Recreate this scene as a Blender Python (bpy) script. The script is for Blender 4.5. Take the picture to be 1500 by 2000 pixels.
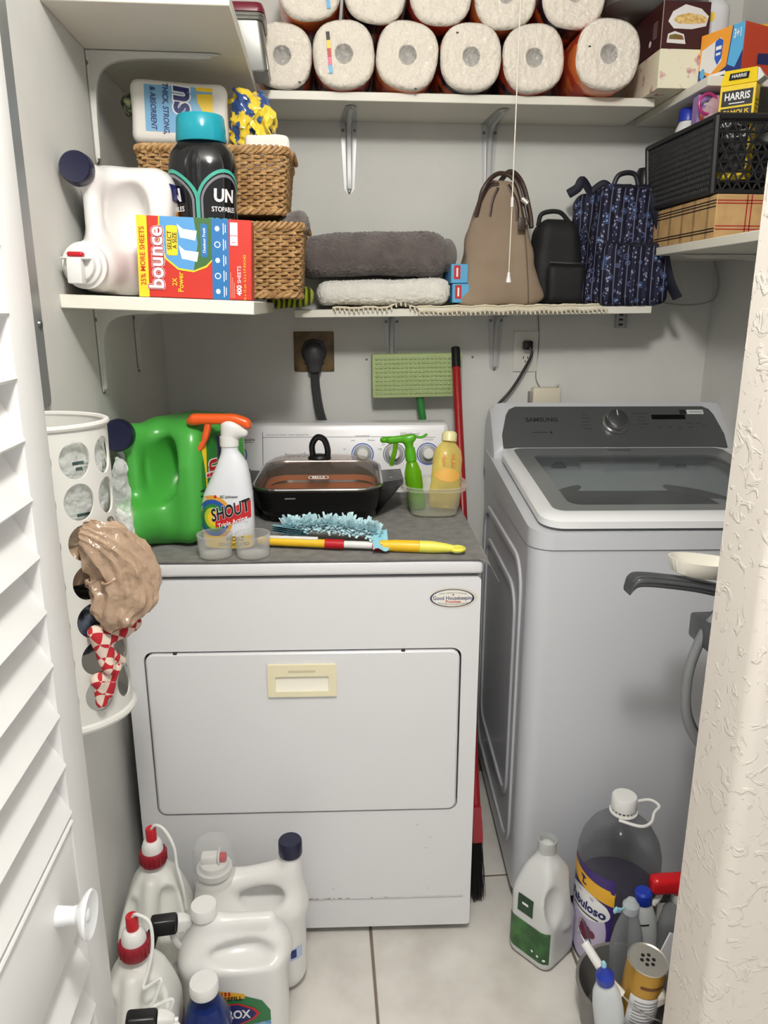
import bpy, bmesh, math, random
import numpy as np
from mathutils import Vector, Matrix, noise
from mathutils.bvhtree import BVHTree

# ------------------------------------------------------------------ clear
for o in list(bpy.data.objects):
    bpy.data.objects.remove(o)
scene = bpy.context.scene
COL = scene.collection
PI = math.pi
R = math.radians

# ------------------------------------------------------------------ camera
cam_data = bpy.data.cameras.new('camera')
cam = bpy.data.objects.new('camera', cam_data)
COL.objects.link(cam)
cam.location = (0.0, -1.42, 1.40)
cam.rotation_euler = (R(90 - 15.2), 0, R(-4.6))
cam_data.sensor_fit = 'VERTICAL'
cam_data.sensor_height = 36.0
cam_data.lens = 36.0 * 1480.0 / 2000.0
cam_data.clip_start = 0.02
scene.camera = cam

# ------------------------------------------------------------------ light
world = bpy.data.worlds.new('room_ambient')
scene.world = world
world.use_nodes = True
bg = world.node_tree.nodes['Background']
bg.inputs['Color'].default_value = (1.0, 0.995, 0.985, 1)
bg.inputs['Strength'].default_value = 0.62

def add_point(name, loc, power, radius, col):
    l = bpy.data.lights.new(name, 'POINT')
    l.energy = power
    l.shadow_soft_size = radius
    l.color = col
    o = bpy.data.objects.new(name, l)
    COL.objects.link(o)
    o.location = loc
    return o
add_point('kitchen_ceiling_lamp', (0.06, -1.17, 2.27), 64.0, 0.085, (1.0, 0.975, 0.935))

vs = scene.view_settings
vs.view_transform = 'Standard'
vs.look = 'None'
vs.gamma = 1.0
vs.use_curve_mapping = False
vs.exposure = 0.0

# ------------------------------------------------------------------ colours and materials
def lin(c):
    c = c / 255.0
    return c / 12.92 if c <= 0.04045 else ((c + 0.055) / 1.055) ** 2.4

def rgb(r, g, b):
    return (lin(r), lin(g), lin(b), 1.0)

MATS = {}
def mat(name, col, rough=0.5, metal=0.0, spec=0.5, bump=None, var=None, coat=0.0, sheen=0.0,
        trans=0.0, sss=0.0, emit=None, aniso=None):
    """bump=(scale, strength, distance, detail); var=(scale, second colour, contrast lo, hi)"""
    if name in MATS:
        return MATS[name]
    m = bpy.data.materials.new(name)
    m.use_nodes = True
    nt = m.node_tree
    p = nt.nodes['Principled BSDF']
    c = rgb(*col) if len(col) == 3 else col
    p.inputs['Base Color'].default_value = c
    p.inputs['Roughness'].default_value = rough
    p.inputs['Metallic'].default_value = metal
    p.inputs['Specular IOR Level'].default_value = spec
    p.inputs['Coat Weight'].default_value = coat
    p.inputs['Sheen Weight'].default_value = sheen
    p.inputs['Transmission Weight'].default_value = trans
    tc = None
    if bump or var:
        tc = nt.nodes.new('ShaderNodeTexCoord')
    if var:
        nz = nt.nodes.new('ShaderNodeTexNoise')
        nz.inputs['Scale'].default_value = var[0]
        nz.inputs['Detail'].default_value = 5
        nt.links.new(tc.outputs['Object'], nz.inputs['Vector'])
        rp = nt.nodes.new('ShaderNodeValToRGB')
        rp.color_ramp.elements[0].position = var[2]
        rp.color_ramp.elements[1].position = var[3]
        rp.color_ramp.elements[0].color = c
        rp.color_ramp.elements[1].color = rgb(*var[1])
        nt.links.new(nz.outputs['Fac'], rp.inputs['Fac'])
        nt.links.new(rp.outputs['Color'], p.inputs['Base Color'])
    if bump:
        nb = nt.nodes.new('ShaderNodeTexNoise')
        nb.inputs['Scale'].default_value = bump[0]
        nb.inputs['Detail'].default_value = bump[3] if len(bump) > 3 else 3
        nt.links.new(tc.outputs['Object'], nb.inputs['Vector'])
        bp = nt.nodes.new('ShaderNodeBump')
        bp.inputs['Strength'].default_value = bump[1]
        bp.inputs['Distance'].default_value = bump[2]
        nt.links.new(nb.outputs['Fac'], bp.inputs['Height'])
        nt.links.new(bp.outputs['Normal'], p.inputs['Normal'])
    MATS[name] = m
    return m

def clear(name, col, opacity=0.15, rough=0.12, body=None, bump=None, spec=0.5):
    """thin clear plastic or glass: tinted see-through film with a glossy surface"""
    if name in MATS:
        return MATS[name]
    m = bpy.data.materials.new(name)
    m.use_nodes = True
    nt = m.node_tree
    p = nt.nodes['Principled BSDF']
    p.inputs['Base Color'].default_value = rgb(*(body or col))
    p.inputs['Roughness'].default_value = rough
    p.inputs['Specular IOR Level'].default_value = spec
    t = nt.nodes.new('ShaderNodeBsdfTransparent')
    t.inputs['Color'].default_value = rgb(*col)
    mx = nt.nodes.new('ShaderNodeMixShader')
    lw = nt.nodes.new('ShaderNodeLayerWeight')
    lw.inputs['Blend'].default_value = 0.35
    mr = nt.nodes.new('ShaderNodeMapRange')
    mr.inputs['To Min'].default_value = opacity
    mr.inputs['To Max'].default_value = min(1.0, opacity + 0.45)
    nt.links.new(lw.outputs['Facing'], mr.inputs['Value'])
    nt.links.new(mr.outputs['Result'], mx.inputs['Fac'])
    nt.links.new(t.outputs[0], mx.inputs[1])
    nt.links.new(p.outputs[0], mx.inputs[2])
    nt.links.new(mx.outputs[0], nt.nodes['Material Output'].inputs['Surface'])
    if bump:
        tc = nt.nodes.new('ShaderNodeTexCoord')
        nb = nt.nodes.new('ShaderNodeTexNoise')
        nb.inputs['Scale'].default_value = bump[0]
        nb.inputs['Detail'].default_value = 3
        nt.links.new(tc.outputs['Object'], nb.inputs['Vector'])
        bp = nt.nodes.new('ShaderNodeBump')
        bp.inputs['Strength'].default_value = bump[1]
        bp.inputs['Distance'].default_value = bump[2]
        nt.links.new(nb.outputs['Fac'], bp.inputs['Height'])
        nt.links.new(bp.outputs['Normal'], p.inputs['Normal'])
    MATS[name] = m
    return m

# ------------------------------------------------------------------ mesh building
def ring(cx, cy, a, b, n=32, e=2.0, z=0.0, ph=0.0):
    pts = []
    for i in range(n):
        t = 2 * PI * i / n + ph
        c, s = math.cos(t), math.sin(t)
        k = (abs(c) ** e + abs(s) ** e) ** (-1.0 / e)
        pts.append((cx + a * c * k, cy + b * s * k, z))
    return pts

def rrect(x0, x1, y0, y1, r, seg=6):
    """rounded rectangle outline, counter-clockwise, 4*(seg+1) points"""
    pts = []
    for cx, cy, a0 in ((x1 - r, y1 - r, 0), (x0 + r, y1 - r, 90), (x0 + r, y0 + r, 180), (x1 - r, y0 + r, 270)):
        for i in range(seg + 1):
            a = R(a0 + 90.0 * i / seg)
            pts.append((cx + r * math.cos(a), cy + r * math.sin(a)))
    return pts

class MB:
    def __init__(s):
        s.v = []
        s.f = []

    def add(s, V, Fc):
        n = len(s.v)
        s.v += [tuple(p) for p in V]
        s.f += [tuple(i + n for i in f) for f in Fc]
        return s

    def merge(s, o, M=None):
        V = o.v if M is None else [tuple(M @ Vector(p)) for p in o.v]
        return s.add(V, o.f)

    def xf(s, M):
        s.v = [tuple(M @ Vector(p)) for p in s.v]
        return s

    def warp(s, fn):
        s.v = [tuple(fn(*p)) for p in s.v]
        return s

    def box(s, x0, x1, y0, y1, z0, z1):
        V = [(x0, y0, z0), (x1, y0, z0), (x1, y1, z0), (x0, y1, z0), (x0, y0, z1), (x1, y0, z1), (x1, y1, z1), (x0, y1, z1)]
        return s.add(V, [(0, 3, 2, 1), (4, 5, 6, 7), (0, 1, 5, 4), (1, 2, 6, 5), (2, 3, 7, 6), (3, 0, 4, 7)])

    def rbox(s, x0, x1, y0, y1, z0, z1, r=0.003, seg=2):
        bm = bmesh.new()
        bmesh.ops.create_cube(bm, size=1.0)
        for v in bm.verts:
            v.co = Vector(((x0 + x1) / 2 + v.co.x * (x1 - x0), (y0 + y1) / 2 + v.co.y * (y1 - y0), (z0 + z1) / 2 + v.co.z * (z1 - z0)))
        r = min(r, 0.49 * min(x1 - x0, y1 - y0, z1 - z0))
        bmesh.ops.bevel(bm, geom=list(bm.edges), offset=r, segments=seg, profile=0.5, affect='EDGES')
        bm.verts.index_update()
        s.add([v.co[:] for v in bm.verts], [tuple(v.index for v in f.verts) for f in bm.faces])
        bm.free()
        return s

    def loft(s, rings, cap0=True, cap1=True, closed=True):
        n = len(rings[0])
        V = [p for r_ in rings for p in r_]
        Fc = []
        for k in range(len(rings) - 1):
            for i in range(n if closed else n - 1):
                j = (i + 1) % n
                Fc.append((k * n + i, k * n + j, (k + 1) * n + j, (k + 1) * n + i))
        if cap0:
            Fc.append(tuple(reversed(range(n))))
        if cap1:
            Fc.append(tuple((len(rings) - 1) * n + i for i in range(n)))
        return s.add(V, Fc)

    def lathe(s, prof, n=32, c=(0, 0, 0), cap0=True, cap1=True, a=1.0, b=1.0, e=2.0):
        return s.loft([[(c[0] + x, c[1] + y, c[2] + z) for x, y, _ in ring(0, 0, r_ * a, r_ * b, n, e)] for r_, z in prof], cap0, cap1)

    def tube(s, path, r, n=8, closed=False, cap=True, flat=1.0):
        P = [Vector(p) for p in path]
        m = len(P)
        rad = r if isinstance(r, (list, tuple)) else [r] * m
        T = []
        for i in range(m):
            a = P[(i - 1) % m] if (closed or i > 0) else P[i]
            b = P[(i + 1) % m] if (closed or i < m - 1) else P[i]
            d = (b - a)
            T.append(d.normalized() if d.length > 1e-9 else Vector((0, 0, 1)))
        ref = Vector((0, 0, 1)) if abs(T[0].z) < 0.9 else Vector((1, 0, 0))
        N = (ref - T[0] * ref.dot(T[0])).normalized()
        rings = []
        for i in range(m):
            N = (N - T[i] * N.dot(T[i]))
            if N.length < 1e-6:
                N = T[i].orthogonal()
            N.normalize()
            Bn = T[i].cross(N)
            rings.append([tuple(P[i] + (N * math.cos(2 * PI * k / n) + Bn * math.sin(2 * PI * k / n) * flat) * rad[i]) for k in range(n)])
        if closed:
            nn = len(s.v)
            V = [p for q in rings for p in q]
            Fc = []
            for k in range(m):
                k2 = (k + 1) % m
                for i in range(n):
                    j = (i + 1) % n
                    Fc.append((k * n + i, k * n + j, k2 * n + j, k2 * n + i))
            return s.add(V, Fc)
        return s.loft(rings, cap, cap)

    def prism(s, poly, z0, z1):
        return s.loft([[(x, y, z0) for x, y in poly], [(x, y, z1) for x, y in poly]])

    def ringprism(s, outer, inner, z0, z1):
        n = len(outer)
        V = [(x, y, z0) for x, y in outer] + [(x, y, z0) for x, y in inner] + [(x, y, z1) for x, y in outer] + [(x, y, z1) for x, y in inner]
        Fc = []
        for i in range(n):
            j = (i + 1) % n
            Fc += [(i, j, 2 * n + j, 2 * n + i), (n + j, n + i, 3 * n + i, 3 * n + j),
                   (2 * n + i, 2 * n + j, 3 * n + j, 3 * n + i), (j, i, n + i, n + j)]
        return s.add(V, Fc)

    def grid(s, fn, nu, nv):
        V = [fn(i / nu, j / nv) for j in range(nv + 1) for i in range(nu + 1)]
        Fc = [(j * (nu + 1) + i, j * (nu + 1) + i + 1, (j + 1) * (nu + 1) + i + 1, (j + 1) * (nu + 1) + i) for j in range(nv) for i in range(nu)]
        return s.add(V, Fc)

    def build(s, name, material, parent=None, smooth=True, angle=38, solid=None):
        me = bpy.data.meshes.new(name)
        me.from_pydata(s.v, [], s.f)
        me.update()
        if smooth:
            me.polygons.foreach_set('use_smooth', [True] * len(me.polygons))
            me.set_sharp_from_angle(angle=R(angle))
        me.materials.append(material)
        o = bpy.data.objects.new(name, me)
        COL.objects.link(o)
        if parent is not None:
            o.parent = parent
        return o

    def bvh(s):
        return BVHTree.FromPolygons([Vector(p) for p in s.v], s.f)

# axis swaps: meshes drawn in (x, y) turned upright so that y becomes height and -Y is the front
UP = Matrix(((1, 0, 0, 0), (0, 0, -1, 0), (0, 1, 0, 0), (0, 0, 0, 1)))      # (x,y,z) -> (x,-z,y)
def T(x, y, z):
    return Matrix.Translation((x, y, z))
def RZ(a):
    return Matrix.Rotation(R(a), 4, 'Z')
def RX(a):
    return Matrix.Rotation(R(a), 4, 'X')
def RY(a):
    return Matrix.Rotation(R(a), 4, 'Y')

def thing(name, label, cat, loc=(0, 0, 0), rz=0.0, group=None, rot=None):
    o = bpy.data.objects.new(name, None)
    COL.objects.link(o)
    o.empty_display_size = 0.05
    o.location = loc
    o.rotation_euler = rot if rot is not None else (0, 0, R(rz))
    o['label'] = label
    o['category'] = cat
    if group:
        o['group'] = group
    return o

def tag(o, label, cat, group=None):
    o['label'] = label
    o['category'] = cat
    if group:
        o['group'] = group
    return o

def struct(o, label, cat):
    o['kind'] = 'structure'
    o['label'] = label
    o['category'] = cat
    return o

def copy_tree(o, parent=None):
    c = o.copy()
    COL.objects.link(c)
    if parent is not None:
        c.parent = parent
    for ch in list(o.children):
        copy_tree(ch, c)
    return c

# ------------------------------------------------------------------ writing
_TXT = {}
def text2d(s, size=0.02, bold=0.0, shear=0.0, sx=1.0, align='CENTER'):
    key = (s, bold, shear, align)
    if key not in _TXT:
        cu = bpy.data.curves.new('t', 'FONT')
        cu.body = s
        cu.size = 1.0
        cu.align_x = align
        cu.align_y = 'CENTER'
        cu.offset = bold
        cu.shear = shear
        cu.resolution_u = 3
        o = bpy.data.objects.new('t', cu)
        COL.objects.link(o)
        dg = bpy.context.evaluated_depsgraph_get()
        ev = o.evaluated_get(dg)
        me = ev.to_mesh()
        V = [v.co[:] for v in me.vertices]
        Fc = [tuple(p.vertices) for p in me.polygons]
        ev.to_mesh_clear()
        bpy.data.objects.remove(o)
        bpy.data.curves.remove(cu)
        _TXT[key] = (V, Fc)
    V, Fc = _TXT[key]
    return MB().add([(x * size * sx, y * size, 0) for x, y, z in V], Fc)

def rect2d(x0, x1, y0, y1, nx=10, ny=10):
    return MB().grid(lambda u, v: (x0 + (x1 - x0) * u, y0 + (y1 - y0) * v, 0), nx, ny)

def oval2d(cx, cy, a, b, n=36, k=6, e=2.0, r0=0.0):
    m = MB()
    rr = [r0 + (1 - r0) * (i + (1 if r0 == 0 else 0)) / k for i in range(k if r0 == 0 else k + 1)]
    m.loft([ring(cx, cy, a * q, b * q, n, e) for q in rr], cap0=(r0 == 0), cap1=False)
    return m

def poly2d(pts):
    return MB().add([(x, y, 0) for x, y in pts], [tuple(range(len(pts)))])

def place(mb, o, U, V, off=0.0):
    """flat print: (x, y) of the drawing goes to o + x U + y V, lifted by off"""
    o, U, V = Vector(o), Vector(U).normalized(), Vector(V).normalized()
    N = U.cross(V)
    mb.v = [tuple(o + U * x + V * y + N * (z + off)) for x, y, z in mb.v]
    return mb

def wrap(mb, bvh, o, U, V, off=0.0006, reach=0.3):
    """print laid onto a curved surface by dropping it along the drawing's normal"""
    o, U, V = Vector(o), Vector(U).normalized(), Vector(V).normalized()
    N = U.cross(V)
    out = []
    last = None
    for x, y, z in mb.v:
        p = o + U * x + V * y
        h = bvh.ray_cast(p + N * reach, -N)
        if h[0] is not None:
            q = h[0] + (h[1] if h[1].dot(N) > 0 else -h[1]) * (off + z)
        else:
            h = bvh.find_nearest(p)
            q = h[0] + N * off if h[0] is not None else p
        out.append(tuple(q))
    mb.v = out
    return mb

# ------------------------------------------------------------------ soft solid shapes (distance fields -> mesh)
def nets(fn, lo, hi, h):
    lo = np.array(lo, float)
    hi = np.array(hi, float)
    n = np.ceil((hi - lo) / h).astype(int) + 1
    ax = [lo[i] + h * np.arange(n[i]) for i in range(3)]
    X, Y, Z = np.meshgrid(*ax, indexing='ij')
    D = fn(X, Y, Z)
    S = D < 0
    c = n - 1
    cnt = np.zeros(c)
    acc = np.zeros((3,) + tuple(c))
    off = [(i, j, k) for i in (0, 1) for j in (0, 1) for k in (0, 1)]
    def cut(A, o_):
        return A[o_[0]:o_[0] + c[0], o_[1]:o_[1] + c[1], o_[2]:o_[2] + c[2]]
    for a in off:
        for d in range(3):
            if a[d] == 0:
                b = list(a)
                b[d] = 1
                da, db = cut(D, a), cut(D, b)
                m = cut(S, a) != cut(S, b)
                t = np.where(m, da / np.where(m, da - db, 1), 0)
                cnt += m
                for q in range(3):
                    acc[q] += np.where(m, a[q] + (t if q == d else 0), 0)
    act = cnt > 0
    idx = -np.ones(tuple(c), int)
    idx[act] = np.arange(act.sum())
    ijk = np.argwhere(act)
    V = np.stack([(ijk[:, q] + acc[q][act] / cnt[act]) * h + lo[q] for q in range(3)], 1)
    Fq = []
    for d in range(3):
        e1, e2 = [(1, 2), (2, 0), (0, 1)][d]
        sl = [slice(1, -1)] * 3
        sl[d] = slice(0, -1)
        sl2 = list(sl)
        sl2[d] = slice(1, None)
        A = S[tuple(sl)]
        B = S[tuple(sl2)]
        ed = np.argwhere(A != B)
        st = A[A != B]
        base = ed.copy()
        for q in range(3):
            if q != d:
                base[:, q] += 1
        def g(da, db):
            b2 = base.copy()
            b2[:, e1] -= da
            b2[:, e2] -= db
            return idx[b2[:, 0], b2[:, 1], b2[:, 2]]
        q = np.stack([g(1, 1), g(0, 1), g(0, 0), g(1, 0)], 1)
        q[~st] = q[~st][:, ::-1]
        Fq.append(q)
    Fq = np.concatenate(Fq)
    m = MB()
    m.v = [tuple(p) for p in V.tolist()]
    m.f = [tuple(p) for p in Fq.tolist()]
    return m

def sd_rbox(X, Y, Z, c, b, r):
    qx, qy, qz = np.abs(X - c[0]) - b[0] + r, np.abs(Y - c[1]) - b[1] + r, np.abs(Z - c[2]) - b[2] + r
    return np.sqrt(np.maximum(qx, 0) ** 2 + np.maximum(qy, 0) ** 2 + np.maximum(qz, 0) ** 2) + np.minimum(np.maximum(qx, np.maximum(qy, qz)), 0) - r

def sd_ell(X, Y, Z, c, r):
    k = np.sqrt(((X - c[0]) / r[0]) ** 2 + ((Y - c[1]) / r[1]) ** 2 + ((Z - c[2]) / r[2]) ** 2)
    return (k - 1) * min(r)

def sd_cap(X, Y, Z, a, b, r1, r2=None):
    a, b = np.array(a, float), np.array(b, float)
    r2 = r1 if r2 is None else r2
    d = b - a
    t = np.clip(((X - a[0]) * d[0] + (Y - a[1]) * d[1] + (Z - a[2]) * d[2]) / (d @ d), 0, 1)
    return np.sqrt((X - a[0] - t * d[0]) ** 2 + (Y - a[1] - t * d[1]) ** 2 + (Z - a[2] - t * d[2]) ** 2) - (r1 + (r2 - r1) * t)

def smin(a, b, k):
    h = np.clip(0.5 + 0.5 * (b - a) / k, 0, 1)
    return b * (1 - h) + a * h - k * h * (1 - h)

def smax(a, b, k):
    return -smin(-a, -b, k)

def wob(X, Y, Z, s, seed=0.0):
    """smooth cloth-like undulation, about -1..1"""
    return (np.sin(X * s + seed) * np.cos(Y * s * 1.3 + seed * 2.1) + np.sin(Z * s * 1.1 + X * s * 0.7 + seed * 1.7) * 0.7
            + np.sin(Y * s * 2.1 - Z * s * 1.7 + seed * 3.3) * 0.5) / 2.0

def rough_up(mb, amp, scale, seed=0.0):
    """crumple or fluff a mesh along its normals"""
    me = bpy.data.meshes.new('tmp')
    me.from_pydata(mb.v, [], mb.f)
    me.update()
    nn = [v.normal.copy() for v in me.vertices]
    bpy.data.meshes.remove(me)
    sv = Vector((seed, seed * 1.3, seed * 0.7))
    mb.v = [tuple(Vector(p) + n_ * (amp * noise.noise(Vector(p) * scale + sv))) for p, n_ in zip(mb.v, nn)]
    return mb

def arc(c, r, a0, a1, n, ax='xz'):
    out = []
    for i in range(n + 1):
        a = R(a0 + (a1 - a0) * i / n)
        u, v = r * math.cos(a), r * math.sin(a)
        out.append((c[0] + u, c[1], c[2] + v) if ax == 'xz' else ((c[0], c[1] + u, c[2] + v) if ax == 'yz' else (c[0] + u, c[1] + v, c[2])))
    return out

def bez(p, n=24):
    """smooth curve through the points (Catmull-Rom)"""
    P = [Vector(q) for q in p]
    P = [P[0] * 2 - P[1]] + P + [P[-1] * 2 - P[-2]]
    out = []
    seg = max(2, n // (len(P) - 3))
    for i in range(1, len(P) - 2):
        for k in range(seg):
            t = k / seg
            a, b, c, d = P[i - 1], P[i], P[i + 1], P[i + 2]
            out.append(tuple(0.5 * (2 * b + (c - a) * t + (2 * a - 5 * b + 4 * c - d) * t * t + (3 * b - a - 3 * c + d) * t ** 3)))
    out.append(tuple(P[-2]))
    return out

# common materials
M_ink = mat('black_print', (18, 18, 22), 0.5)
M_white_print = mat('white_print', (240, 240, 240), 0.45)
M_red_print = mat('red_print', (190, 28, 32), 0.45)
M_yellow_print = mat('yellow_print', (245, 205, 40), 0.45)
M_blue_print = mat('blue_print', (40, 90, 190), 0.45)
M_sky_print = mat('light_blue_print', (90, 175, 225), 0.45)
M_navy_print = mat('navy_print', (28, 36, 100), 0.45)
M_green_print = mat('green_print', (40, 125, 60), 0.45)
M_grey_print = mat('grey_print', (120, 122, 128), 0.5)
M_white_plastic = mat('white_plastic', (226, 225, 222), 0.32, coat=0.15)
M_milk_plastic = mat('milky_white_plastic', (222, 222, 216), 0.36)
M_black_plastic = mat('black_plastic', (16, 16, 18), 0.35)
M_navy_cap = mat('navy_cap_plastic', (20, 22, 52), 0.35)
M_red_plastic = mat('red_plastic', (185, 22, 34), 0.3)
M_screw = mat('screw_metal', (120, 120, 118), 0.35, metal=0.9)
M_chrome = mat('chrome', (200, 200, 202), 0.18, metal=1.0)
# ================================================================== the closet
def wall_mat(name, col, col2, scale=9.0, bump=(220, 0.12, 0.002)):
    return mat(name, col, 0.75, spec=0.25, bump=bump, var=(scale, col2, 0.35, 0.75))
M_wall = wall_mat('painted_wall', (214, 214, 209), (208, 208, 203))
M_ceiling = mat('ceiling_paint', (232, 231, 226), 0.9)

def knockdown(name, col):
    """plaster with flat trowelled ridges"""
    m = mat(name, col, 0.72, spec=0.25)
    nt = m.node_tree
    p = nt.nodes['Principled BSDF']
    tc = nt.nodes.new('ShaderNodeTexCoord')
    n1 = nt.nodes.new('ShaderNodeTexNoise')
    n1.inputs['Scale'].default_value = 34
    n1.inputs['Detail'].default_value = 4
    n1.inputs['Distortion'].default_value = 1.2
    rp = nt.nodes.new('ShaderNodeValToRGB')
    rp.color_ramp.elements[0].position = 0.56
    rp.color_ramp.elements[1].position = 0.64
    n2 = nt.nodes.new('ShaderNodeTexNoise')
    n2.inputs['Scale'].default_value = 260
    ad = nt.nodes.new('ShaderNodeMath')
    ad.operation = 'MULTIPLY_ADD'
    ad.inputs[1].default_value = 0.14
    bp = nt.nodes.new('ShaderNodeBump')
    bp.inputs['Strength'].default_value = 0.5
    bp.inputs['Distance'].default_value = 0.003
    nt.links.new(tc.outputs['Object'], n1.inputs['Vector'])
    nt.links.new(tc.outputs['Object'], n2.inputs['Vector'])
    nt.links.new(n1.outputs['Fac'], rp.inputs['Fac'])
    nt.links.new(n2.outputs['Fac'], ad.inputs[0])
    nt.links.new(rp.outputs['Color'], ad.inputs[2])
    nt.links.new(ad.outputs[0], bp.inputs['Height'])
    nt.links.new(bp.outputs['Normal'], p.inputs['Normal'])
    return m
M_jamb = knockdown('knockdown_plaster', (228, 221, 212))

XL, XR, YB, ZC = -0.44, 1.14, 0.80, 2.44
struct(MB().box(XL - 0.1, XR + 0.1, YB, YB + 0.1, 0, ZC).build('wall_back', M_wall), 'plain off-white closet back wall behind the shelves', 'wall')
struct(MB().box(XL - 0.1, XL, -0.36, YB, 0, ZC).build('wall_left', M_wall), 'off-white closet side wall next to the bag dispenser', 'wall')
struct(MB().box(XR, XR + 0.1, -0.36, YB, 0, ZC).build('wall_right', M_wall), 'off-white closet side wall beside the washing machine', 'wall')
# front wall right of the opening, with a rounded plaster corner
m = MB()
r_ = 0.022
pr = [(2.0, -0.36), (0.60 + 0.004, -0.36), (0.60, -0.364)]
pr += [(0.60 + r_ - r_ * math.cos(R(a)), -0.49 + r_ - r_ * math.sin(R(a))) for a in (0, 15, 30, 45, 60, 75, 90)]
pr += [(2.0, -0.49)]
m.loft([[(x, y, z) for x, y in pr] for z in (0, ZC)])
struct(m.build('wall_front_right', M_jamb), 'cream textured plaster door jamb at the right edge', 'wall')
struct(MB().box(-2.0, XL, -0.49, -0.36, 0, ZC).build('wall_front_left', M_jamb), 'textured plaster wall behind the louvered door', 'wall')
struct(MB().box(-2.0, 2.0, -3.2, YB + 0.1, ZC, ZC + 0.1).build('ceiling', M_ceiling), 'white ceiling above closet and kitchen', 'ceiling')

M_grout = mat('grout', (118, 106, 92), 0.9, bump=(300, 0.3, 0.001))
M_tile = mat('floor_tile', (218, 214, 207), 0.38, var=(7.0, (194, 189, 181), 0.40, 0.72), bump=(60, 0.05, 0.001))
fl = struct(MB().box(-1.40, 2.0, -3.2, YB, -0.06, -0.0025).build('floor', M_grout), 'pale mottled ceramic tile floor', 'floor')
tile_me = {}
xs = [0.085 + 0.449 * k for k in range(-3, 5)]
ys = [0.175 - 0.449 * k for k in range(-1, 7)]
for i in range(len(xs) - 1):
    for j in range(len(ys) - 1):
        x0, x1, y1, y0 = xs[i] + 0.003, xs[i + 1] - 0.003, ys[j] - 0.003, ys[j + 1] + 0.003
        if y0 > -0.34:
            x0, x1, y1 = max(x0, XL), min(x1, XR), min(y1, YB)
        elif y1 > -0.36:
            pass
        if x1 - x0 < 0.02:
            continue
        o = MB().rbox(x0, x1, y0, y1, -0.008, 0.0, 0.002, 1).build('tile', M_tile, fl)

# ------------------------------------------------------------------ shelves
M_shelf = mat('shelf_laminate', (226, 223, 210), 0.45, var=(5, (220, 218, 206), 0.4, 0.7))
def shelf(name, x0, x1, y0, y1, z_top, label, tilt=0.0, th=0.02):
    m = MB().rbox(x0, x1, y0, y1, -th, 0, 0.0015, 1)
    cx = (x0 + x1) / 2
    m.warp(lambda x, y, z: (x, y, z + z_top + (x - cx) * tilt))
    return tag(m.build(name, M_shelf), label, 'shelf')
shelf('wall_shelf', XL, -0.138, 0.008, YB, 1.896, 'white laminate shelf high on the side wall, above the napkin pack', th=0.022)
shelf('wall_shelf', -0.136, 0.832, 0.587, YB, 1.894, 'long white shelf carrying the paper towel rolls')
shelf('wall_shelf', XL, -0.115, -0.05, 0.585, 1.414, 'white shelf under the red dryer sheet box and wicker baskets', tilt=-0.036, th=0.023)
shelf('wall_shelf', -0.068, 0.872, 0.590, YB, 1.396, 'long white shelf under the folded towels and bags', tilt=0.011)
shelf('wall_shelf', 0.868, XR, 0.392, YB, 1.894, 'white side shelf under the orange and blue box')
shelf('wall_shelf', 0.862, XR, 0.02, YB, 1.545, 'white side shelf under the plaid cardboard box')

# ------------------------------------------------------------------ shelf brackets
M_brk = mat('bracket_enamel', (186, 187, 186), 0.35, metal=0.15)
M_brk_w = mat('bracket_white_enamel', (214, 213, 206), 0.4)
def bracket(loc, rz, arm, drop, label, w0=0.046, w1=0.026, m_=None, screws=True):
    """stamped steel shelf bracket; local -Y points away from the wall"""
    t = thing('shelf_bracket', label, 'bracket', loc, rz, 'shelf brackets')
    m_ = m_ or M_brk
    m = MB()
    # wall flange: tapering plate with a raised spine
    for k in (0, 1):
        L = (drop, arm)[k]
        def fl_(u, v):
            w = (w0 + (w1 - w0) * v) / 2
            if v > 0.93:
                w *= math.sqrt(max(0.05, 1 - ((v - 0.93) / 0.075) ** 2))
            x = (u - 0.5) * 2 * w
            rib = 0.0065 * max(0, 1 - (abs(u - 0.5) / 0.22) ** 2) * min(1, (1 - v) * 8)
            d = 0.0015 + rib
            return (x, -d, -v * L) if k == 0 else (x, -v * L, -d)
        m.grid(fl_, 14, 16)
        def bk_(u, v):
            w = (w0 + (w1 - w0) * v) / 2
            if v > 0.93:
                w *= math.sqrt(max(0.05, 1 - ((v - 0.93) / 0.075) ** 2))
            x = (u - 0.5) * 2 * w
            return (x, -0.0001, -v * L) if k == 0 else (x, -v * L, -0.0001)
        m.grid(bk_, 2, 16)
    # web plate joining arm and drop near the corner
    web = [(0, 0)]
    a_, d_ = arm * 0.93, drop * 0.93
    pts = [(-0.004, -0.004), (-a_, -0.004), (-a_, -0.009)]
    for i in range(1, 24):
        q = i / 24.0
        yy = -a_ * (1 - q) ** 3.4 - 0.010
        zz = -d_ * q ** 3.4 - 0.010
        pts.append((yy, zz))
    pts += [(-0.009, -d_), (-0.004, -d_)]
    m.loft([[(x, y, z) for y, z in pts] for x in (-0.005, 0.005)])
    m.build('bracket_body', m_, t)
    if screws:
        for x, z in ((-w0 * 0.34, -0.022), (w0 * 0.34, -0.022), (0, -drop * 0.965)):
            s = MB().lathe([(0.0042, 0), (0.0036, 0.0016), (0.0012, 0.0024)], 12).xf(T(x, -0.0016, z) @ RX(90))
            s.build('screw', M_screw, t)
    return t
bracket((0.084, YB, 1.874), 0, 0.175, 0.180, 'grey steel bracket under the towel-roll shelf, nearer the baskets')
bracket((0.465, YB, 1.874), 0, 0.175, 0.180, 'grey steel bracket under the towel-roll shelf, behind the tan tote')
bracket((0.200, YB, 1.379), 0, 0.175, 0.165, 'grey steel bracket above the green mop pad')
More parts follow.
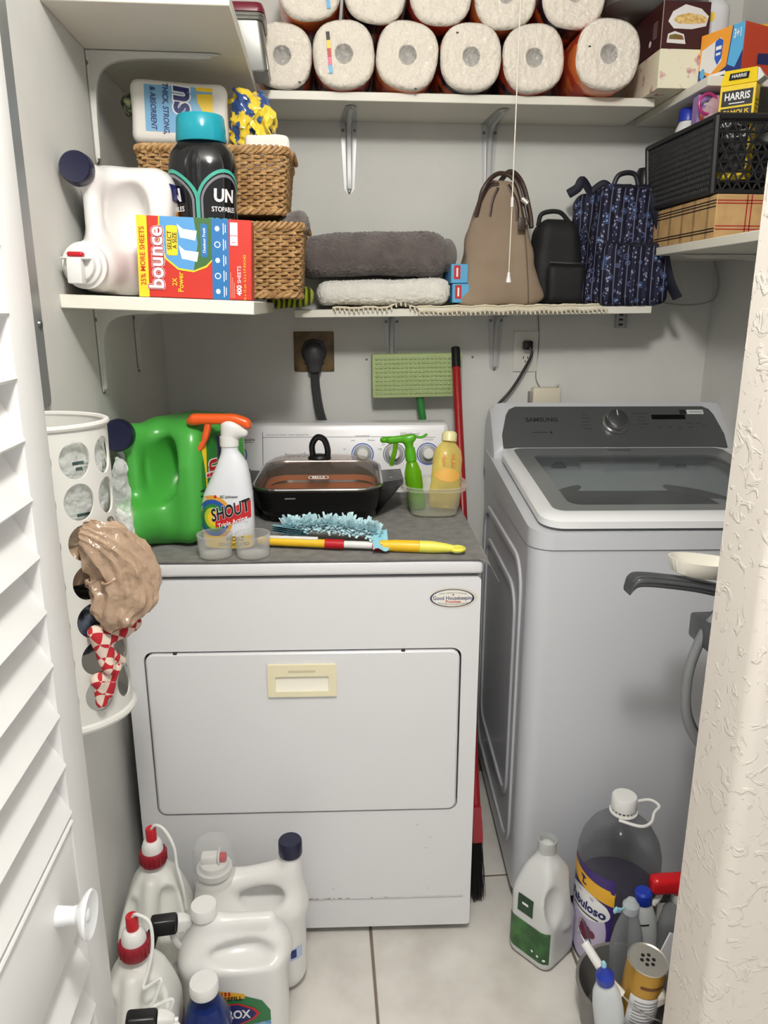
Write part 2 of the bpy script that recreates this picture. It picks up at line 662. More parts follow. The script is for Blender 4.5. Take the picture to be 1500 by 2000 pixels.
bracket((0.502, YB, 1.382), 0, 0.175, 0.165, 'grey steel bracket left of the washer outlet')
bracket((XL, 0.262, 1.874), 90, 0.255, 0.205, 'large white bracket on the side wall above the white detergent jug', 0.030, 0.022, M_brk_w)
bracket((XL, 0.155, 1.396), 90, 0.20, 0.168, 'white bracket under the dryer sheet box shelf, nearer the door', 0.030, 0.020, M_brk_w)
bracket((XL, 0.470, 1.396), 90, 0.20, 0.150, 'white bracket under the wicker basket shelf, nearer the back wall', 0.030, 0.020, M_brk_w)
bracket((XR, 0.50, 1.525), -90, 0.25, 0.20, 'white bracket under the plaid cardboard box shelf', 0.034, 0.024, M_brk_w)
# slotted standard stub below the end of the middle shelf
t = thing('bracket_stub', 'short slotted metal bracket stub under the shelf end below the backpack', 'bracket', (0.872, YB, 1.338))
m = MB()
for x in (-0.017, 0.013):
    m.rbox(x, x + 0.004, -0.012, 0, 0, 0.046, 0.0008, 1)
m.rbox(-0.017, 0.017, -0.003, 0, 0, 0.046, 0.0008, 1)
m.build('channel', M_brk, t)
for z in (0.010, 0.024, 0.038):
    MB().rbox(-0.006, 0.006, -0.0042, -0.003, z - 0.003, z + 0.003, 0.0005, 1).build('slot', M_black_plastic, t)

# ------------------------------------------------------------------ louvered folding door
M_door = mat('door_paint', (232, 231, 229), 0.42, bump=(90, 0.06, 0.001), var=(4, (226, 225, 224), 0.4, 0.7))
door = thing('door_1', 'white louvered folding door at the left edge', 'door', (-0.33, -0.487, 0))
door['kind'] = 'structure'
# local: face at x=0, inner edge y=0, leaf runs to -Y
MB().rbox(-0.030, 0, -0.076, 0, 0.02, 2.40, 0.003, 2).build('stile', M_door, door)
MB().rbox(-0.030, 0, -0.440, -0.364, 0.02, 2.40, 0.003, 2).build('stile', M_door, door)
MB().rbox(-0.027, -0.002, -0.364, -0.076, 0.613, 0.765, 0.003, 2).build('rail', M_door, door)
MB().rbox(-0.027, -0.002, -0.364, -0.076, 0.02, 0.20, 0.003, 2).build('rail', M_door, door)
MB().rbox(-0.027, -0.002, -0.364, -0.076, 2.30, 2.40, 0.003, 2).build('rail', M_door, door)
MB().tube([(-0.002, -0.364, 0.767), (-0.002, -0.076, 0.767)], 0.004, 8).build('bead', M_door, door)
sl = MB()
pr = [(-0.0015, -0.0035), (0.0015, 0.0), (-0.0005, 0.0045), (-0.027, 0.060), (-0.0295, 0.0565)]
sl.loft([[(x, y, z) for x, z in pr] for y in (-0.366, -0.074)])
slat0 = None
for z in [0.779 + 0.0682 * k for k in range(22)] + [0.541 - 0.0690 * k for k in range(5)]:
    if slat0 is None:
        slat0 = sl.build('slat', M_door, door, angle=20)
        o = slat0
    else:
        o = slat0.copy()
        COL.objects.link(o)
    o.location = (0, 0, z)
kn = MB()
kn.lathe([(0.0125, 0), (0.0115, 0.006), (0.0105, 0.018), (0.012, 0.024), (0.022, 0.030), (0.0275, 0.034), (0.029, 0.037), (0.0275, 0.040),
          (0.022, 0.0375), (0.008, 0.0355), (0.006, 0.0375), (0.002, 0.038)], 36).xf(T(-0.002, -0.150, 0.690) @ RY(90))
kn.build('knob', mat('porcelain_knob', (236, 238, 240), 0.15, coat=0.4), door)

# steel strip and screw on the side wall by the door
t = thing('wall_strip', 'grey steel strip screwed to the wall just behind the louvered door', 'metal strip', (XL, -0.185, 1.245))
m = MB().prism(rrect(-0.030, 0.030, 0, 1.1, 0.012, 4), 0, 0.004)
m.xf(Matrix(((0, 0, 1, 0), (1, 0, 0, 0), (0, 1, 0, 0), (0, 0, 0, 1))))
m.build('strip', mat('dull_steel', (150, 154, 154), 0.4, metal=0.5), t)
MB().lathe([(0.007, 0), (0.006, 0.003), (0.002, 0.0042)], 14).xf(T(0.004, 0.016, 0.128) @ RY(90)).build('screw', M_screw, t)
# ================================================================== dryer
M_dryer = mat('dryer_enamel', (222, 222, 224), 0.28, coat=0.2, bump=(500, 0.03, 0.0005))
M_gap = mat('dark_gap', (30, 30, 32), 0.8)
M_cream = mat('aged_cream_plastic', (232, 224, 190), 0.4)
DR = thing('clothes_dryer', 'white front-loading clothes dryer with a wide drop-down door', 'dryer', (-0.0345, 0.364, 0), -2.6)
DR['label'] = 'white enamel clothes dryer with a wide pull-down door, grey towel on top'
w = 0.3625
m = MB()
# shell: sides, back, and front frame around the door opening
front_o = rrect(-w, w, 0.022, 0.872, 0.008, 6)
door_i = rrect(-0.3265, 0.3265, 0.330, 0.718, 0.020, 6)
m.ringprism(front_o, door_i, 0, 0.022)
m.xf(UP)
m.v = [(x, y - 0.325, z) for x, y, z in m.v]
m.box(-w, w, -0.324, 0.33, 0.024, 0.034)
m.box(-w, -w + 0.02, -0.33, 0.33, 0.04, 0.872)
m.box(w - 0.02, w, -0.33, 0.33, 0.04, 0.872)
m.box(-w, w, 0.31, 0.33, 0.04, 0.872)
m.build('cabinet', M_dryer, DR)
MB().box(-0.335, 0.335, -0.330, -0.32, 0.325, 0.735).build('door_gap', M_gap, DR)
MB().box(-w + 0.004, w - 0.004, -0.32, 0.325, 0.868, 0.882).build('lid_gap', M_gap, DR)
m = MB().rbox(-w - 0.003, w + 0.003, -0.350, 0.335, 0.8795, 0.909, 0.007, 3)
m.build('top', M_dryer, DR)
# pull-down door
m = MB()
po = rrect(-0.3225, 0.3225, 0.334, 0.714, 0.018, 6)
pi_ = rrect(-0.3190, 0.3190, 0.3375, 0.7105, 0.016, 6)
m.loft([[(x, y, 0) for x, y in po], [(x, y, 0.024) for x, y in po], [(x, y, 0.0265) for x, y in pi_]])
m.xf(UP)
m.v = [(x, y - 0.325, z) for x, y, z in m.v]
dd = m.build('door', M_dryer, DR, angle=25)
# hinges' dark rubber stops at the top edge of the door
for x in (-0.262, 0.205):
    MB().rbox(x - 0.004, x + 0.004, -0.351, -0.346, 0.712, 0.717, 0.001, 1).build('rubber_stop', M_black_plastic, DR)
# handle
m = MB()
m.ringprism(rrect(-0.071, 0.071, 0, 0.072, 0.004, 4), rrect(-0.055, 0.055, 0.012, 0.046, 0.003, 4), 0, 0.006)
m.xf(UP)
hx, hy, hz = -0.004, -0.3515, 0.617
m.v = [(x + hx, y + hy, z + hz) for x, y, z in m.v]
ha = m.build('door_handle', M_cream, dd, angle=25)
m = MB().grid(lambda u, v: (hx - 0.055 + 0.11 * u, hy - 0.001 - 0.004 * (1 - v) ** 3, hz + 0.012 + 0.034 * v), 8, 8)
m.build('finger_recess', mat('handle_recess_plastic', (240, 236, 220), 0.35), dd)
place(rect2d(-0.028, 0.028, -0.0022, 0.0022, 1, 1), (hx, hy - 0.0063, hz + 0.058), (1, 0, 0), (0, 0, 1), 0.0003).build('embossing', mat('embossed_cream', (205, 197, 165), 0.5), dd)
# kick line and rust marks
MB().rbox(-0.30, 0.345, -0.3495, -0.346, 0.100, 0.103, 0.001, 1).build('kick_crease', mat('crease_enamel', (190, 190, 190), 0.5), DR)
random.seed(4)
m = MB()
for k in range(16):
    x = random.choice((-0.03, 0.02, 0.06, 0.12, 0.18)) + random.uniform(-0.03, 0.03)
    L = random.uniform(0.002, 0.012)
    m.merge(place(rect2d(x, x + L, 0, random.uniform(0.0008, 0.002), 1, 1), (0, -0.3498, 0.1035), (1, 0, 0), (0, 0, 1), 0.0002))
m.build('rust_marks', mat('rust', (140, 90, 60), 0.9), DR)
m = MB()
for k in range(14):
    x, z = random.uniform(-0.15, 0.28), random.uniform(0.12, 0.30)
    L = random.uniform(0.002, 0.009)
    m.merge(place(rect2d(x, x + L, z, z + 0.0009, 1, 1), (0, -0.3472, 0), (1, 0, 0), (0, 0, 1), 0.0003))
m.build('scuff_marks', mat('scuff', (150, 148, 145), 0.9), DR)
for sx in (-1, 1):
    for y in (-0.30, 0.29):
        MB().lathe([(0.016, 0.0005), (0.016, 0.012), (0.006, 0.014), (0.006, 0.023)], 14, (sx * 0.32, y, 0)).build('foot', M_black_plastic, DR)
MB().box(-w + 0.02, w - 0.02, -0.315, 0.31, 0.018, 0.0235).build('base_pan', M_gap, DR)
# oval sticker
st = MB()
so = (0.306, -0.3472, 0.828)
def on_front(mb, off):
    return place(mb, so, (1, 0, 0), (0, 0, 1), off)
on_front(oval2d(0, 0, 0.049, 0.0225), 0.0004).build('sticker', mat('sticker_paper', (212, 206, 186), 0.5), DR)
on_front(oval2d(-0.002, 0, 0.045, 0.0195, r0=0.93, k=1), 0.0007).build('sticker_ring', M_navy_print, DR)
on_front(oval2d(-0.002, 0, 0.041, 0.0165), 0.0006).build('sticker_face', mat('sticker_white', (232, 230, 220), 0.5), DR)
a = on_front(text2d('Good Housekeeping', 0.0118, 0.012, sx=0.84), 0.0009)
a.build('lettering', M_navy_print, DR)
q = text2d('Promises', 0.0085, 0.02)
q.v = [(x, y - 0.0078, z) for x, y, z in q.v]
on_front(q, 0.0009).build('lettering', M_red_print, DR)
for s_, yy in (('LIMITED WARRANTY TO CONSUMERS', 0.0115), ('REPLACEMENT OR REFUND IF DEFECTIVE', -0.0135)):
    q = text2d(s_, 0.0033)
    q.v = [(x, y + yy - (x / 0.04) ** 2 * 0.006 * (1 if yy > 0 else -1), z) for x, y, z in q.v]
    on_front(q, 0.0009).build('lettering', M_ink, DR)
q = poly2d([(0.0028 * (1 if k % 2 == 0 else 0.42) * math.sin(k * PI / 5), 0.0075 + 0.0028 * (1 if k % 2 == 0 else 0.42) * math.cos(k * PI / 5)) for k in range(10)])
on_front(q, 0.0010).build('star', M_red_print, DR)

# console at the back
sec = [(0.222, 0.909), (0.240, 0.955), (0.266, 1.075), (0.272, 1.087), (0.284, 1.092), (0.335, 1.092), (0.335, 0.909)]
m = MB()
cw = 0.352
rings_ = [[(x, y, z) for y, z in sec] for x in (-cw, cw)]
m.loft(rings_)
m.build('console', M_dryer, DR, angle=20)
for sx in (-1, 1):
    m = MB()
    rr = []
    for k in range(7):
        a = R(90.0 * k / 6)
        sh = 0.016 * (1 - math.cos(a))
        rr.append([(sx * (cw + 0.0005 + 0.013 * math.sin(a)), y + (sh * 0.6 if y < 0.3 else 0), z - (sh * 0.9 if z > 1.0 else 0)) for y, z in sec])
    m.loft(rr if sx > 0 else [list(r) for r in rr])
    m.build('console_end_cap', M_dryer, DR, angle=50)
cN = Vector((0, -(1.075 - 0.955), (0.266 - 0.240))).normalized()
cV = Vector((0, 0.026, 0.120)).normalized()
cO = Vector((0, 0.240, 0.955))
def on_con(mb, x, y, off=0.0005):
    return place(mb, cO + Vector((1, 0, 0)) * x + cV * y, (1, 0, 0), cV, off)
M_dial = mat('dial_grey', (150, 153, 156), 0.4)
M_knob = mat('knob_white', (225, 225, 222), 0.3)
KX = (0.128, 0.214, 0.306, -0.215)
for i, x in enumerate(KX):
    q = MB().lathe([(0.0255, 0), (0.0245, 0.006), (0.020, 0.008)], 36)
    kd = on_con(q, x, 0.057, 0).build('dial_skirt', M_dial, DR)
    q = MB().lathe([(0.0165, 0.006), (0.0155, 0.020), (0.013, 0.023), (0.004, 0.0235)], 30)
    on_con(q, x, 0.057, 0).build('knob', M_knob, kd)
    on_con(oval2d(0, 0, 0.0305, 0.0305, r0=0.90, k=1), x, 0.057, 0.0006).build('dial_scale', M_blue_print if i != 1 else M_grey_print, kd)
    for s_, dx, dy in (('Low', -0.026, 0.038), ('Medium', 0.024, 0.038), ('Air', -0.048, 0.014), ('High', 0.048, 0.014)):
        if i in (0,):
            on_con(text2d(s_, 0.0062), x + dx, 0.057 + dy).build('lettering', M_ink, DR)
    if i in (1, 2):
        on_con(text2d(('', 'Off', 'Cycle Signal')[i], 0.0062), x - (0.03 if i == 1 else 0), 0.057 + (0.026 if i == 1 else 0.039)).build('lettering', M_grey_print, DR)
    on_con(rect2d(-0.020, 0.020, -0.0011, 0.0011, 1, 1), x, 0.057 + (0.050 if i == 0 else 0.045)).build('fine_print', mat('pale_grey_print', (176, 178, 182), 0.5), DR)
on_con(rect2d(-0.1425, -0.1410, -0.02, 0.118, 1, 1), 0, 0).build('panel_line', M_navy_print, DR)
on_con(rect2d(-0.1425, 0.270, 0.1040, 0.1050, 1, 1), 0, 0).build('panel_line', M_navy_print, DR)
on_con(text2d('Commercial Quality * Super Capacity Plus', 0.0068, align='LEFT'), -0.134, 0.111).build('lettering', M_grey_print, DR)
on_con(text2d('Imperial Series', 0.0165, 0.0, 0.5, sx=0.85, align='LEFT'), -0.086, 0.056).build('lettering', M_navy_print, DR)
on_con(text2d('Whirlpool', 0.0125, 0.0, 0.35), 0.255, 0.1115).build('lettering', M_grey_print, DR)
on_con(text2d('AccuDry', 0.0095, 0.02), -0.180, 0.098).build('lettering', M_ink, DR)
on_con(rect2d(-0.012, 0.012, -0.0010, 0.0010, 1, 1), -0.180, 0.091).build('fine_print', M_grey_print, DR)
on_con(oval2d(-0.178, 0.0, 0.0020, 0.0020), 0, 0.018).build('indicator_dot', M_ink, DR)

# ================================================================== washing machine
M_wash = mat('washer_enamel', (200, 202, 207), 0.34, coat=0.2)
M_wlid = mat('washer_white_lid', (232, 233, 235), 0.2, coat=0.3)
M_wcon = mat('washer_charcoal_panel', (88, 90, 92), 0.32, metal=0.3)
M_wtub = mat('washer_inner_grey', (222, 226, 228), 0.4)
WA = thing('washing_machine', 'light grey top-loading washing machine with a dark glass lid', 'washer', (0.793, 0.388, 0), -3.5)
hw, hd = 0.343, 0.348
# body shell with rounded vertical corners
m = MB()
ro = rrect(-hw, hw, -hd, hd, 0.045, 8)
ri = rrect(-hw + 0.012, hw - 0.012, -hd + 0.012, hd - 0.012, 0.036, 8)
m.ringprism(ro, ri, 0.035, 0.905)
m.build('body', M_wash, WA)
MB().prism(rrect(-hw + 0.004, hw - 0.004, -hd + 0.004, hd - 0.004, 0.04, 8), 0.012, 0.0345).build('plinth', M_black_plastic, WA)
for sx in (-1, 1):
    for sy in (-1, 1):
        MB().lathe([(0.02, 0.0005), (0.02, 0.011), (0.008, 0.0125)], 14, (sx * 0.29, sy * 0.29, 0)).build('foot', M_black_plastic, WA)
# embossed frames on the side facing the dryer
m = MB()
for (y0, y1, z0, z1, rr_) in ((-0.262, 0.27, 0.10, 0.845, 0.07), (-0.205, 0.225, 0.20, 0.760, 0.06)):
    P = [(-hw - 0.0005, y, z) for y, z in rrect(y0, y1, z0, z1, rr_, 8)]
    m.tube(P, 0.011, 8, closed=True)
m.v = [(-hw + (x + hw) * 0.55, y, z) for x, y, z in m.v]
m.build('side_embossing', M_wash, WA)
# deck with the tub opening
dk_o = rrect(-hw - 0.002, hw + 0.002, -hd - 0.004, hd, 0.05, 8)
def slope(y, z0):
    """deck and lid rise gently to the back"""
    return z0 + (y + hd) * 0.085
m = MB()
m.ringprism(dk_o, rrect(-0.285, 0.285, -0.300, 0.195, 0.07, 8), 0.907, 0.945)
m.warp(lambda x, y, z: (x, y, z if z < 0.92 else slope(y, z)))
m.build('deck', M_wlid if False else M_wash, WA, angle=30)
# inside: sloped bowl, dark tub ring and drum
m = MB()
bo = rrect(-0.288, 0.288, -0.303, 0.198, 0.07, 8)
N_ = len(bo)
def bowl_ring(t):
    out = []
    for i, (x, y) in enumerate(bo):
        ang = math.atan2(y + 0.055, x)
        cx, cy = 0.232 * math.cos(ang), -0.055 + 0.225 * math.sin(ang)
        out.append((x + (cx - x) * t, y + (cy - y) * t, 0.951 + (0.030 * max(0, y) / 0.2) * (1 - t) - 0.030 * t))
    return out
m.loft([bowl_ring(t_) for t_ in (0, 0.25, 0.5, 0.75, 1.0)], False, False)
m.build('tub_bowl', M_wtub, WA)
MB().tube([(0.228 * math.cos(a), -0.055 + 0.221 * math.sin(a), 0.920) for a in [2 * PI * k / 48 for k in range(48)]], 0.014, 8, closed=True).build('tub_ring', mat('tub_ring_charcoal', (52, 54, 56), 0.4), WA)
MB().lathe([(0.222, 0.918), (0.222, 0.62), (0.10, 0.60), (0.02, 0.60)], 48, (0, -0.055, 0), cap0=False).build('drum', mat('drum_steel', (96, 98, 100), 0.35, metal=0.6), WA)
# raised back wall of the bowl with dispenser
m = MB().rbox(-0.285, 0.285, 0.188, 0.205, 0.90, 1.008, 0.004, 2)
bw = m.build('bowl_back', M_wtub, WA)
MB().rbox(-0.105, 0.115, 0.172, 0.190, 0.930, 0.992, 0.006, 2).build('dispenser', mat('dispenser_grey', (228, 231, 233), 0.35), WA)
MB().rbox(-0.085, 0.095, 0.168, 0.1725, 0.938, 0.958, 0.003, 2).build('dispenser_grip', mat('dispenser_grip_grey', (170, 174, 178), 0.4), WA)
MB().lathe([(0.024, 0), (0.022, 0.006), (0.004, 0.007)], 24).xf(T(-0.160, 0.188, 0.962) @ RX(90)).build('round_plate', mat('plate_grey', (105, 108, 112), 0.4), WA)
MB().rbox(0.165, 0.195, 0.182, 0.19, 0.958, 0.978, 0.006, 3).build('sensor_plate', mat('plate_grey', (105, 108, 112), 0.4), WA)
# lid: white frame and tinted pane 
lid_o = rrect(-0.322, 0.322, -0.349, 0.208, 0.05, 10)
lid_m = rrect(-0.312, 0.312, -0.340, 0.205, 0.044, 10)
lid_i = rrect(-0.288, 0.288, -0.303, 0.200, 0.028, 10)
m = MB()
m.loft([[(x, y, 0.953) for x, y in lid_i], [(x, y, 0.953) for x, y in lid_o], [(x, y, 0.968) for x, y in lid_o], [(x, y, 0.976) for x, y in lid_m], [(x, y, 0.9755) for x, y in lid_i]], False, False)
m.warp(lambda x, y, z: (x, y, slope(y, z)))
lidf = m.build('lid_frame', M_wlid, WA, angle=40)
M_tint = clear('tinted_lid_glass', (238, 241, 242), 0.07, 0.05, body=(110, 112, 114))
m = MB()
m.loft([[(x, y, z) for x, y in rrect(-0.246, 0.246, -0.264, 0.136, 0.03, 10)] for z in (0.969, 0.9745)])
m.warp(lambda x, y, z: (x, y, slope(y, z)))
m.build('lid_glass', M_tint, WA, angle=20)
m = MB()
m.ringprism(rrect(-0.2875, 0.2875, -0.3025, 0.206, 0.028, 10), rrect(-0.2455, 0.2455, -0.2635, 0.1355, 0.03, 10), 0.9690, 0.9750)
m.warp(lambda x, y, z: (x, y, slope(y, z)))
m.build('lid_printed_border', mat('lid_border_grey', (118, 121, 122), 0.2), WA)
MB().rbox(-0.034, 0.034, 0.165, 0.2, 1.014, 1.0205, 0.003, 2).build('lid_hinge_tab', mat('hinge_grey', (90, 92, 94), 0.3), WA)
# console: sloped charcoal face in a pale housing
cs = [(0.206, 0.985), (0.206, 1.018), (0.222, 1.038), (0.300, 1.122), (0.316, 1.133), (0.340, 1.128), (0.347, 1.10), (0.347, 0.94), (0.206, 0.94)]
m = MB()
xsn = [(-0.343, 0.62), (-0.336, 0.86), (-0.322, 0.97), (-0.300, 1.0), (0.300, 1.0), (0.322, 0.97), (0.336, 0.86), (0.343, 0.62)]
m.loft([[(x, y if z < 1.0 else 0.347 + (y - 0.347) * (0.55 + 0.45 * k), 0.94 + (z - 0.94) * (0.30 + 0.70 * k)) for y, z in cs] for x, k in xsn])
m.build('console_housing', M_wash, WA, angle=32)
fN = Vector((0, -(1.122 - 1.038), (0.300 - 0.222))).normalized()
fV = Vector((0, 0.078, 0.084)).normalized()
fO = Vector((0, 0.2225, 1.0385))
def on_wc(mb, x, y, off=0.0):
    return place(mb, fO + Vector((1, 0, 0)) * x + fV * y, (1, 0, 0), fV, off)
pan = MB()
po = [(-0.312, -0.024), (0.312, -0.024), (0.312, 0.02), (0.296, 0.085), (0.286, 0.104), (0.268, 0.114), (-0.268, 0.114), (-0.286, 0.104), (-0.296, 0.085), (-0.312, 0.02)]
pan.prism(po, 0.0, 0.003)
on_wc(pan, 0, 0).build('control_panel', M_wcon, WA, angle=20)
q = MB().lathe([(0.040, 0), (0.039, 0.004), (0.0325, 0.005), (0.0315, 0.020), (0.029, 0.024), (0.004, 0.0245)], 40)
dial = on_wc(q, 0.012, 0.058, 0.003).build('dial_ring', M_chrome, WA)
q = MB().lathe([(0.0285, 0.0245), (0.027, 0.0255), (0.003, 0.0257)], 40)
on_wc(q, 0.012, 0.058, 0.003).build('dial_face', mat('dial_face_grey', (92, 94, 97), 0.3, metal=0.6), dial)
on_wc(MB().rbox(-0.0012, 0.0012, 0.008, 0.026, 0.0255, 0.0265, 0.0004, 1), 0.012, 0.058, 0.003).build('pointer', M_white_print, dial)
on_wc(text2d('SAMSUNG', 0.0190, 0.025, sx=1.05), -0.196, 0.068, 0.0034).build('lettering', M_ink, WA)
on_wc(rect2d(-0.030, 0.015, -0.001, 0.001, 1, 1), -0.198, 0.026, 0.0034).build('printed_line', M_ink, WA)
on_wc(oval2d(0, 0, 0.0035, 0.0035), -0.174, 0.026, 0.0034).build('printed_dot', M_ink, WA)
on_wc(rect2d(-0.048, 0.048, -0.008, 0.008, 1, 1), 0.165, 0.077, 0.0034).build('display', mat('display_black', (10, 10, 12), 0.1), WA)
on_wc(rect2d(-0.034, -0.014, -0.0075, 0.0075, 1, 1), 0.234, 0.094, 0.0034).build('energy_label', M_ink, WA)
on_wc(rect2d(-0.014, 0.034, -0.0075, 0.0075, 1, 1), 0.234, 0.094, 0.0034).build('energy_label', mat('silver_label', (210, 212, 214), 0.3), WA)
on_wc(rect2d(-0.018, 0.018, -0.0012, 0.0012, 1, 1), 0.246, 0.094, 0.0036).build('fine_print', M_grey_print, WA)
for s_, x, y in (('Normal', -0.074, 0.086), ('Heavy Duty', -0.070, 0.074), ('Bedding', -0.074, 0.062), ('Delicates', -0.072, 0.050), ('Self Clean', -0.068, 0.038), ('Permanent Press', 0.085, 0.089), ('Quick Wash', 0.087, 0.077), ('Deep Wash', 0.086, 0.065), ('Rinse + Spin', 0.088, 0.053), ('Spin', 0.085, 0.041),
                 ('Temp', 0.135, 0.042), ('Soil', 0.163, 0.042), ('Spin', 0.191, 0.042), ('Options', 0.221, 0.055), ('Delay', 0.247, 0.055), ('Smart', 0.221, 0.042), ('Start', 0.262, 0.047)):
    on_wc(rect2d(-0.0022 * len(s_) * 0.6, 0.0022 * len(s_) * 0.6, -0.0011, 0.0011, 1, 1), x, y, 0.0034).build('fine_print', mat('console_ink', (48, 50, 52), 0.5), WA)
# ================================================================== upper shelf: paper towel rolls
M_paper = mat('paper_towel', (246, 241, 231), 0.8, bump=(240, 0.25, 0.001))
M_core = mat('cardboard_core', (150, 146, 142), 0.8, var=(60, (96, 96, 100), 0.4, 0.6))
M_film = clear('crinkled_film', (252, 250, 247), 0.36, 0.09, body=(246, 241, 232), bump=(62, 1.0, 0.012), spec=1.0)
def wrapper_mat(name, c1, c2):
    return mat(name, c1, 0.25, var=(14, c2, 0.48, 0.54), coat=0.3)
M_wr = [wrapper_mat('wrapper_orange', (214, 96, 40), (30, 28, 40)), wrapper_mat('wrapper_dark', (38, 36, 56), (170, 60, 40)), wrapper_mat('wrapper_red', (196, 66, 44), (226, 120, 60))]

def roll_profile(k, r, L):
    """front end rounding, then the side; axis along +Y from y=0"""
    return None
def make_roll(label, r=0.0725, L=0.225, wr=0, seed=0):
    t = thing('paper_towel_roll', label, 'paper towel', group='wrapped paper towel rolls')
    def rg(rad, y):
        return [(x, y, z) for x, z, _ in ring(0, 0, rad, rad, 48, 2.0 + 0.55 * min(1, max(0, (rad - 0.03) / 0.03)), ph=PI / 48)]
    m = MB()
    m.loft([rg(0.021, 0.030), rg(0.021, 0.001), rg(0.024, 0.0), rg(r * 0.80, 0.0), rg(r * 0.92, 0.002), rg(r * 0.975, 0.007), rg(r * 0.985, 0.014), rg(r * 0.985, L - 0.008), rg(r * 0.93, L)], False, True)
    m.build('roll', M_paper, t, angle=50)
    m = MB().loft([rg(0.0208, 0.004), rg(0.0206, 0.032)], False, True)
    m.build('core', M_core, t)
    m = MB().loft([rg(r * 0.99, 0.012), rg(r, 0.018), rg(r, L - 0.012), rg(r * 0.99, L - 0.006)], False, False)
    m.build('wrapper', M_wr[wr], t)
    m = MB()
    rads = [0.0] + [0.0030 * k for k in range(2, 8)] + [0.021 + (r * 0.92 - 0.021) * k / 16 for k in range(1, 17)] + [r * 0.975, r * 0.995]
    rings_ = []
    for q in rads[1:]:
        dep = -0.0012
        if q < 0.0205:
            dep = 0.006 - 0.004 * (q / 0.0205)
        if q > r * 0.9:
            dep = {0: 0.0008, 1: 0.0055, 2: 0.013}[min(2, int((q / r - 0.9) / 0.045))] - 0.0015
        rings_.append([(x, dep + 0.0013 * noise.noise(Vector((x * 70 + seed * 7, z * 45 - x * 60, seed))) + 0.0007 * noise.noise(Vector((x * 170 - z * 120, z * 170 + seed * 3, seed))), z) for x, y, z in rg(q, 0)])
    m.loft(rings_, True, False)
    m.build('film', M_film, t, angle=60)
    return t
Z0 = 1.894
bot = [(-0.078, 0.575, 0.0705), (0.066, 0.560, 0.0725), (0.215, 0.560, 0.0735), (0.366, 0.560, 0.0735), (0.517, 0.560, 0.0745), (0.686, 0.525, 0.0765)]
names_b = ['touching the silver canister', 'with a coloured tear strip', 'third from the silver canister', 'fourth from the silver canister', 'right behind the pull cord', 'beside the floral box']
top = [(-0.012, 0.560, 0.0725), (0.141, 0.560, 0.0725), (0.292, 0.560, 0.0735), (0.443, 0.560, 0.0735), (0.603, 0.545, 0.0755)]
names_t = ['leftmost, with a red and yellow tear strip', 'second from the left', 'in the middle', 'second from the right', 'rightmost']
rolls = []
for k, (x, y, r) in enumerate(bot):
    t = make_roll('white paper towel roll in the bottom row, ' + names_b[k], r, 0.222, k % 3, k + 1)
    t.location = (x, y, Z0 + r)
    t.rotation_euler = (0, R([6, -4, 9, 0, -7, 4][k]), 0)
    rolls.append(t)
for k, (x, y, r) in enumerate(top):
    t = make_roll('white paper towel roll in the top row, ' + names_t[k], r, 0.222, (k + 2) % 3, k + 11)
    t.location = (x, y, Z0 + 0.1325 + r + [0.006, 0.004, 0.004, 0.0, 0.0][k])
    t.rotation_euler = (0, R([-5, 7, 0, -8, 4][k]), 0)
    rolls.append(t)
def tear_strip(t, x, z0, z1):
    n = 5
    cols = [M_ink, M_yellow_print, M_red_print, mat('magenta_print', (214, 60, 110), 0.4), M_sky_print]
    for k in range(n):
        a, b = z1 + (z0 - z1) * k / n, z1 + (z0 - z1) * (k + 1) / n
        MB().rbox(x - 0.0042, x + 0.0042, -0.0036, -0.0026, min(a, b), max(a, b), 0.0003, 1).build('tear_strip', cols[k], t)
tear_strip(rolls[1], -0.034, -0.040, 0.046)
tear_strip(rolls[6], 0.040, -0.052, 0.03)
for k, (x, z) in enumerate(((0.045, -0.052), (-0.035, 0.048), (0.03, -0.068), (-0.05, 0.01))):
    MB().rbox(x - 0.003, x + 0.003, -0.0032, -0.0022, z - 0.0015, z + 0.0015, 0.0003, 1).build('seam_mark', M_ink, rolls[[0, 3, 2, 5][k]])

# metal canister with maroon lid at the shelf corner
M_steel = mat('brushed_steel', (150, 150, 146), 0.42, metal=0.9)
t = thing('metal_canister', 'silver metal canister with a maroon lid beside the paper towels', 'canister', (-0.150, 0.500, 1.8965), 0)
m = MB()
def rr3(a, b, r_, z, dx=0.0):
    return [(x + dx, y, z) for x, y in rrect(-a, a, -b, b, r_, 5)]
m.loft([rr3(0.034, 0.047, 0.012, 0.0, 0.010), rr3(0.036, 0.049, 0.012, 0.004, 0.010), rr3(0.040, 0.054, 0.014, 0.098, -0.004), rr3(0.043, 0.057, 0.015, 0.100, -0.004)])
m.build('body', M_steel, t, angle=30)
for z in (0.101, 0.108):
    MB().tube([(x - 0.004, y, z) for x, y in rrect(-0.0425, 0.0425, -0.0565, 0.0565, 0.015, 5)], 0.0042, 8, closed=True).build('rim', M_steel, t)
for k in (-1, 1):
    MB().tube([(0.044 * 1 - (0.012 if z > 0.05 else 0) * z / 0.10, k * 0.040, z) for z in (0.006, 0.097)], 0.003, 6).build('seam', M_steel, t)
MB().loft([rr3(0.045, 0.059, 0.015, 0.113, -0.004), rr3(0.046, 0.060, 0.016, 0.120, -0.004), rr3(0.042, 0.056, 0.016, 0.131, -0.004), rr3(0.03, 0.045, 0.014, 0.134, -0.004)]).build('lid', mat('maroon_plastic', (112, 24, 44), 0.35), t, angle=30)

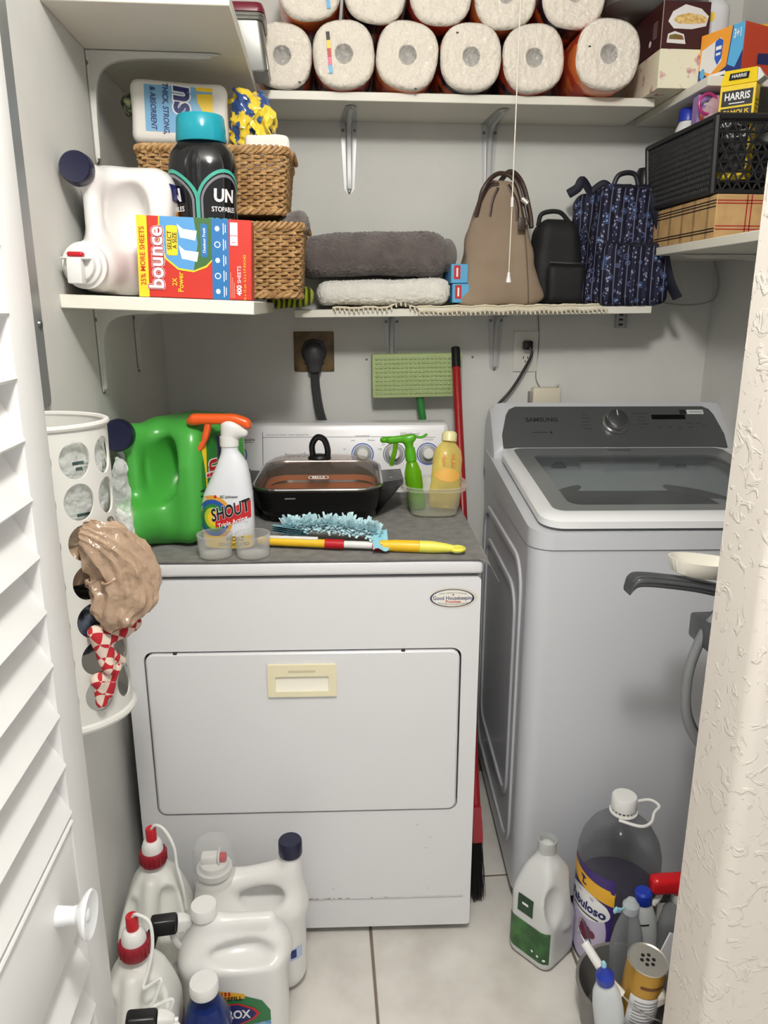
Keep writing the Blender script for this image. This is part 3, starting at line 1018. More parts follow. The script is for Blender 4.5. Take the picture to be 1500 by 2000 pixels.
# ------------------------------------------------------------------ boxes at the shelf corner
def carton(name, label, cat, loc, rz, w, d, h, m_side, r_=0.0012):
    """box with its front-left-bottom corner at the origin"""
    t = thing(name, label, cat, loc, rz)
    MB().rbox(0, w, 0, d, 0, h, r_, 1).build('carton', m_side, t)
    return t
def front(t, mb, x, z, material, name='print', off=0.0006, sx=1):
    return place(mb, (x, 0, z), (1, 0, 0), (0, 0, 1), off).build(name, material, t)
def side_l(t, mb, y, z, material, name='print', off=0.0006):
    """left side: drawing x runs towards the front"""
    return place(mb, (0, y, z), (0, -1, 0), (0, 0, 1), off).build(name, material, t)

def floral_mat():
    m = mat('floral_paper', (232, 226, 200), 0.6)
    nt = m.node_tree
    p = nt.nodes['Principled BSDF']
    tc = nt.nodes.new('ShaderNodeTexCoord')
    vo = nt.nodes.new('ShaderNodeTexVoronoi')
    vo.inputs['Scale'].default_value = 26
    nz = nt.nodes.new('ShaderNodeTexNoise')
    nz.inputs['Scale'].default_value = 60
    mx = nt.nodes.new('ShaderNodeMixRGB')
    mx.blend_type = 'ADD'
    mx.inputs[0].default_value = 0.035
    rp = nt.nodes.new('ShaderNodeValToRGB')
    e = rp.color_ramp.elements
    e[0].position = 0.0
    e[0].color = rgb(176, 110, 116)
    e[1].position = 0.30
    e[1].color = rgb(232, 226, 200)
    e2 = e.new(0.16)
    e2.color = rgb(206, 160, 156)
    nt.links.new(tc.outputs['Object'], mx.inputs[1])
    nt.links.new(nz.outputs['Color'], mx.inputs[2])
    nt.links.new(tc.outputs['Object'], nz.inputs['Vector'])
    nt.links.new(mx.outputs[0], vo.inputs['Vector'])
    nt.links.new(vo.outputs['Distance'], rp.inputs['Fac'])
    nt.links.new(rp.outputs['Color'], p.inputs['Base Color'])
    return m
M_floral = floral_mat()
t = carton('floral_box', 'cream box with faded pink flowers under the brown food box', 'box', (0.800, 0.505, 1.8955), 0, 0.112, 0.23, 0.083, M_floral)
t = carton('food_box', 'dark brown food carton with sandwich pictures on the floral box', 'box', (0.800, 0.508, 1.9795), 0, 0.114, 0.225, 0.098, mat('brown_carton', (66, 30, 30), 0.4))
M_plate = mat('plate_white_print', (228, 226, 224), 0.4)
def wrap_pic(t, cx, cz, s):
    q = MB()
    pts = [(-1.0, -0.25), (-0.8, 0.25), (-0.2, 0.62), (0.6, 0.42), (1.0, 0.05), (0.9, -0.45), (0.2, -0.62), (-0.7, -0.6)]
    front(t, poly2d([(cx + x * s, cz + z * s * 0.85) for x, z in pts]), 0, 0, M_plate, 'picture')
    front(t, poly2d([(cx + x * s * 0.85 + 0.1 * s, cz + (z * 0.45 - 0.08) * s * 0.85) for x, z in pts]), 0, 0, mat('bread_print', (200, 160, 84), 0.4, var=(140, (232, 204, 140), 0.4, 0.6)), 'picture', 0.0009)
wrap_pic(t, 0.062, 0.066, 0.048)
q = [(-0.022, -0.010), (-0.020, 0.008), (-0.004, 0.014), (0.018, 0.008), (0.024, -0.012)]
front(t, poly2d([(0.036 + x, 0.022 + z) for x, z in q]), 0, 0, M_plate, 'picture')
front(t, poly2d([(0.036 + x * 0.8, 0.024 + z * 0.45) for x, z in q]), 0, 0, mat('filling_print', (150, 66, 44), 0.5, var=(300, (90, 120, 50), 0.45, 0.55)), 'picture', 0.0009)
front(t, rect2d(0.0, 0.0016, 0.0, 0.098, 1, 1), 0, 0, mat('carton_edge', (170, 160, 150), 0.5), 'edge_line')
side_l(t, oval2d(0, 0, 0.007, 0.007), 0.06, 0.025, M_white_print)
for k in range(8):
    side_l(t, rect2d(-0.012, 0.012, 0, 0.0014, 1, 1), 0.035, 0.030 + 0.0045 * k, mat('small_print', (180, 150, 150), 0.5), 'fine_print')
# grey roasting pan lying on the boxes
t = thing('roasting_pan', 'grey rounded pan lying on top of the brown food box', 'pan', (0.828, 0.635, 2.078))
MB().lathe([(0.06, 0), (0.100, 0.004), (0.125, 0.020), (0.132, 0.055), (0.138, 0.062), (0.138, 0.066)], 48, a=1.0, b=0.72, e=2.6).build('pan_body', mat('grey_enamel', (132, 132, 128), 0.35, metal=0.4), t)
MB().tube([(x, y, 0.066) for x, y, _ in ring(0, 0, 0.138, 0.0995, 48, 2.6)], 0.003, 6, closed=True).build('pan_rim', M_steel, t)

# ------------------------------------------------------------------ things on the side shelf
M_orange_box = mat('orange_red_carton', (206, 70, 40), 0.4)
t = carton('orange_carton', 'orange carton with blue printed side on the upper side shelf', 'box', (0.944, 0.398, 1.8955), 24, 0.17, 0.116, 0.110, M_orange_box)
SK = 0.116 / 0.172
def side_s(t_, mb, y, z, mm, nm='print', off=0.0006):
    return side_l(t_, mb.warp(lambda x, yy, zz: (x * SK, yy * 1.25, zz)), y * SK, z * 1.25, mm, nm, off)
M_or = mat('orange_print', (240, 160, 50), 0.4)
side_s(t, rect2d(-0.172, -0.0, 0, 0.087, 1, 1), 0.0, 0.0005, mat('dark_blue_print', (36, 52, 120), 0.4), 'side_print', 0.0004)
side_s(t, poly2d([(-0.172, 0.030), (-0.172, 0.0875), (-0.048, 0.0875), (-0.060, 0.024), (-0.12, 0.010)]), 0.0, 0, M_or, 'side_print', 0.0007)
side_s(t, poly2d([(-0.168, 0.030), (-0.165, 0.062), (-0.090, 0.075), (-0.080, 0.035), (-0.120, 0.018)]), 0.0, 0, M_plate, 'side_print', 0.0009)
side_s(t, poly2d([(-0.044, 0.0875), (0.0, 0.0875), (0.0, 0.044), (-0.026, 0.018), (-0.056, 0.026)]), 0.0, 0, M_sky_print, 'side_print', 0.0008)
side_s(t, poly2d([(-0.112, 0.070), (-0.096, 0.074), (-0.080, 0.068), (-0.082, 0.040), (-0.097, 0.030), (-0.110, 0.042)]), 0.0, 0, M_blue_print, 'shield', 0.0011)
side_s(t, rect2d(-0.011, 0.011, -0.003, 0.003, 1, 1), 0.096, 0.058, M_white_print, 'fine_print', 0.0014)
side_s(t, rect2d(-0.009, 0.009, -0.002, 0.002, 1, 1), 0.096, 0.048, M_white_print, 'fine_print', 0.0014)
side_s(t, rect2d(-0.034, 0.030, -0.003, 0.003, 1, 1), 0.090, 0.014, M_white_print, 'fine_print', 0.0012)
side_s(t, text2d('3+1', 0.020, 0.02), 0.025, 0.072, M_white_print, 'lettering', 0.0012)
side_s(t, oval2d(0, 0, 0.010, 0.009), 0.155, 0.022, M_sky_print, 'badge', 0.0011)
side_s(t, rect2d(-0.172, 0, 0.0, 0.006, 1, 1), 0, 0, M_sky_print, 'side_print', 0.0008)
front(t, poly2d([(0.05, 0.03), (0.05, 0.052), (0.085, 0.056), (0.09, 0.034)]), 0, 0, M_navy_print, 'shield', 0.0006)
t = thing('spray_can', 'tall white aerosol can with blue label behind the orange carton', 'spray can', (0.956, 0.575, 1.8955))
sm = MB().lathe([(0.031, 0), (0.033, 0.003), (0.033, 0.185), (0.031, 0.192), (0.020, 0.205)], 36)
sm.build('can', mat('can_white', (224, 226, 230), 0.25, coat=0.3), t)
sb = sm.bvh()
MB().lathe([(0.019, 0.204), (0.019, 0.235), (0.012, 0.242)], 20).build('cap', M_white_plastic, t)
wrap(rect2d(-0.010, 0.018, 0.07, 0.125, 8, 6), sb, (0, 0, 0), (1, 0, 0), (0, 0, 1)).build('label', M_navy_print, t)
for k in range(3):
    wrap(rect2d(-0.024, -0.006 + 0.004 * k, 0.118 - 0.02 * k, 0.122 - 0.02 * k, 6, 1), sb, (0, 0, 0), (1, 0, 0), (0, 0, 1)).build('fine_print', M_grey_print, t)
wrap(oval2d(-0.020, 0.165, 0.008, 0.010), sb, (0, 0, 0), (1, 0, 0), (0, 0, 1)).build('label', M_yellow_print, t)
wrap(rect2d(-0.005, 0.014, 0.08, 0.10, 6, 4), sb, (0, 0, 0), (1, 0, 0), (0, 0, 1), 0.0012).build('label', M_plate, t)
t = thing('yellow_jar', 'yellow container standing behind the orange carton at the frame edge', 'container', (1.092, 0.600, 1.8955))
MB().lathe([(0.036, 0), (0.038, 0.004), (0.038, 0.125), (0.033, 0.135)], 32).build('jar', mat('yellow_plastic', (238, 196, 30), 0.35), t)
MB().lathe([(0.036, 0.1355), (0.036, 0.158), (0.030, 0.162)], 32).build('lid', mat('yellow_plastic', (238, 196, 30), 0.35), t)
t = carton('dark_red_box', 'dark red carton at the back of the upper side shelf', 'box', (0.970, 0.645, 1.8955), 0, 0.15, 0.15, 0.175, mat('dark_red_carton', (110, 30, 34), 0.5))

# ------------------------------------------------------------------ plaid cardboard box with black basket
M_kraft = mat('kraft_board', (196, 160, 108), 0.75, var=(30, (186, 150, 100), 0.4, 0.6))
t = carton('plaid_box', 'kraft cardboard box with red and black plaid lines', 'box', (0.872, 0.300, 1.5455), 0, 0.255, 0.375, 0.092, M_kraft, 0.002)
M_pr = mat('plaid_red', (170, 34, 38), 0.5)
M_pb = mat('plaid_black', (34, 26, 24), 0.5)
for z in (0.018, 0.025, 0.072, 0.078):
    front(t, rect2d(0.001, 0.254, 0, 0.0022, 1, 1), 0, z, M_pr, 'plaid_line')
for x in (0.068, 0.078, 0.200, 0.210):
    front(t, rect2d(0, 0.0028, 0.001, 0.091, 1, 1), x, 0, M_pr, 'plaid_line')
for z in (0.014, 0.020, 0.066, 0.073, 0.079):
    side_l(t, rect2d(-0.384, -0.001, 0, 0.0026, 1, 1), 0, z, M_pb, 'plaid_line')
for y in (0.035, 0.041, 0.10, 0.106, 0.16, 0.166, 0.225, 0.231, 0.29, 0.296, 0.35, 0.356):
    side_l(t, rect2d(0, 0.0016, 0.001, 0.091, 1, 1), y, 0, M_pb, 'plaid_line')

M_bask = mat('black_basket_plastic', (26, 27, 29), 0.45)
t = thing('plastic_basket', 'black plastic lattice basket standing on the plaid cardboard box', 'basket', (0.999, 0.492, 1.6385))
bw_, bd_, bh_, fl_ = 0.130, 0.170, 0.160, 0.010
def wall_pt(side, u, v, off=0.0):
    """u 0..1 along the wall, v height"""
    f = fl_ * v / bh_
    a, b = bw_ + f + off, bd_ + f + off
    if side == 0:
        return Vector((-a + 2 * a * u, -b, v))
    if side == 1:
        return Vector((a, -b + 2 * b * u, v))
    if side == 2:
        return Vector((a - 2 * a * u, b, v))
    return Vector((-a, b - 2 * b * u, v))
m = MB()
for s_ in range(4):
    L = 2 * (bw_ if s_ in (0, 2) else bd_)
    fine = s_ in (1, 3)
    nrow = 11 if fine else 7
    hole = s_ == 0
    dz = (bh_ - 0.022) / nrow
    du = dz * 1.1547 / L * (0.62 if fine else 1.0)
    rb = 0.0034 if fine else 0.0027
    for r_ in range(nrow + 1):
        z = 0.008 + r_ * dz
        if hole and abs(z - 0.118) < 0.012:
            m.tube([wall_pt(s_, 0, z), wall_pt(s_, 0.34, z)], rb, 5)
            m.tube([wall_pt(s_, 0.66, z), wall_pt(s_, 1, z)], rb, 5)
        else:
            m.tube([wall_pt(s_, 0, z), wall_pt(s_, 1, z)], rb, 5)
    ncol = int(1.0 / du)
    for r_ in range(nrow):
        z0, z1 = 0.008 + r_ * dz, 0.008 + (r_ + 1) * dz
        for c in range(ncol + 1):
            u0 = (c + 0.5 * (r_ % 2)) * du
            if u0 > 1:
                continue
            if hole and 0.32 < u0 < 0.68 and 0.098 < z0 < 0.125:
                continue
            for sg in (-1, 1):
                u1 = u0 + sg * 0.5 * du
                if 0 <= u1 <= 1:
                    m.tube([wall_pt(s_, u0, z0), wall_pt(s_, u1, z1)], rb * 0.9, 4, cap=False)
bo_ = m.build('lattice', M_bask, t)
bo_['kind'] = 'stuff'
m = MB()
m.tube([tuple(wall_pt(s_, u, bh_ - 0.004)) for s_ in range(4) for u in (0.0, 0.25, 0.5, 0.75)], 0.008, 6, closed=True)
m.build('rim', M_bask, t)
m = MB()
m.tube([tuple(wall_pt(s_, u, 0.006)) for s_ in range(4) for u in (0.0, 0.5)], 0.006, 6, closed=True)
m.build('base_rim', M_bask, t)
MB().box(-bw_, bw_, -bd_, bd_, 0.002, 0.005).build('base', M_bask, t)
for s_ in range(4):
    q = MB().tube([wall_pt(s_, 0, 0.003), wall_pt(s_, 0, bh_ - 0.003)], 0.008, 8)
    q.build('corner_post', M_bask, t)
m = MB().tube([tuple(wall_pt(0, 0.5 + 0.16 * math.cos(a), 0.118 + 0.016 * math.sin(a))) for a in [2 * PI * k / 28 for k in range(28)]], 0.004, 6, closed=True)
m.build('grip_hole_rim', M_bask, t)

BZ = 1.678
# yellow roach tablet carton
M_ry = mat('bright_yellow_carton', (238, 206, 32), 0.4)
t = thing('tablet_carton', 'yellow gable-top tablet carton with black lettering in the black basket', 'carton', (0.930, 0.364, 1.672), -42)
MB().rbox(-0.037, 0.037, -0.018, 0.018, 0, 0.195, 0.001, 1).build('carton', M_ry, t)
m = MB().loft([[(-0.037, -0.018, 0.1955), (0.037, -0.018, 0.1955), (0.037, 0.018, 0.1955), (-0.037, 0.018, 0.1955)], [(-0.035, -0.004, 0.228), (0.032, -0.004, 0.228), (0.032, 0.004, 0.228), (-0.035, 0.004, 0.228)]])
m.build('gable', M_ry, t, angle=10)
m = MB().loft([[(0.0375, -0.017, 0.1955), (0.0375, 0.017, 0.1955), (0.052, 0.016, 0.205), (0.050, -0.016, 0.205)], [(0.033, -0.004, 0.226), (0.033, 0.004, 0.226), (0.036, 0.004, 0.226), (0.036, -0.004, 0.226)]])
m.build('flap', M_plate, t, angle=10)
def hf(mb, x, z, mm, nm='lettering', off=0.0006):
    return place(mb, (x, -0.018, z), (1, 0, 0), (0, 0, 1), off).build(nm, mm, t)
hf(rect2d(-0.032, 0.032, 0.153, 0.184, 1, 1), 0, 0, M_ink, 'panel', 0.0004)
hf(text2d('HARRIS', 0.020, 0.025, sx=0.80), 0, 0.171, M_white_print, off=0.0008)
hf(rect2d(-0.016, 0.016, -0.001, 0.001, 1, 1), 0, 0.158, M_white_print, 'fine_print', off=0.0008)
hf(rect2d(-0.032, 0.032, 0.02, 0.149, 1, 1), 0, 0, M_ink, 'panel', 0.0004)
hf(text2d('FAMOUS', 0.0165, 0.02, sx=0.82), 0, 0.138, M_yellow_print, off=0.0008)
hf(text2d('ROACH', 0.022, 0.01, sx=0.78), 0, 0.118, M_white_print, off=0.0008)
hf(text2d('TABLETS', 0.022, 0.01, sx=0.62), 0, 0.095, M_white_print, off=0.0008)
q = rect2d(-0.020, 0.020, -0.008, 0.008, 1, 1)
place(q, (-0.002, -0.0115, 0.2125), (1, 0, 0), (0, 0.014, 0.0325), 0.0008).build('panel', M_ink, t)
place(text2d('HARRIS', 0.0115, 0.02, sx=0.8), (-0.002, -0.0115, 0.2125), (1, 0, 0), (0, 0.014, 0.0325), 0.0012).build('lettering', M_white_print, t)
for k in range(9):
    place(rect2d(-0.011, 0.011, 0, 0.0018, 1, 1), (0.037, 0, 0.09 + 0.009 * k), (0, 1, 0), (0, 0, 1), 0.0006).build('fine_print', M_ink, t)
# purple carton
t = thing('purple_carton', 'small lilac carton with white letters in the black basket', 'carton', (0.902, 0.462, BZ), -6)
MB().rbox(-0.024, 0.024, -0.018, 0.018, 0, 0.192, 0.001, 1).build('carton', mat('lilac_carton', (160, 130, 190), 0.4), t)
place(text2d('T', 0.026, 0.04, 0.2), (0, -0.018, 0.150), (1, 0, 0), (0, 0, 1), 0.0006).build('lettering', M_white_print, t)
place(rect2d(-0.012, 0.012, -0.003, 0.003, 1, 1), (0, -0.018, 0.172), (1, 0, 0), (0, 0, 1), 0.0006).build('fine_print', M_white_print, t)
place(rect2d(-0.008, 0.006, 0.02, 0.06, 1, 1), (-0.010, -0.018, 0.09), (1, 0, 0), (0, 0, 1), 0.0005).build('print', mat('salmon_print', (226, 120, 100), 0.4), t)
# small white bottle with blue cap
t = thing('small_bottle', 'white and yellow bottle with a blue cap at the end of the black basket', 'bottle', (0.908, 0.560, BZ))
sm = MB().lathe([(0.026, 0), (0.029, 0.004), (0.030, 0.11), (0.028, 0.140), (0.020, 0.158)], 32)
sm.build('bottle', M_white_plastic, t)
wrap(oval2d(0, 0, 0.02, 0.03, e=2.5), sm.bvh(), (-0.008, 0, 0.105), (1, 0, 0), (0, 0, 1)).build('label', M_yellow_print, t)
MB().lathe([(0.0225, 0.1585), (0.0225, 0.183), (0.019, 0.188), (0.010, 0.189)], 28).build('cap', mat('blue_cap', (36, 54, 170), 0.35), t)
# pink pouch with magenta ring
t = thing('pink_pouch', 'crumpled clear pink pouch with a magenta ring in the black basket', 'pouch', (0.906, 0.420, 1.690))
m = nets(lambda X, Y, Z: sd_ell(X, Y, Z, (0, 0, 0.085), (0.034, 0.016, 0.082)) + 0.006 * wob(X, Y, Z, 95, 2), (-0.07, -0.04, -0.01), (0.07, 0.04, 0.19), 0.005)
m.build('pouch', clear('pink_film', (244, 222, 226), 0.35, 0.2, body=(236, 214, 218)), t)
MB().tube(arc((-0.022, -0.006, 0.152), 0.021, 0, 360, 24)[:-1], 0.0035, 8, closed=True).build('ring', mat('magenta_plastic', (176, 50, 120), 0.3), t)
t = thing('teal_packet', 'teal printed packet inside the black basket near its grip hole', 'packet', (1.060, 0.385, 1.645), 12)
m = MB().grid(lambda u, v: ((u - 0.5) * 0.085, 0.010 * math.sin(u * PI) * math.sin(v * PI) - 0.018, v * 0.145), 8, 8)
m.grid(lambda u, v: ((0.5 - u) * 0.085, -0.010 * math.sin(u * PI) * math.sin(v * PI) * -1 + 0.004 - 0.018, v * 0.145), 8, 8)
m.build('packet', mat('teal_packet_film', (40, 110, 104), 0.3, var=(40, (150, 60, 60), 0.5, 0.55)), t)

# dark drink bottles behind the plaid box
for k, (x, y, h, cc, lab) in enumerate(((0.888, 0.745, 0.215, (22, 24, 28), 'black drink bottle standing behind the plaid cardboard box'), (0.960, 0.735, 0.232, (24, 32, 84), 'navy blue drink bottle behind the plaid cardboard box'))):
    t = thing('drink_bottle', lab, 'bottle', (x, y, 1.5455))
    mm = mat('drink_bottle_%s' % ('black' if k == 0 else 'navy'), cc, 0.3)
    MB().lathe([(0.030, 0), (0.033, 0.004), (0.033, h * 0.62), (0.031, h * 0.66), (0.033, h * 0.70), (0.024, h * 0.80)], 28).build('bottle', mm, t)
    MB().lathe([(0.025, h * 0.801), (0.025, h * 0.95), (0.020, h)], 28).build('cap', mm, t)
# ================================================================== middle shelf
def towel_mat(name, col, col2, sc=900):
    m = mat(name, col, 0.95, spec=0.1, sheen=0.4, var=(26, col2, 0.35, 0.7), bump=(sc, 0.8, 0.004, 2))
    return m
M_gt = towel_mat('grey_terry', (116, 107, 104), (98, 90, 88), 420)
M_wt = towel_mat('white_terry', (244, 242, 234), (234, 231, 222), 420)
def z_mid(x):
    return 1.396 + (x - 0.402) * 0.011
t = thing('bath_towel', 'rolled grey plush towel lying on the folded white towel', 'towel', (0.14, 0.690, 1.4685))
def f_(X, Y, Z):
    d = sd_rbox(X, Y, Z, (0, 0, 0.057 + 0.006 * np.sin(X * 9 + 1)), (0.198, 0.088, 0.0535 + 0.010 * np.clip(X + 0.05, -0.2, 0.2)), 0.05)
    return smax(d, -(Z - 0.0025), 0.01) + 0.0028 * wob(X, Y, Z, 30, 1.0) + 0.0016 * wob(X, Y, Z, 75, 4)
m = rough_up(nets(f_, (-0.22, -0.11, -0.012), (0.22, 0.11, 0.14), 0.0036), 0.0046, 210)
m.build('towel_fold', M_gt, t, angle=180)
m = nets(lambda X, Y, Z: sd_ell(X, Y, Z, (0.196, -0.02, 0.060), (0.022, 0.06, 0.044)) + 0.002 * wob(X, Y, Z, 70, 2), (0.16, -0.10, 0.0), (0.23, 0.06, 0.12), 0.004)
m.build('rolled_end', M_gt, t, angle=180)
t = thing('bath_towel', 'folded white plush towel under the grey one', 'towel', (0.163, 0.690, 1.4015))
def f_(X, Y, Z):
    d = sd_rbox(X, Y, Z, (0, 0, 0.0325 + 0.012 * np.clip(X, -0.2, 0.2)), (0.173, 0.09, 0.0315 + 0.014 * np.clip(X, -0.2, 0.2)), 0.028)
    return d + 0.0022 * wob(X, Y, Z, 42, 2.5)
m = rough_up(nets(f_, (-0.195, -0.11, -0.006), (0.195, 0.11, 0.085), 0.0036), 0.0042, 210, 3)
m.v = [(x, y, max(z, 0.0)) for x, y, z in m.v]
m.build('towel_fold', M_wt, t, angle=180)
t = thing('green_cloth', 'bundled green and yellow striped cloth between the basket and white towel', 'cloth', (-0.072, 0.560, 1.3995), 8)
def stripe_mat(name, c1, c2, scale):
    m = mat(name, c1, 0.9, spec=0.15, sheen=0.2)
    nt = m.node_tree
    p = nt.nodes['Principled BSDF']
    tc = nt.nodes.new('ShaderNodeTexCoord')
    wv = nt.nodes.new('ShaderNodeTexWave')
    wv.inputs['Scale'].default_value = scale
    wv.inputs['Distortion'].default_value = 4
    rp = nt.nodes.new('ShaderNodeValToRGB')
    rp.color_ramp.elements[0].color = rgb(*c1)
    rp.color_ramp.elements[1].color = rgb(*c2)
    rp.color_ramp.elements[0].position = 0.4
    rp.color_ramp.elements[1].position = 0.6
    nt.links.new(tc.outputs['Object'], wv.inputs['Vector'])
    nt.links.new(wv.outputs['Fac'], rp.inputs['Fac'])
    nt.links.new(rp.outputs['Color'], p.inputs['Base Color'])
    return m
m = nets(lambda X, Y, Z: sd_rbox(X, Y, Z, (0, 0.03, 0.021 + 0.10 * np.clip(X, -0.05, 0.05)), (0.058, 0.055, 0.024), 0.022) + 0.003 * wob(X, Y, Z, 60, 1.5), (-0.08, -0.05, -0.015), (0.08, 0.11, 0.06), 0.0045)
m.v = [(x, y, max(z, -0.004) if x > -0.02 else z) for x, y, z in m.v]
m.build('cloth', stripe_mat('green_yellow_cloth', (48, 66, 26), (168, 172, 40), 22), t, angle=180)

for k, lab in enumerate(('lower of two stacked light blue and red small boxes', 'upper of two stacked light blue and red small boxes')):
    t = carton('small_blue_box', lab, 'box', (0.338 + 0.004 * (1 - k), 0.612, 1.4085 + 0.049 * k), 2 * k, 0.044, 0.12, 0.0475, mat('light_blue_carton', (96, 170, 214), 0.35))
    t['group'] = 'small blue boxes'
    front(t, rect2d(0.007, 0.024, 0.010, 0.044, 1, 1), 0, 0, mat('box_red', (190, 44, 44), 0.4), 'print')
    place(rect2d(-0.011, 0.011, -0.0022, 0.0022, 1, 1), (0.0155, 0, 0.027), (0, 0, -1), (1, 0, 0), 0.0009).build('fine_print', M_white_print, t)

# crocheted runner under the bags
M_croch = mat('cream_crochet', (226, 218, 196), 0.95, spec=0.1)
t = thing('shelf_runner', 'cream crocheted shelf runner with a scalloped edge under the bags', 'runner', (0.40, 0.60, 0))
m = MB()
def run(u, v):
    x = -0.37 + 0.72 * u
    fr = -0.016 - 0.013 * math.exp(-((u - 0.62) / 0.25) ** 2)
    y = fr + (0.19 - fr) * v
    z = z_mid(x + 0.40) + 0.0035
    if v < 0.25:
        z += 0.013 * math.exp(-((u - 0.245) / 0.035) ** 2) * (1 - v * 4) - 0.012 * max(0, (0.10 - v) / 0.10) * (1 if u > 0.3 else 0.2)
        z += 0.0015 * math.sin(u * 60)
    return (x, y, z)
nu, nv = 120, 16
m.grid(run, nu, nv)
m.grid(lambda u, v: tuple(Vector(run(u, v)) - Vector((0, 0, 0.0022))), nu, nv)
m.f = [f if i < nu * nv else tuple(reversed(f)) for i, f in enumerate(m.f)]
m.build('crochet', M_croch, t, angle=180)
for k in range(60):
    u = (k + 0.5) / 60
    p0 = Vector(run(u, 0))
    MB().tube([p0 + Vector((0, 0.004, -0.001)), p0 + Vector((0, -0.004, -0.003)), p0 + Vector((0.001, -0.0035, -0.0085))], [0.0026, 0.0026, 0.0018], 6).build('fringe_loop', M_croch, t)
for k in range(6):
    v = 0.10 + 0.03 * k
    MB().tube([tuple(Vector(run(u / 60.0, v)) + Vector((0, 0, 0.0005 + 0.0012 * (u % 2)))) for u in range(61)], 0.0018, 5).build('crochet_row', M_croch, t)

# tan tote
M_tan = mat('tan_canvas', (150, 132, 112), 0.75, spec=0.25, bump=(350, 0.2, 0.001), var=(9, (138, 121, 102), 0.4, 0.7))
M_brn = mat('brown_leather', (62, 45, 38), 0.45)
t = thing('tote_bag', 'tan canvas tote bag with dark brown handles, behind the pull cord', 'bag', (0.482, 0.668, z_mid(0.485) + 0.0045))
def f_(X, Y, Z):
    q = np.clip(Z / 0.30, 0, 1)
    hw_ = 0.112 - 0.062 * q ** 1.3
    hd_ = 0.064 - 0.042 * q
    cx = -0.012 + 0.0 * q
    d = sd_rbox((X - cx) / hw_ * 0.1, Y / hd_ * 0.1, Z, (0, 0, 0.150), (0.1, 0.1, 0.155), 0.035) * 0.62
    return d + 0.006 * wob(X, Y, Z, 30, 0.6) + 0.0024 * wob(X, Y, Z, 70, 2.0)
m = nets(f_, (-0.15, -0.11, -0.01), (0.15, 0.11, 0.325), 0.005)
m.v = [(x, y, max(z, 0)) for x, y, z in m.v]
bv = m.bvh()
m.build('bag_body', M_tan, t, angle=180)
def ribbon_on(bv, pts, w, name, mm, t, off=0.002):
    q = MB()
    P = bez([(x, 0, z) for x, z in pts], 24)
    q.tube([(p[0], 0, p[2]) for p in P], w, 6)
    V = []
    for x, y, z in q.v:
        h = bv.ray_cast(Vector((x, -0.3, z)), Vector((0, 1, 0)))
        yy = h[0].y if h[0] is not None else -0.02
        V.append((x, yy - off + y * 0.35, z))
    q.v = V
    return q.build(name, mm, t)
ribbon_on(bv, [(-0.078, 0.225), (-0.066, 0.262), (-0.045, 0.295), (-0.02, 0.302)], 0.0045, 'binding', M_brn, t)
ribbon_on(bv, [(-0.043, 0.222), (-0.036, 0.262), (-0.022, 0.292)], 0.0035, 'binding', M_brn, t)
ribbon_on(bv, [(0.030, 0.212), (0.026, 0.255), (0.004, 0.300)], 0.0045, 'binding', M_brn, t)
ribbon_on(bv, [(0.062, 0.0), (0.056, 0.10), (0.045, 0.24)], 0.0018, 'seam', mat('tan_seam', (104, 88, 74), 0.8), t)
MB().tube(bez([(-0.078, -0.030, 0.222), (-0.062, -0.045, 0.29), (-0.02, -0.03, 0.325), (0.025, -0.03, 0.300), (0.052, -0.045, 0.20)], 40), 0.0058, 8).build('handle', M_brn, t)
MB().tube(bez([(-0.02, 0.0, 0.300), (0.01, -0.012, 0.332), (0.045, -0.005, 0.305), (0.064, -0.02, 0.235), (0.068, -0.03, 0.195)], 40), 0.0065, 8).build('handle', M_brn, t)
MB().rbox(0.026, 0.046, -0.058, -0.052, 0.185, 0.217, 0.002, 2).build('leather_tab', M_brn, t)
MB().tube([(0.033, -0.058, 0.262), (0.047, -0.062, 0.250)], 0.0062, 12).build('zip_pull', mat('pearl_metal', (214, 210, 198), 0.3, metal=0.5), t)

# black bag
M_blk = mat('black_nylon', (17, 17, 19), 0.7, bump=(300, 0.15, 0.001))
t = thing('black_bag', 'black nylon bag between the tan tote and the blue backpack', 'bag', (0.640, 0.722, z_mid(0.63) + 0.0045))
def f_(X, Y, Z):
    q = np.clip(Z / 0.23, 0, 1)
    d = sd_rbox(X / (1 - 0.30 * q ** 2), Y / (1 - 0.2 * q), Z, (0.0, 0, 0.11), (0.074, 0.06, 0.112), 0.040) * 0.75
    return smin(d, sd_rbox(X, Y, Z, (0.018, -0.058, 0.055), (0.052, 0.016, 0.05), 0.016), 0.008) + 0.002 * wob(X, Y, Z, 45, 1.2)
m = nets(f_, (-0.12, -0.11, -0.01), (0.13, 0.095, 0.25), 0.005)
m.v = [(x, y, max(z, 0)) for x, y, z in m.v]
m.build('bag_body', M_blk, t, angle=180)
MB().tube(bez([(-0.055, -0.02, 0.205), (-0.045, -0.02, 0.235), (0.0, -0.02, 0.240), (0.03, -0.02, 0.215)], 24), 0.006, 8).build('handle', M_blk, t)
MB().tube(bez([(0.06, -0.066, 0.20), (0.075, -0.066, 0.16), (0.09, -0.08, 0.115)], 16), 0.0022, 6).build('zip', mat('dark_zip', (70, 70, 74), 0.4, metal=0.4), t)
MB().tube(bez([(-0.03, -0.066, 0.11), (0.03, -0.085, 0.106), (0.09, -0.078, 0.108)], 16), 0.0016, 6).build('pocket_zip', mat('dark_zip', (70, 70, 74), 0.4, metal=0.4), t)
MB().tube(bez([(0.088, -0.082, 0.15), (0.094, -0.086, 0.125), (0.104, -0.088, 0.118)], 12), 0.0022, 6).build('zip_pull', mat('pearl_metal', (214, 210, 198), 0.3, metal=0.5), t)

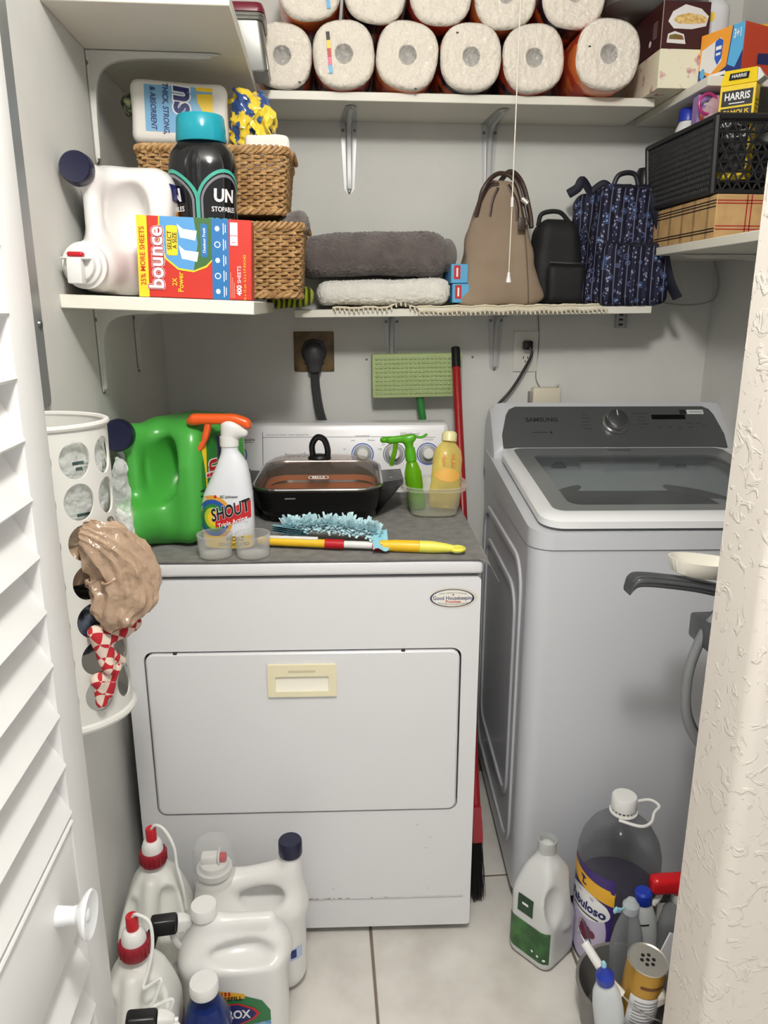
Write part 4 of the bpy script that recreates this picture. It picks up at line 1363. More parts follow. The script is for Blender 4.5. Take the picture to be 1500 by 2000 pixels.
# blue patterned backpack
def paisley():
    m = mat('navy_patterned_fabric', (24, 26, 48), 0.75, spec=0.2)
    nt = m.node_tree
    p = nt.nodes['Principled BSDF']
    tc = nt.nodes.new('ShaderNodeTexCoord')
    sp = nt.nodes.new('ShaderNodeSeparateXYZ')
    nt.links.new(tc.outputs['Object'], sp.inputs[0])
    def M_(op, a, b=None):
        n = nt.nodes.new('ShaderNodeMath')
        n.operation = op
        for i, q in enumerate((a, b)):
            if q is None:
                continue
            if isinstance(q, (int, float)):
                n.inputs[i].default_value = q
            else:
                nt.links.new(q, n.inputs[i])
        return n.outputs[0]
    ang = M_('ADD', sp.outputs['X'], M_('MULTIPLY', sp.outputs['Y'], -0.6))
    st = M_('FRACT', M_('MULTIPLY', ang, 30.0))
    edge = M_('LESS_THAN', M_('ABSOLUTE', M_('SUBTRACT', st, 0.5)), 0.16)
    line = M_('GREATER_THAN', M_('ABSOLUTE', M_('SUBTRACT', st, 0.5)), 0.455)
    mp = nt.nodes.new('ShaderNodeMapping')
    mp.inputs['Scale'].default_value = (1, 1, 1)
    nt.links.new(tc.outputs['Object'], mp.inputs[0])
    v1 = nt.nodes.new('ShaderNodeTexVoronoi')
    v1.inputs['Scale'].default_value = 120
    v2 = nt.nodes.new('ShaderNodeTexVoronoi')
    v2.inputs['Scale'].default_value = 42
    nt.links.new(mp.outputs[0], v1.inputs['Vector'])
    nt.links.new(mp.outputs[0], v2.inputs['Vector'])
    dots = M_('MULTIPLY', M_('LESS_THAN', v1.outputs['Distance'], 0.36), edge)
    v2d = v2.outputs['Distance']
    rings = M_('LESS_THAN', M_('ABSOLUTE', M_('SUBTRACT', v2d, 0.30)), 0.055)
    flo = M_('LESS_THAN', v2d, 0.17)
    def mixc(fac, c, prev):
        n = nt.nodes.new('ShaderNodeMixRGB')
        nt.links.new(fac, n.inputs[0])
        if isinstance(prev, tuple):
            n.inputs[1].default_value = prev
        else:
            nt.links.new(prev, n.inputs[1])
        n.inputs[2].default_value = c
        return n.outputs[0]
    c = mixc(rings, rgb(70, 82, 118), rgb(22, 23, 40))
    c = mixc(flo, rgb(104, 140, 186), c)
    c = mixc(edge, rgb(44, 44, 66), c)
    c = mixc(dots, rgb(142, 146, 170), c)
    c = mixc(line, rgb(98, 98, 118), c)
    nt.links.new(c, p.inputs['Base Color'])
    return m
M_pat = paisley()
M_nav = mat('navy_webbing', (20, 22, 40), 0.7)
t = thing('backpack', 'navy blue floral patterned backpack at the end of the shelf', 'backpack', (0.782, 0.672, z_mid(0.77) + 0.0015))
def f_(X, Y, Z):
    q = np.clip(Z / 0.32, 0, 1)
    body = sd_rbox((X - 0.02 * q) / (1 - 0.26 * q), Y / (1 - 0.45 * q ** 2), Z, (0.012, 0.02, 0.150), (0.098, 0.085, 0.155), 0.035) * 0.7
    pocket = sd_rbox((X - 0.035) / (1.08 - 0.9 * np.clip(Z - 0.05, 0, 1)), Y, Z, (0, -0.065, 0.078), (0.088, 0.035, 0.080), 0.028)
    back = sd_rbox(X + 0.35 * (Z - 0.0) * 0.1, Y, Z, (-0.030, 0.06, 0.165), (0.055, 0.035, 0.125), 0.03)
    return smin(smin(body, pocket, 0.012), back, 0.02) + 0.0022 * wob(X, Y, Z, 48, 2.2) + 0.0015 * np.sin(X * 190 + 20 * Z) * (Z < 0.30)
m = nets(f_, (-0.14, -0.115, -0.01), (0.15, 0.118, 0.325), 0.0045)
m.v = [(x, y, max(z, 0)) for x, y, z in m.v]
bv = m.bvh()
m.build('bag_body', M_pat, t, angle=180)
ribbon_on(bv, [(-0.045, 0.160), (0.03, 0.150), (0.115, 0.158)], 0.0042, 'pocket_binding', M_nav, t)
MB().rbox(-0.012, 0.068, -0.052, -0.040, 0.153, 0.163, 0.004, 2).build('pocket_contents', mat('pale_card', (170, 190, 200), 0.4), t)
MB().tube(bez([(-0.012, 0.0, 0.295), (0.005, 0.0, 0.330), (0.045, 0.0, 0.333), (0.062, 0.0, 0.298)], 24), 0.0065, 8).build('handle', mat('dark_leather', (30, 30, 36), 0.5), t)
m = MB()
for (x0, z0, x1, z1) in ((-0.075, 0.285, -0.112, 0.318),):
    pass
MB().tube(bez([(-0.055, 0.03, 0.285), (-0.085, 0.02, 0.318), (-0.098, 0.02, 0.300), (-0.122, 0.02, 0.285)], 20), 0.012, 8, flat=0.35).build('strap', M_nav, t)
MB().tube(bez([(-0.06, 0.03, 0.290), (-0.03, 0.02, 0.312), (-0.005, 0.02, 0.300)], 16), 0.009, 8, flat=0.4).build('strap', M_nav, t)
MB().tube(bez([(0.068, -0.02, 0.29), (0.096, -0.075, 0.20), (0.108, -0.090, 0.12), (0.126, -0.095, 0.060), (0.150, -0.098, 0.018)], 24), 0.016, 8, flat=0.22).build('strap', M_nav, t)
ribbon_on(bv, [(-0.02, 0.298), (0.03, 0.300), (0.075, 0.299)], 0.0055, 'top_binding', M_nav, t)

# pull cord of the closet lamp
t = thing('pull_cord', 'white lamp pull cord hanging in front of the tan tote', 'cord', (0.426, 0.35, 1.452))
MB().tube([(0, 0, 0.012), (0.0005, 0, 0.1), (0.001, 0, 0.165)], 0.0012, 6).build('cord', mat('cord_white', (222, 218, 204), 0.7), t)
MB().tube([(0.001, 0, 0.175), (0.002, 0, 0.987)], 0.0014, 6).build('cord', mat('cord_white', (222, 218, 204), 0.7), t)
MB().tube([(0.001, 0, 0.160), (0.001, 0, 0.180)], 0.0034, 10).build('connector', M_white_plastic, t)
MB().lathe([(0.0065, 0), (0.0058, 0.006), (0.0035, 0.014), (0.003, 0.022)], 16).build('bell', M_white_plastic, t)

# ================================================================== side shelf above the dryer
def z_ll(x):
    return 1.414 - (x + 0.2775) * 0.036 + 0.0005
# dryer sheet box
M_bred = mat('carton_red', (196, 48, 34), 0.4)
t = carton('dryer_sheet_box', 'red, yellow and blue dryer sheet box at the shelf front', 'box', (-0.3085, -0.044, z_ll(-0.32)), 2.0, 0.190, 0.085, 0.131, M_bred)
t.rotation_euler = (0, R(2.0), R(2.0))
def bf(mb, mm, nm='print', off=0.0006):
    return front(t, mb, 0, 0, mm, nm, off)
bf(rect2d(0.0, 0.017, 0, 0.131, 1, 1), M_yellow_print)
# blue and green scene with curved yellow edge
arcp = [(0.048 + 0.060 * math.cos(R(a)), 0.118 + 0.078 * math.sin(R(a))) for a in range(-100, 1, 10)]
scene_pts = [(0.040, 0.131)] + [(0.038, 0.095)] + [(x + 0.012, z) for x, z in arcp[1:-1]] + [(0.123, 0.131)]
bf(poly2d([(0.036, 0.131), (0.034, 0.09), (0.046, 0.062), (0.066, 0.046), (0.092, 0.043), (0.114, 0.052), (0.123, 0.062), (0.123, 0.131)]), M_yellow_print, 'print', 0.0007)
bf(poly2d([(0.038, 0.131), (0.037, 0.09), (0.048, 0.064), (0.067, 0.049), (0.092, 0.046), (0.113, 0.055), (0.123, 0.065), (0.123, 0.131)]), mat('sky_scene_print', (86, 150, 205), 0.4), 'picture', 0.0009)
bf(poly2d([(0.094, 0.131), (0.100, 0.090), (0.092, 0.046), (0.113, 0.055), (0.123, 0.065), (0.123, 0.131)]), mat('meadow_print', (62, 104, 54), 0.4), 'picture', 0.0011)
for dx, dz in ((0.068, 0.100), (0.070, 0.066)):
    bf(poly2d([(dx - 0.002, dz + 0.020), (dx + 0.008, dz + 0.012), (dx + 0.031, dz + 0.010), (dx + 0.028, dz - 0.006), (dx + 0.012, dz - 0.003), (dx + 0.003, dz - 0.002)]), mat('sheet_white_print', (226, 228, 228), 0.4), 'sheet_picture', 0.0013)
def vtext(s, size, x, z, mm, bold=0.0, sx=1.0, off=0.0012, align='CENTER', shear=0.0):
    return place(text2d(s, size, bold, shear, sx, align), (x, 0, z), (0, 0, 1), (-1, 0, 0), off).build('lettering', mm, t)
vtext('25% MORE SHEETS', 0.0118, 0.0085, 0.066, M_bred, 0.012, 0.98)
vtext('bounce', 0.0345, 0.031, 0.064, mat('pale_pink_print', (240, 214, 214), 0.4), 0.085, 0.98, 0.0018)
vtext('bounce', 0.0345, 0.031, 0.064, mat('deep_red_print', (176, 24, 34), 0.4), 0.062, 0.98, 0.0022)
vtext('bounce', 0.0345, 0.031, 0.064, M_white_print, 0.022, 0.98, 0.0026)
bf(MB().add([(x, y, 0) for x, y in rrect(0.048, 0.0665, 0.069, 0.117, 0.003, 3)], [tuple(range(16))]), M_yellow_print, 'tag_panel', 0.0014)
vtext('SELECT', 0.0098, 0.0535, 0.093, M_ink, 0.012, 0.95, 0.0018)
vtext('A SIZE', 0.0098, 0.0622, 0.093, M_ink, 0.012, 0.95, 0.0018)
vtext('2X', 0.0108, 0.060, 0.026, M_yellow_print, 0.012)
vtext('Power', 0.0125, 0.070, 0.026, M_yellow_print, 0.012)
bf(MB().add([(x, y, 0) for x, y in rrect(0.105, 0.1165, 0.068, 0.122, 0.003, 3)], [tuple(range(16))]), mat('mid_blue_print', (38, 110, 170), 0.4), 'tag_panel', 0.0015)
vtext('Outdoor Fresh', 0.0066, 0.1108, 0.095, M_white_print, 0.01, 1.0, 0.0019)
bf(rect2d(0.123, 0.1515, 0, 0.131, 1, 1), mat('mid_blue_print', (38, 110, 170), 0.4), 'print', 0.0010)
for k, s_ in enumerate(('STATIC', 'SOFTNESS', 'PET HAIR', 'CLOTHING', 'FRESHNESS')):
    zz = 0.013 + 0.0255 * k
    bf(rect2d(0.1420, 0.1434, zz - 0.009, zz + 0.009, 1, 1), M_white_print, 'fine_print', 0.0014)
    bf(rect2d(0.1455, 0.1467, zz - 0.006, zz + 0.007, 1, 1), M_white_print, 'fine_print', 0.0014)
    q = oval2d(0.1325, zz, 0.0052, 0.0052, 18, 1, r0=0.72) if k % 2 else oval2d(0.1325, zz, 0.0042, 0.0046, 6, 2)
    bf(q, M_white_print, 'icon', 0.0014)
vtext('400', 0.0115, 0.1685, 0.016, M_white_print, 0.03, 1.0, 0.0012)
vtext('SHEETS', 0.0088, 0.1685, 0.042, M_white_print, 0.0, 1.0, 0.0012)
vtext('16 x 15 cm  6.3 x 5.9 INCHES', 0.0062, 0.178, 0.037, M_yellow_print, 0.0, 1.0, 0.0012)
bf(rect2d(0.154, 0.1665, 0.089, 0.126, 1, 1), M_white_print, 'price_label', 0.0012)
vtext('1', 0.010, 0.160, 0.094, M_red_print, 0.0, 1.0, 0.0016)
bf(rect2d(0.1535, 0.167, 0.1045, 0.1055, 1, 1), M_bred, 'price_label_line', 0.0015)
for k in range(3):
    bf(rect2d(0.1535 + 0.0, 0.1545, 0.003, 0.045 - 0.008 * k, 1, 1).warp(lambda x, y, z: (x + 0.003 * k, y, z)), mat('small_print2', (220, 150, 130), 0.5), 'fine_print', 0.001)
M_bside = mat('carton_red_side', (150, 60, 50), 0.45)
for k in range(6):
    place(rect2d(0.012, 0.070, 0, 0.0016, 1, 1), (0.190, 0, 0.03 + 0.014 * k), (0, 1, 0), (0, 0, 1), 0.0006).build('fine_print', M_bside, t)

# scent bead bottle
M_bb = mat('glossy_black_plastic', (14, 15, 18), 0.12, coat=0.4)
M_teal = mat('teal_print', (70, 170, 150), 0.35)
t = thing('scent_bead_bottle', 'glossy black scent bead bottle with a turquoise cap', 'bottle', (-0.213, 0.130, z_ll(-0.217)))
prof = [(0.052, 0), (0.060, 0.005), (0.061, 0.02), (0.060, 0.10), (0.061, 0.17), (0.0655, 0.215), (0.066, 0.235), (0.061, 0.258), (0.050, 0.272), (0.045, 0.277)]
pm = MB().lathe([(r_ * 0.95, z) for r_, z in prof], 48, a=1.0, b=0.80, e=2.4)
pm.build('bottle', M_bb, t)
pb = pm.bvh()
M_capt = clear('turquoise_cap', (70, 190, 200), 0.85, 0.15, body=(34, 160, 178))
MB().lathe([(0.0445, 0.2775), (0.0465, 0.281), (0.0435, 0.318), (0.0405, 0.323), (0.010, 0.324)], 44, a=1.0, b=0.92).build('cap', M_capt, t)
for (cx, yaw) in ((0.0, 48), (0.0, -62)):
    U = Vector((math.cos(R(yaw)), math.sin(R(yaw)), 0))
    def arch(a, b, z0, z1):
        return [(a * math.cos(R(k)), z1 - b + b * math.sin(R(k))) for k in range(0, 181, 12)]
    def band(w1, h1, w0, h0, base):
        o_ = [(w1, base)] + [(w1 * math.cos(R(k)), h1 - w1 * 1.25 + w1 * 1.25 * math.sin(R(k))) for k in range(0, 181, 10)] + [(-w1, base)]
        i_ = [(w0, base)] + [(w0 * math.cos(R(k)), h0 - w0 * 1.25 + w0 * 1.25 * math.sin(R(k))) for k in range(0, 181, 10)] + [(-w0, base)]
        n = len(o_)
        q = MB()
        rows = []
        for kk in range(4):
            f = kk / 3.0
            rows.append([(o_[i][0] * (1 - f) + i_[i][0] * f, o_[i][1] * (1 - f) + i_[i][1] * f, 0) for i in range(n)])
        q.loft(rows, False, False, closed=False)
        return q
    wrap(band(0.040, 0.228, 0.0365, 0.222, 0.02), pb, (0, 0, 0), U, (0, 0, 1), 0.0008).build('arch_print', M_teal, t)
    wrap(band(0.0350, 0.219, 0.0325, 0.214, 0.02), pb, (0, 0, 0), U, (0, 0, 1), 0.0008).build('arch_print', M_grey_print, t)
    o1 = pb.ray_cast(Vector((0, 0, 0.17)) + U.cross(Vector((0, 0, 1))) * 0.3, -U.cross(Vector((0, 0, 1))))
    wrap(text2d('UN', 0.030, 0.035, sx=0.85), pb, (0, 0, 0.182), U, (0, 0, 1), 0.0012).build('lettering', M_white_print, t)
    wrap(text2d('STOPABLES', 0.0120, 0.012, sx=0.72), pb, (0, 0, 0.159), U, (0, 0, 1), 0.0012).build('lettering', M_white_print, t)
    wrap(text2d('FRESH', 0.024, 0.0, sx=0.85), pb, (0, 0, 0.135), U, (0, 0, 1), 0.0012).build('lettering', M_teal, t)

# wicker baskets
M_wick = mat('wicker', (190, 152, 102), 0.6, var=(55, (150, 112, 68), 0.38, 0.66))
def wicker(label, loc, hx, hy, h, rz=0, rows=18):
    t = thing('wicker_basket', label, 'basket', loc, rz, 'stacked wicker baskets')
    def per(s, f):
        """point on the rounded rectangle outline at fraction s, grown by f"""
        a, b, r_ = hx + f, hy + f, 0.022
        pts = rrect(-a, a, -b, b, r_, 5)
        return pts
    m = MB()
    NS = 88
    import bisect
    def outline(f):
        pts = per(0, f)
        pts = pts + [pts[0]]
        d = [0.0]
        for i in range(len(pts) - 1):
            d.append(d[-1] + math.dist(pts[i], pts[i + 1]))
        def at(s):
            q = (s % 1.0) * d[-1]
            i = max(0, min(len(pts) - 2, bisect.bisect_right(d, q) - 1))
            k = (q - d[i]) / max(1e-9, d[i + 1] - d[i])
            return (pts[i][0] + (pts[i + 1][0] - pts[i][0]) * k, pts[i][1] + (pts[i + 1][1] - pts[i][1]) * k)
        return at
    rh = (h - 0.022) / rows
    outs = {}
    for k in range(rows):
        z = 0.010 + rh * (k + 0.5)
        fl = 0.012 * z / h
        path = []
        a0, a1 = outline(fl + 0.0030), outline(fl - 0.0030)
        N = NS * 2
        for i in range(N):
            p = (a0 if ((i // 2 + k) % 2 == 0) else a1)(i / N)
            path.append((p[0], p[1], z + 0.0008 * math.sin(i * 1.7 + k)))
        m.tube(path, rh * 0.50, 5, closed=True)
    o = m.build('weave', M_wick, t)
    o['kind'] = 'stuff'
    m = MB()
    mid0, mid1 = outline(0.0), outline(0.012)
    for i in range(NS // 2):
        s = (i * 4 + 1.0) / (NS * 2)
        p, q = mid0(s), mid1(s)
        m.tube([(p[0], p[1], 0.004), (q[0], q[1], h - 0.008)], 0.0024, 5)
    o = m.build('stakes', M_wick, t)
    o['kind'] = 'stuff'
    for zz, f, ph in ((h - 0.008, 0.012, 0), (h - 0.008, 0.012, PI * 2 / 3), (h - 0.008, 0.012, PI * 4 / 3), (0.007, 0.001, 0), (0.007, 0.001, PI)):
        a0 = outline(f)
        path = []
        N = 220
        for i in range(N):
            b = 2 * PI * i / N * 34 + ph
            p = a0(i / N)
            rr_ = 0.0055 if zz > 0.02 else 0.004
            L = math.hypot(*p)
            path.append((p[0] * (1 + rr_ * math.cos(b) / L), p[1] * (1 + rr_ * math.cos(b) / L), zz + rr_ * math.sin(b)))
        MB().tube(path, 0.0042, 5, closed=True).build('braided_rim', M_wick, t)
    # loop handle at the end
    hp = bez([(hx + 0.012, -0.045, h - 0.012), (hx + 0.020, -0.040, h + 0.004), (hx + 0.026, 0.0, h - 0.012), (hx + 0.020, 0.040, h + 0.004), (hx + 0.012, 0.045, h - 0.012)], 24)
    MB().tube(hp, 0.005, 6).build('loop_handle', M_wick, t)
    MB().box(-hx + 0.004, hx - 0.004, -hy + 0.004, hy - 0.004, 0.002, 0.006).build('base', M_wick, t)
    return t
wicker('honey brown wicker basket at the bottom, directly on the shelf', (-0.187, 0.378, 1.4155), 0.140, 0.140, 0.150)
wicker('honey brown wicker basket on top, holding the napkin pack', (-0.208, 0.373, 1.5790), 0.135, 0.135, 0.128, rows=17)
# folded things between and in the baskets
t = thing('white_linen', 'white folded linen in the lower wicker basket', 'linen', (-0.175, 0.373, 1.520))
m = nets(lambda X, Y, Z: sd_rbox(X, Y, Z, (0, 0, 0.026), (0.125, 0.120, 0.024), 0.02) + 0.002 * wob(X, Y, Z, 60, 1), (-0.14, -0.14, -0.01), (0.14, 0.14, 0.065), 0.0055)
m.build('linen', M_wt, t, angle=180)
t = thing('grey_washcloth', 'small grey terry cloth poking out of the lower basket', 'cloth', (-0.062, 0.300, 1.545))
m = rough_up(nets(lambda X, Y, Z: smin(sd_ell(X, Y, Z, (0.005, 0, 0.016), (0.034, 0.05, 0.024)), sd_ell(X, Y, Z, (0.02, -0.02, 0.030), (0.018, 0.03, 0.018)), 0.015) + 0.002 * wob(X, Y, Z, 90, 1), (-0.06, -0.08, -0.02), (0.06, 0.08, 0.06), 0.004), 0.003, 200)
m.build('cloth', M_gt, t, angle=180)
# napkin pack
M_nap = mat('napkin_paper', (232, 228, 220), 0.85, bump=(160, 0.2, 0.002))
t = thing('napkin_pack', 'plastic-wrapped napkin pack with light blue print in the top basket', 'napkins', (-0.280, 0.345, 1.714), 0)
t.rotation_euler = (0, R(1.5), R(4))
def f_(X, Y, Z):
    return sd_rbox(X, Y, Z, (0, 0, 0.059), (0.094, 0.07, 0.058), 0.016) + 0.0015 * wob(X, Y, Z, 40, 1)
pm = nets(f_, (-0.125, -0.09, -0.01), (0.125, 0.09, 0.13), 0.0045)
pb = pm.bvh()
pm.build('napkins', M_nap, t, angle=180)
def nw(q, mm, nm='print', off=0.0008):
    return wrap(q, pb, (0, 0, 0), (1, 0, 0), (0, 0, 1), off).build(nm, mm, t)
nw(rect2d(-0.066, 0.066, 0.022, 0.106, 18, 10), mat('pack_blue_print', (120, 176, 214), 0.3), 'print', 0.0006)
q = MB().loft([[(0.034 + 0.032 * k / 6, 0.106, 0) for k in range(7)], [(0.036 + 0.030 * k / 6, 0.080, 0) for k in range(7)], [(0.056 + 0.010 * k / 6, 0.045, 0) for k in range(7)]], False, False, closed=False)
nw(q, M_yellow_print, 'print', 0.0012)
for s_, x, sz in (('& ABSORBENT', -0.050, 0.0150), ('THICK, STRONG,', -0.026, 0.0150)):
    q = text2d(s_, sz, 0.02, 0.15, sx=0.8)
    q.v = [(y, -x_ + 0.064, z) for x_, y, z in q.v]
    q.v = [(x_ + x, y, z) for x_, y, z in q.v]
    nw(q, M_navy_print, 'lettering', 0.0014)
for bb, mm, of in ((0.08, M_white_print, 0.0014), (0.03, M_navy_print, 0.0022)):
    q = text2d('ns', 0.060, bb, 0.1, sx=0.95)
    q.v = [(y + 0.010, -x_ + 0.082, z) for x_, y, z in q.v]
    nw(q, mm, 'lettering', of)
q = nets(lambda X, Y, Z: sd_ell(X, Y, Z, (-0.100, 0.0, 0.078), (0.018, 0.05, 0.024)) + 0.004 * wob(X, Y, Z, 140, 2), (-0.145, -0.07, 0.04), (-0.095, 0.07, 0.115), 0.004)
q.build('tucked_film_end', mat('film_end_print', (150, 150, 110), 0.2, var=(60, (40, 70, 60), 0.45, 0.55)), t)
# crumpled wrapper
t = thing('plastic_wrapper', 'crumpled yellow and blue plastic wrapper beside the napkin pack', 'wrapper', (-0.136, 0.350, 1.722))
M_wrp = mat('yellow_blue_film', (236, 206, 60), 0.14, var=(26, (44, 78, 140), 0.50, 0.53), coat=0.4)
def f_(X, Y, Z):
    return sd_ell(X, Y, Z, (0.0, 0, 0.052), (0.046, 0.045, 0.060)) * 0.8 + 0.011 * wob(X, Y, Z, 70, 3) + 0.008 * wob(X, Y, Z, 150, 1) + 0.003 * wob(X, Y, Z, 300, 2)
m = nets(f_, (-0.07, -0.07, -0.02), (0.07, 0.07, 0.13), 0.0042)
m.build('film', M_wrp, t, angle=24)
m = MB().grid(lambda u, v: (0.006 + 0.035 * u + 0.006 * math.sin(9 * v), -0.050 - 0.012 * math.sin(u * 7 + v * 3), 0.010 + 0.05 * v + 0.01 * math.sin(u * 11)), 8, 8)
m.build('torn_flap', mat('yellow_film', (238, 214, 70), 0.15, coat=0.4), t, angle=20)
t = thing('paper_towel_sheet', 'loose quilted white paper towel in the top basket', 'paper towel', (-0.055 - 0.05, 0.298, 1.699), 8)
m = nets(lambda X, Y, Z: sd_rbox(X, Y, Z, (0, 0, 0.014 + 0.12 * np.clip(X, -0.02, 0.03)), (0.044, 0.035, 0.022 - 0.18 * np.clip(X - 0.015, 0, 0.05)), 0.008) + 0.0022 * wob(X, Y, Z, 70, 1) + 0.0010 * np.sin(X * 900) * np.sin(Z * 900), (-0.07, -0.06, -0.03), (0.07, 0.06, 0.07), 0.0035)
m.build('sheet', M_nap, t, angle=180)
# ================================================================== on the back wall
M_brass = mat('aged_brown_plate', (112, 88, 52), 0.5, var=(30, (84, 66, 40), 0.4, 0.65))
t = thing('dryer_outlet', 'square brown dryer outlet with a thick dark grey plug and cord', 'outlet', (-0.022, YB, 1.2745))
MB().rbox(-0.057, 0.057, -0.006, 0, -0.056, 0.056, 0.003, 2).build('cover_plate', M_brass, t)
MB().lathe([(0.036, 0), (0.036, 0.004), (0.030, 0.006)], 28).xf(T(0, -0.006, 0) @ RX(90)).build('socket', M_black_plastic, t)
for x, z in ((-0.022, 0.027), (0.024, 0.027), (-0.026, -0.032), (0.024, -0.032)):
    MB().rbox(x - 0.004, x + 0.004, -0.0075, -0.006, z - 0.004, z + 0.004, 0.0006, 1).build('slot', M_black_plastic, t)
M_plug = mat('dark_grey_rubber', (50, 51, 53), 0.5)
m = nets(lambda X, Y, Z: smin(sd_ell(X, Y, Z, (0, -0.022, -0.004), (0.029, 0.020, 0.033)), sd_rbox(X, Y, Z, (0.001, -0.022, -0.035), (0.019, 0.014, 0.026), 0.01), 0.012), (-0.045, -0.055, -0.075), (0.045, 0.006, 0.04), 0.0035)
m.build('plug', M_plug, t, angle=180)
for k in (-1, 0, 1):
    MB().tube(bez([(0.001 + k * 0.0072, -0.022, -0.058), (0.003 + k * 0.0072, -0.026, -0.10), (0.012 + k * 0.0072, -0.040, -0.16), (0.030 + k * 0.0072, -0.046, -0.23), (0.040 + k * 0.0072, -0.03, -0.32)], 24), 0.0052, 8).build('cord_core', M_plug, t)

M_plate_w = mat('ivory_plate', (218, 216, 208), 0.35)
t = thing('wall_outlet', 'white double wall outlet with a black washer plug', 'outlet', (0.593, YB, 1.272))
MB().rbox(-0.0365, 0.0365, -0.005, 0, -0.058, 0.058, 0.003, 2).build('cover_plate', M_plate_w, t)
for zc in (-0.020, 0.020):
    s_ = MB().prism(rrect(-0.0165, 0.0165, zc - 0.014, zc + 0.014, 0.010, 6), 0.0045, 0.0062).xf(UP)
    s_.build('socket', M_plate_w, t)
    for x in (-0.0065, 0.0065):
        MB().rbox(x - 0.0012, x + 0.0012, -0.0068, -0.006, zc - 0.001, zc + 0.007, 0.0003, 1).build('slot', M_black_plastic, t)
    MB().lathe([(0.0022, 0), (0.002, 0.0007)], 10).xf(T(0, -0.0061, zc - 0.008) @ RX(90)).build('ground_hole', M_black_plastic, t)
MB().rbox(-0.012, 0.014, -0.034, -0.0065, 0.006, 0.032, 0.005, 2).build('plug', M_black_plastic, t)
MB().tube(bez([(0.004, -0.030, 0.014), (0.010, -0.036, -0.005), (-0.012, -0.030, -0.055), (-0.045, -0.026, -0.110), (-0.082, -0.022, -0.155), (-0.095, -0.012, -0.20)], 30), 0.0042, 8).build('cord', M_black_plastic, t)

t = thing('thin_wire', 'thin grey wire running down the wall beside the washer outlet', 'wire', (0.637, YB, 1.17))
MB().tube(bez([(-0.012, -0.003, 0.21), (-0.006, -0.003, 0.12), (-0.010, -0.003, 0.03), (0.006, -0.010, -0.006)], 16), 0.0014, 6).build('wire', mat('grey_wire', (120, 118, 112), 0.6), t)
t = thing('plastic_box', 'small cream plastic box on the wall behind the washer', 'box', (0.655, YB, 1.095))
MB().rbox(-0.042, 0.042, -0.034, 0, 0, 0.075, 0.006, 2).build('case', mat('cream_plastic', (212, 205, 184), 0.5), t)
MB().rbox(-0.049, -0.0425, -0.030, 0, 0.004, 0.062, 0.002, 1).build('bracket_tab', mat('grey_tab', (150, 148, 140), 0.5), t)
MB().tube([(0.030, -0.018, 0.075), (0.036, -0.018, 0.084)], 0.003, 8).build('screw', M_screw, t)
for x, z in ((0.128, 1.252), (0.437, 1.257)):
    o = MB().lathe([(0.0034, 0), (0.0028, 0.002), (0.0008, 0.0026)], 12).xf(T(x, YB, z) @ RX(90)).build('wall_screw', M_screw)
    tag(o, 'small screw in the wall left of the green mop pad' if x < 0.3 else 'small screw in the wall right of the red broom handle', 'screw')
t = thing('wall_cable', 'thin grey cable looping on the wall under the plaid box shelf', 'cable', (0, 0, 0))
MB().tube(bez([(0.905, 0.793, 1.412), (0.97, 0.785, 1.412), (1.05, 0.775, 1.403), (1.12, 0.76, 1.415), (1.132, 0.755, 1.45), (1.130, 0.76, 1.49), (1.120, 0.77, 1.525)], 40), 0.0022, 6).build('cable', mat('grey_cable', (160, 158, 150), 0.6), t)

# mop with pale green pad, standing upside down behind the dryer
M_pad = mat('pale_green_sponge', (164, 180, 128), 0.8, bump=(120, 0.3, 0.002))
t = thing('sponge_mop', 'upside-down mop with a pale green rectangular pad against the back wall', 'mop', (0.322, 0.735, 0.0))
m = MB().rbox(-0.128, 0.128, -0.016, 0.016, 1.150, 1.272, 0.006, 2)
for k in range(0):
    pass
m.warp(lambda x, y, z: (x - 0.055, y + (z - 1.15) * 0.12, z + (x) * 0.012))
m.build('pad', M_pad, t)
m0 = MB().rbox(-0.0042, 0.0042, -0.0035, 0.0015, -0.0028, 0.0028, 0.0012, 1)
rib0 = None
for i in range(20):
    for j in range(9):
        if rib0 is None:
            rib0 = m0.build('pad_rib', M_pad, t)
            o = rib0
        else:
            o = rib0.copy()
            COL.objects.link(o)
        x, z = -0.114 + i * 0.012, 1.164 + j * 0.0118
        o.location = (x - 0.055, -0.0165 + (z - 1.15) * 0.12, z + x * 0.012)
MB().tube([(-0.046, 0.006, 1.152), (-0.036, 0.004, 1.085)], 0.0105, 12).build('green_sleeve', mat('green_plastic_sleeve', (44, 128, 56), 0.4), t)
MB().tube([(-0.036, 0.004, 1.086), (0.00, -0.010, 0.03)], 0.0085, 12).build('pole', M_chrome, t)
MB().lathe([(0.010, 0), (0.011, 0.03)], 12, (0.0005, -0.010, 0.0005)).build('pole_cap', M_black_plastic, t)

# broom
M_redp = mat('red_broom_handle', (150, 22, 30), 0.3, coat=0.3)
t = thing('broom', 'red-handled broom with black bristles between dryer and washer', 'broom', (0.365, 0.42, 0.0))
a_, b_ = Vector((0.012, 0.325, 1.285)), Vector((-0.020, -0.295, 0.235))
def along(f):
    return tuple(a_ + (b_ - a_) * f)
MB().tube([along(0.048), along(1.0)], 0.0118, 16).build('handle', M_redp, t)
MB().tube([along(0.0), along(0.05)], 0.0128, 16).build('end_cap', M_black_plastic, t)
m = MB()
random.seed(8)
m.loft([[(-0.020 + dx * 0.010, -0.295 + dy * 0.014, 0.25) for dx, dy in ((-1, -1), (1, -1), (1, 1), (-1, 1))], [(-0.020 + dx * 0.012, -0.297 + dy * 0.034, 0.19) for dx, dy in ((-1, -1), (1, -1), (1, 1), (-1, 1))], [(-0.020 + dx * 0.012, -0.297 + dy * 0.036, 0.170) for dx, dy in ((-1, -1), (1, -1), (1, 1), (-1, 1))]])
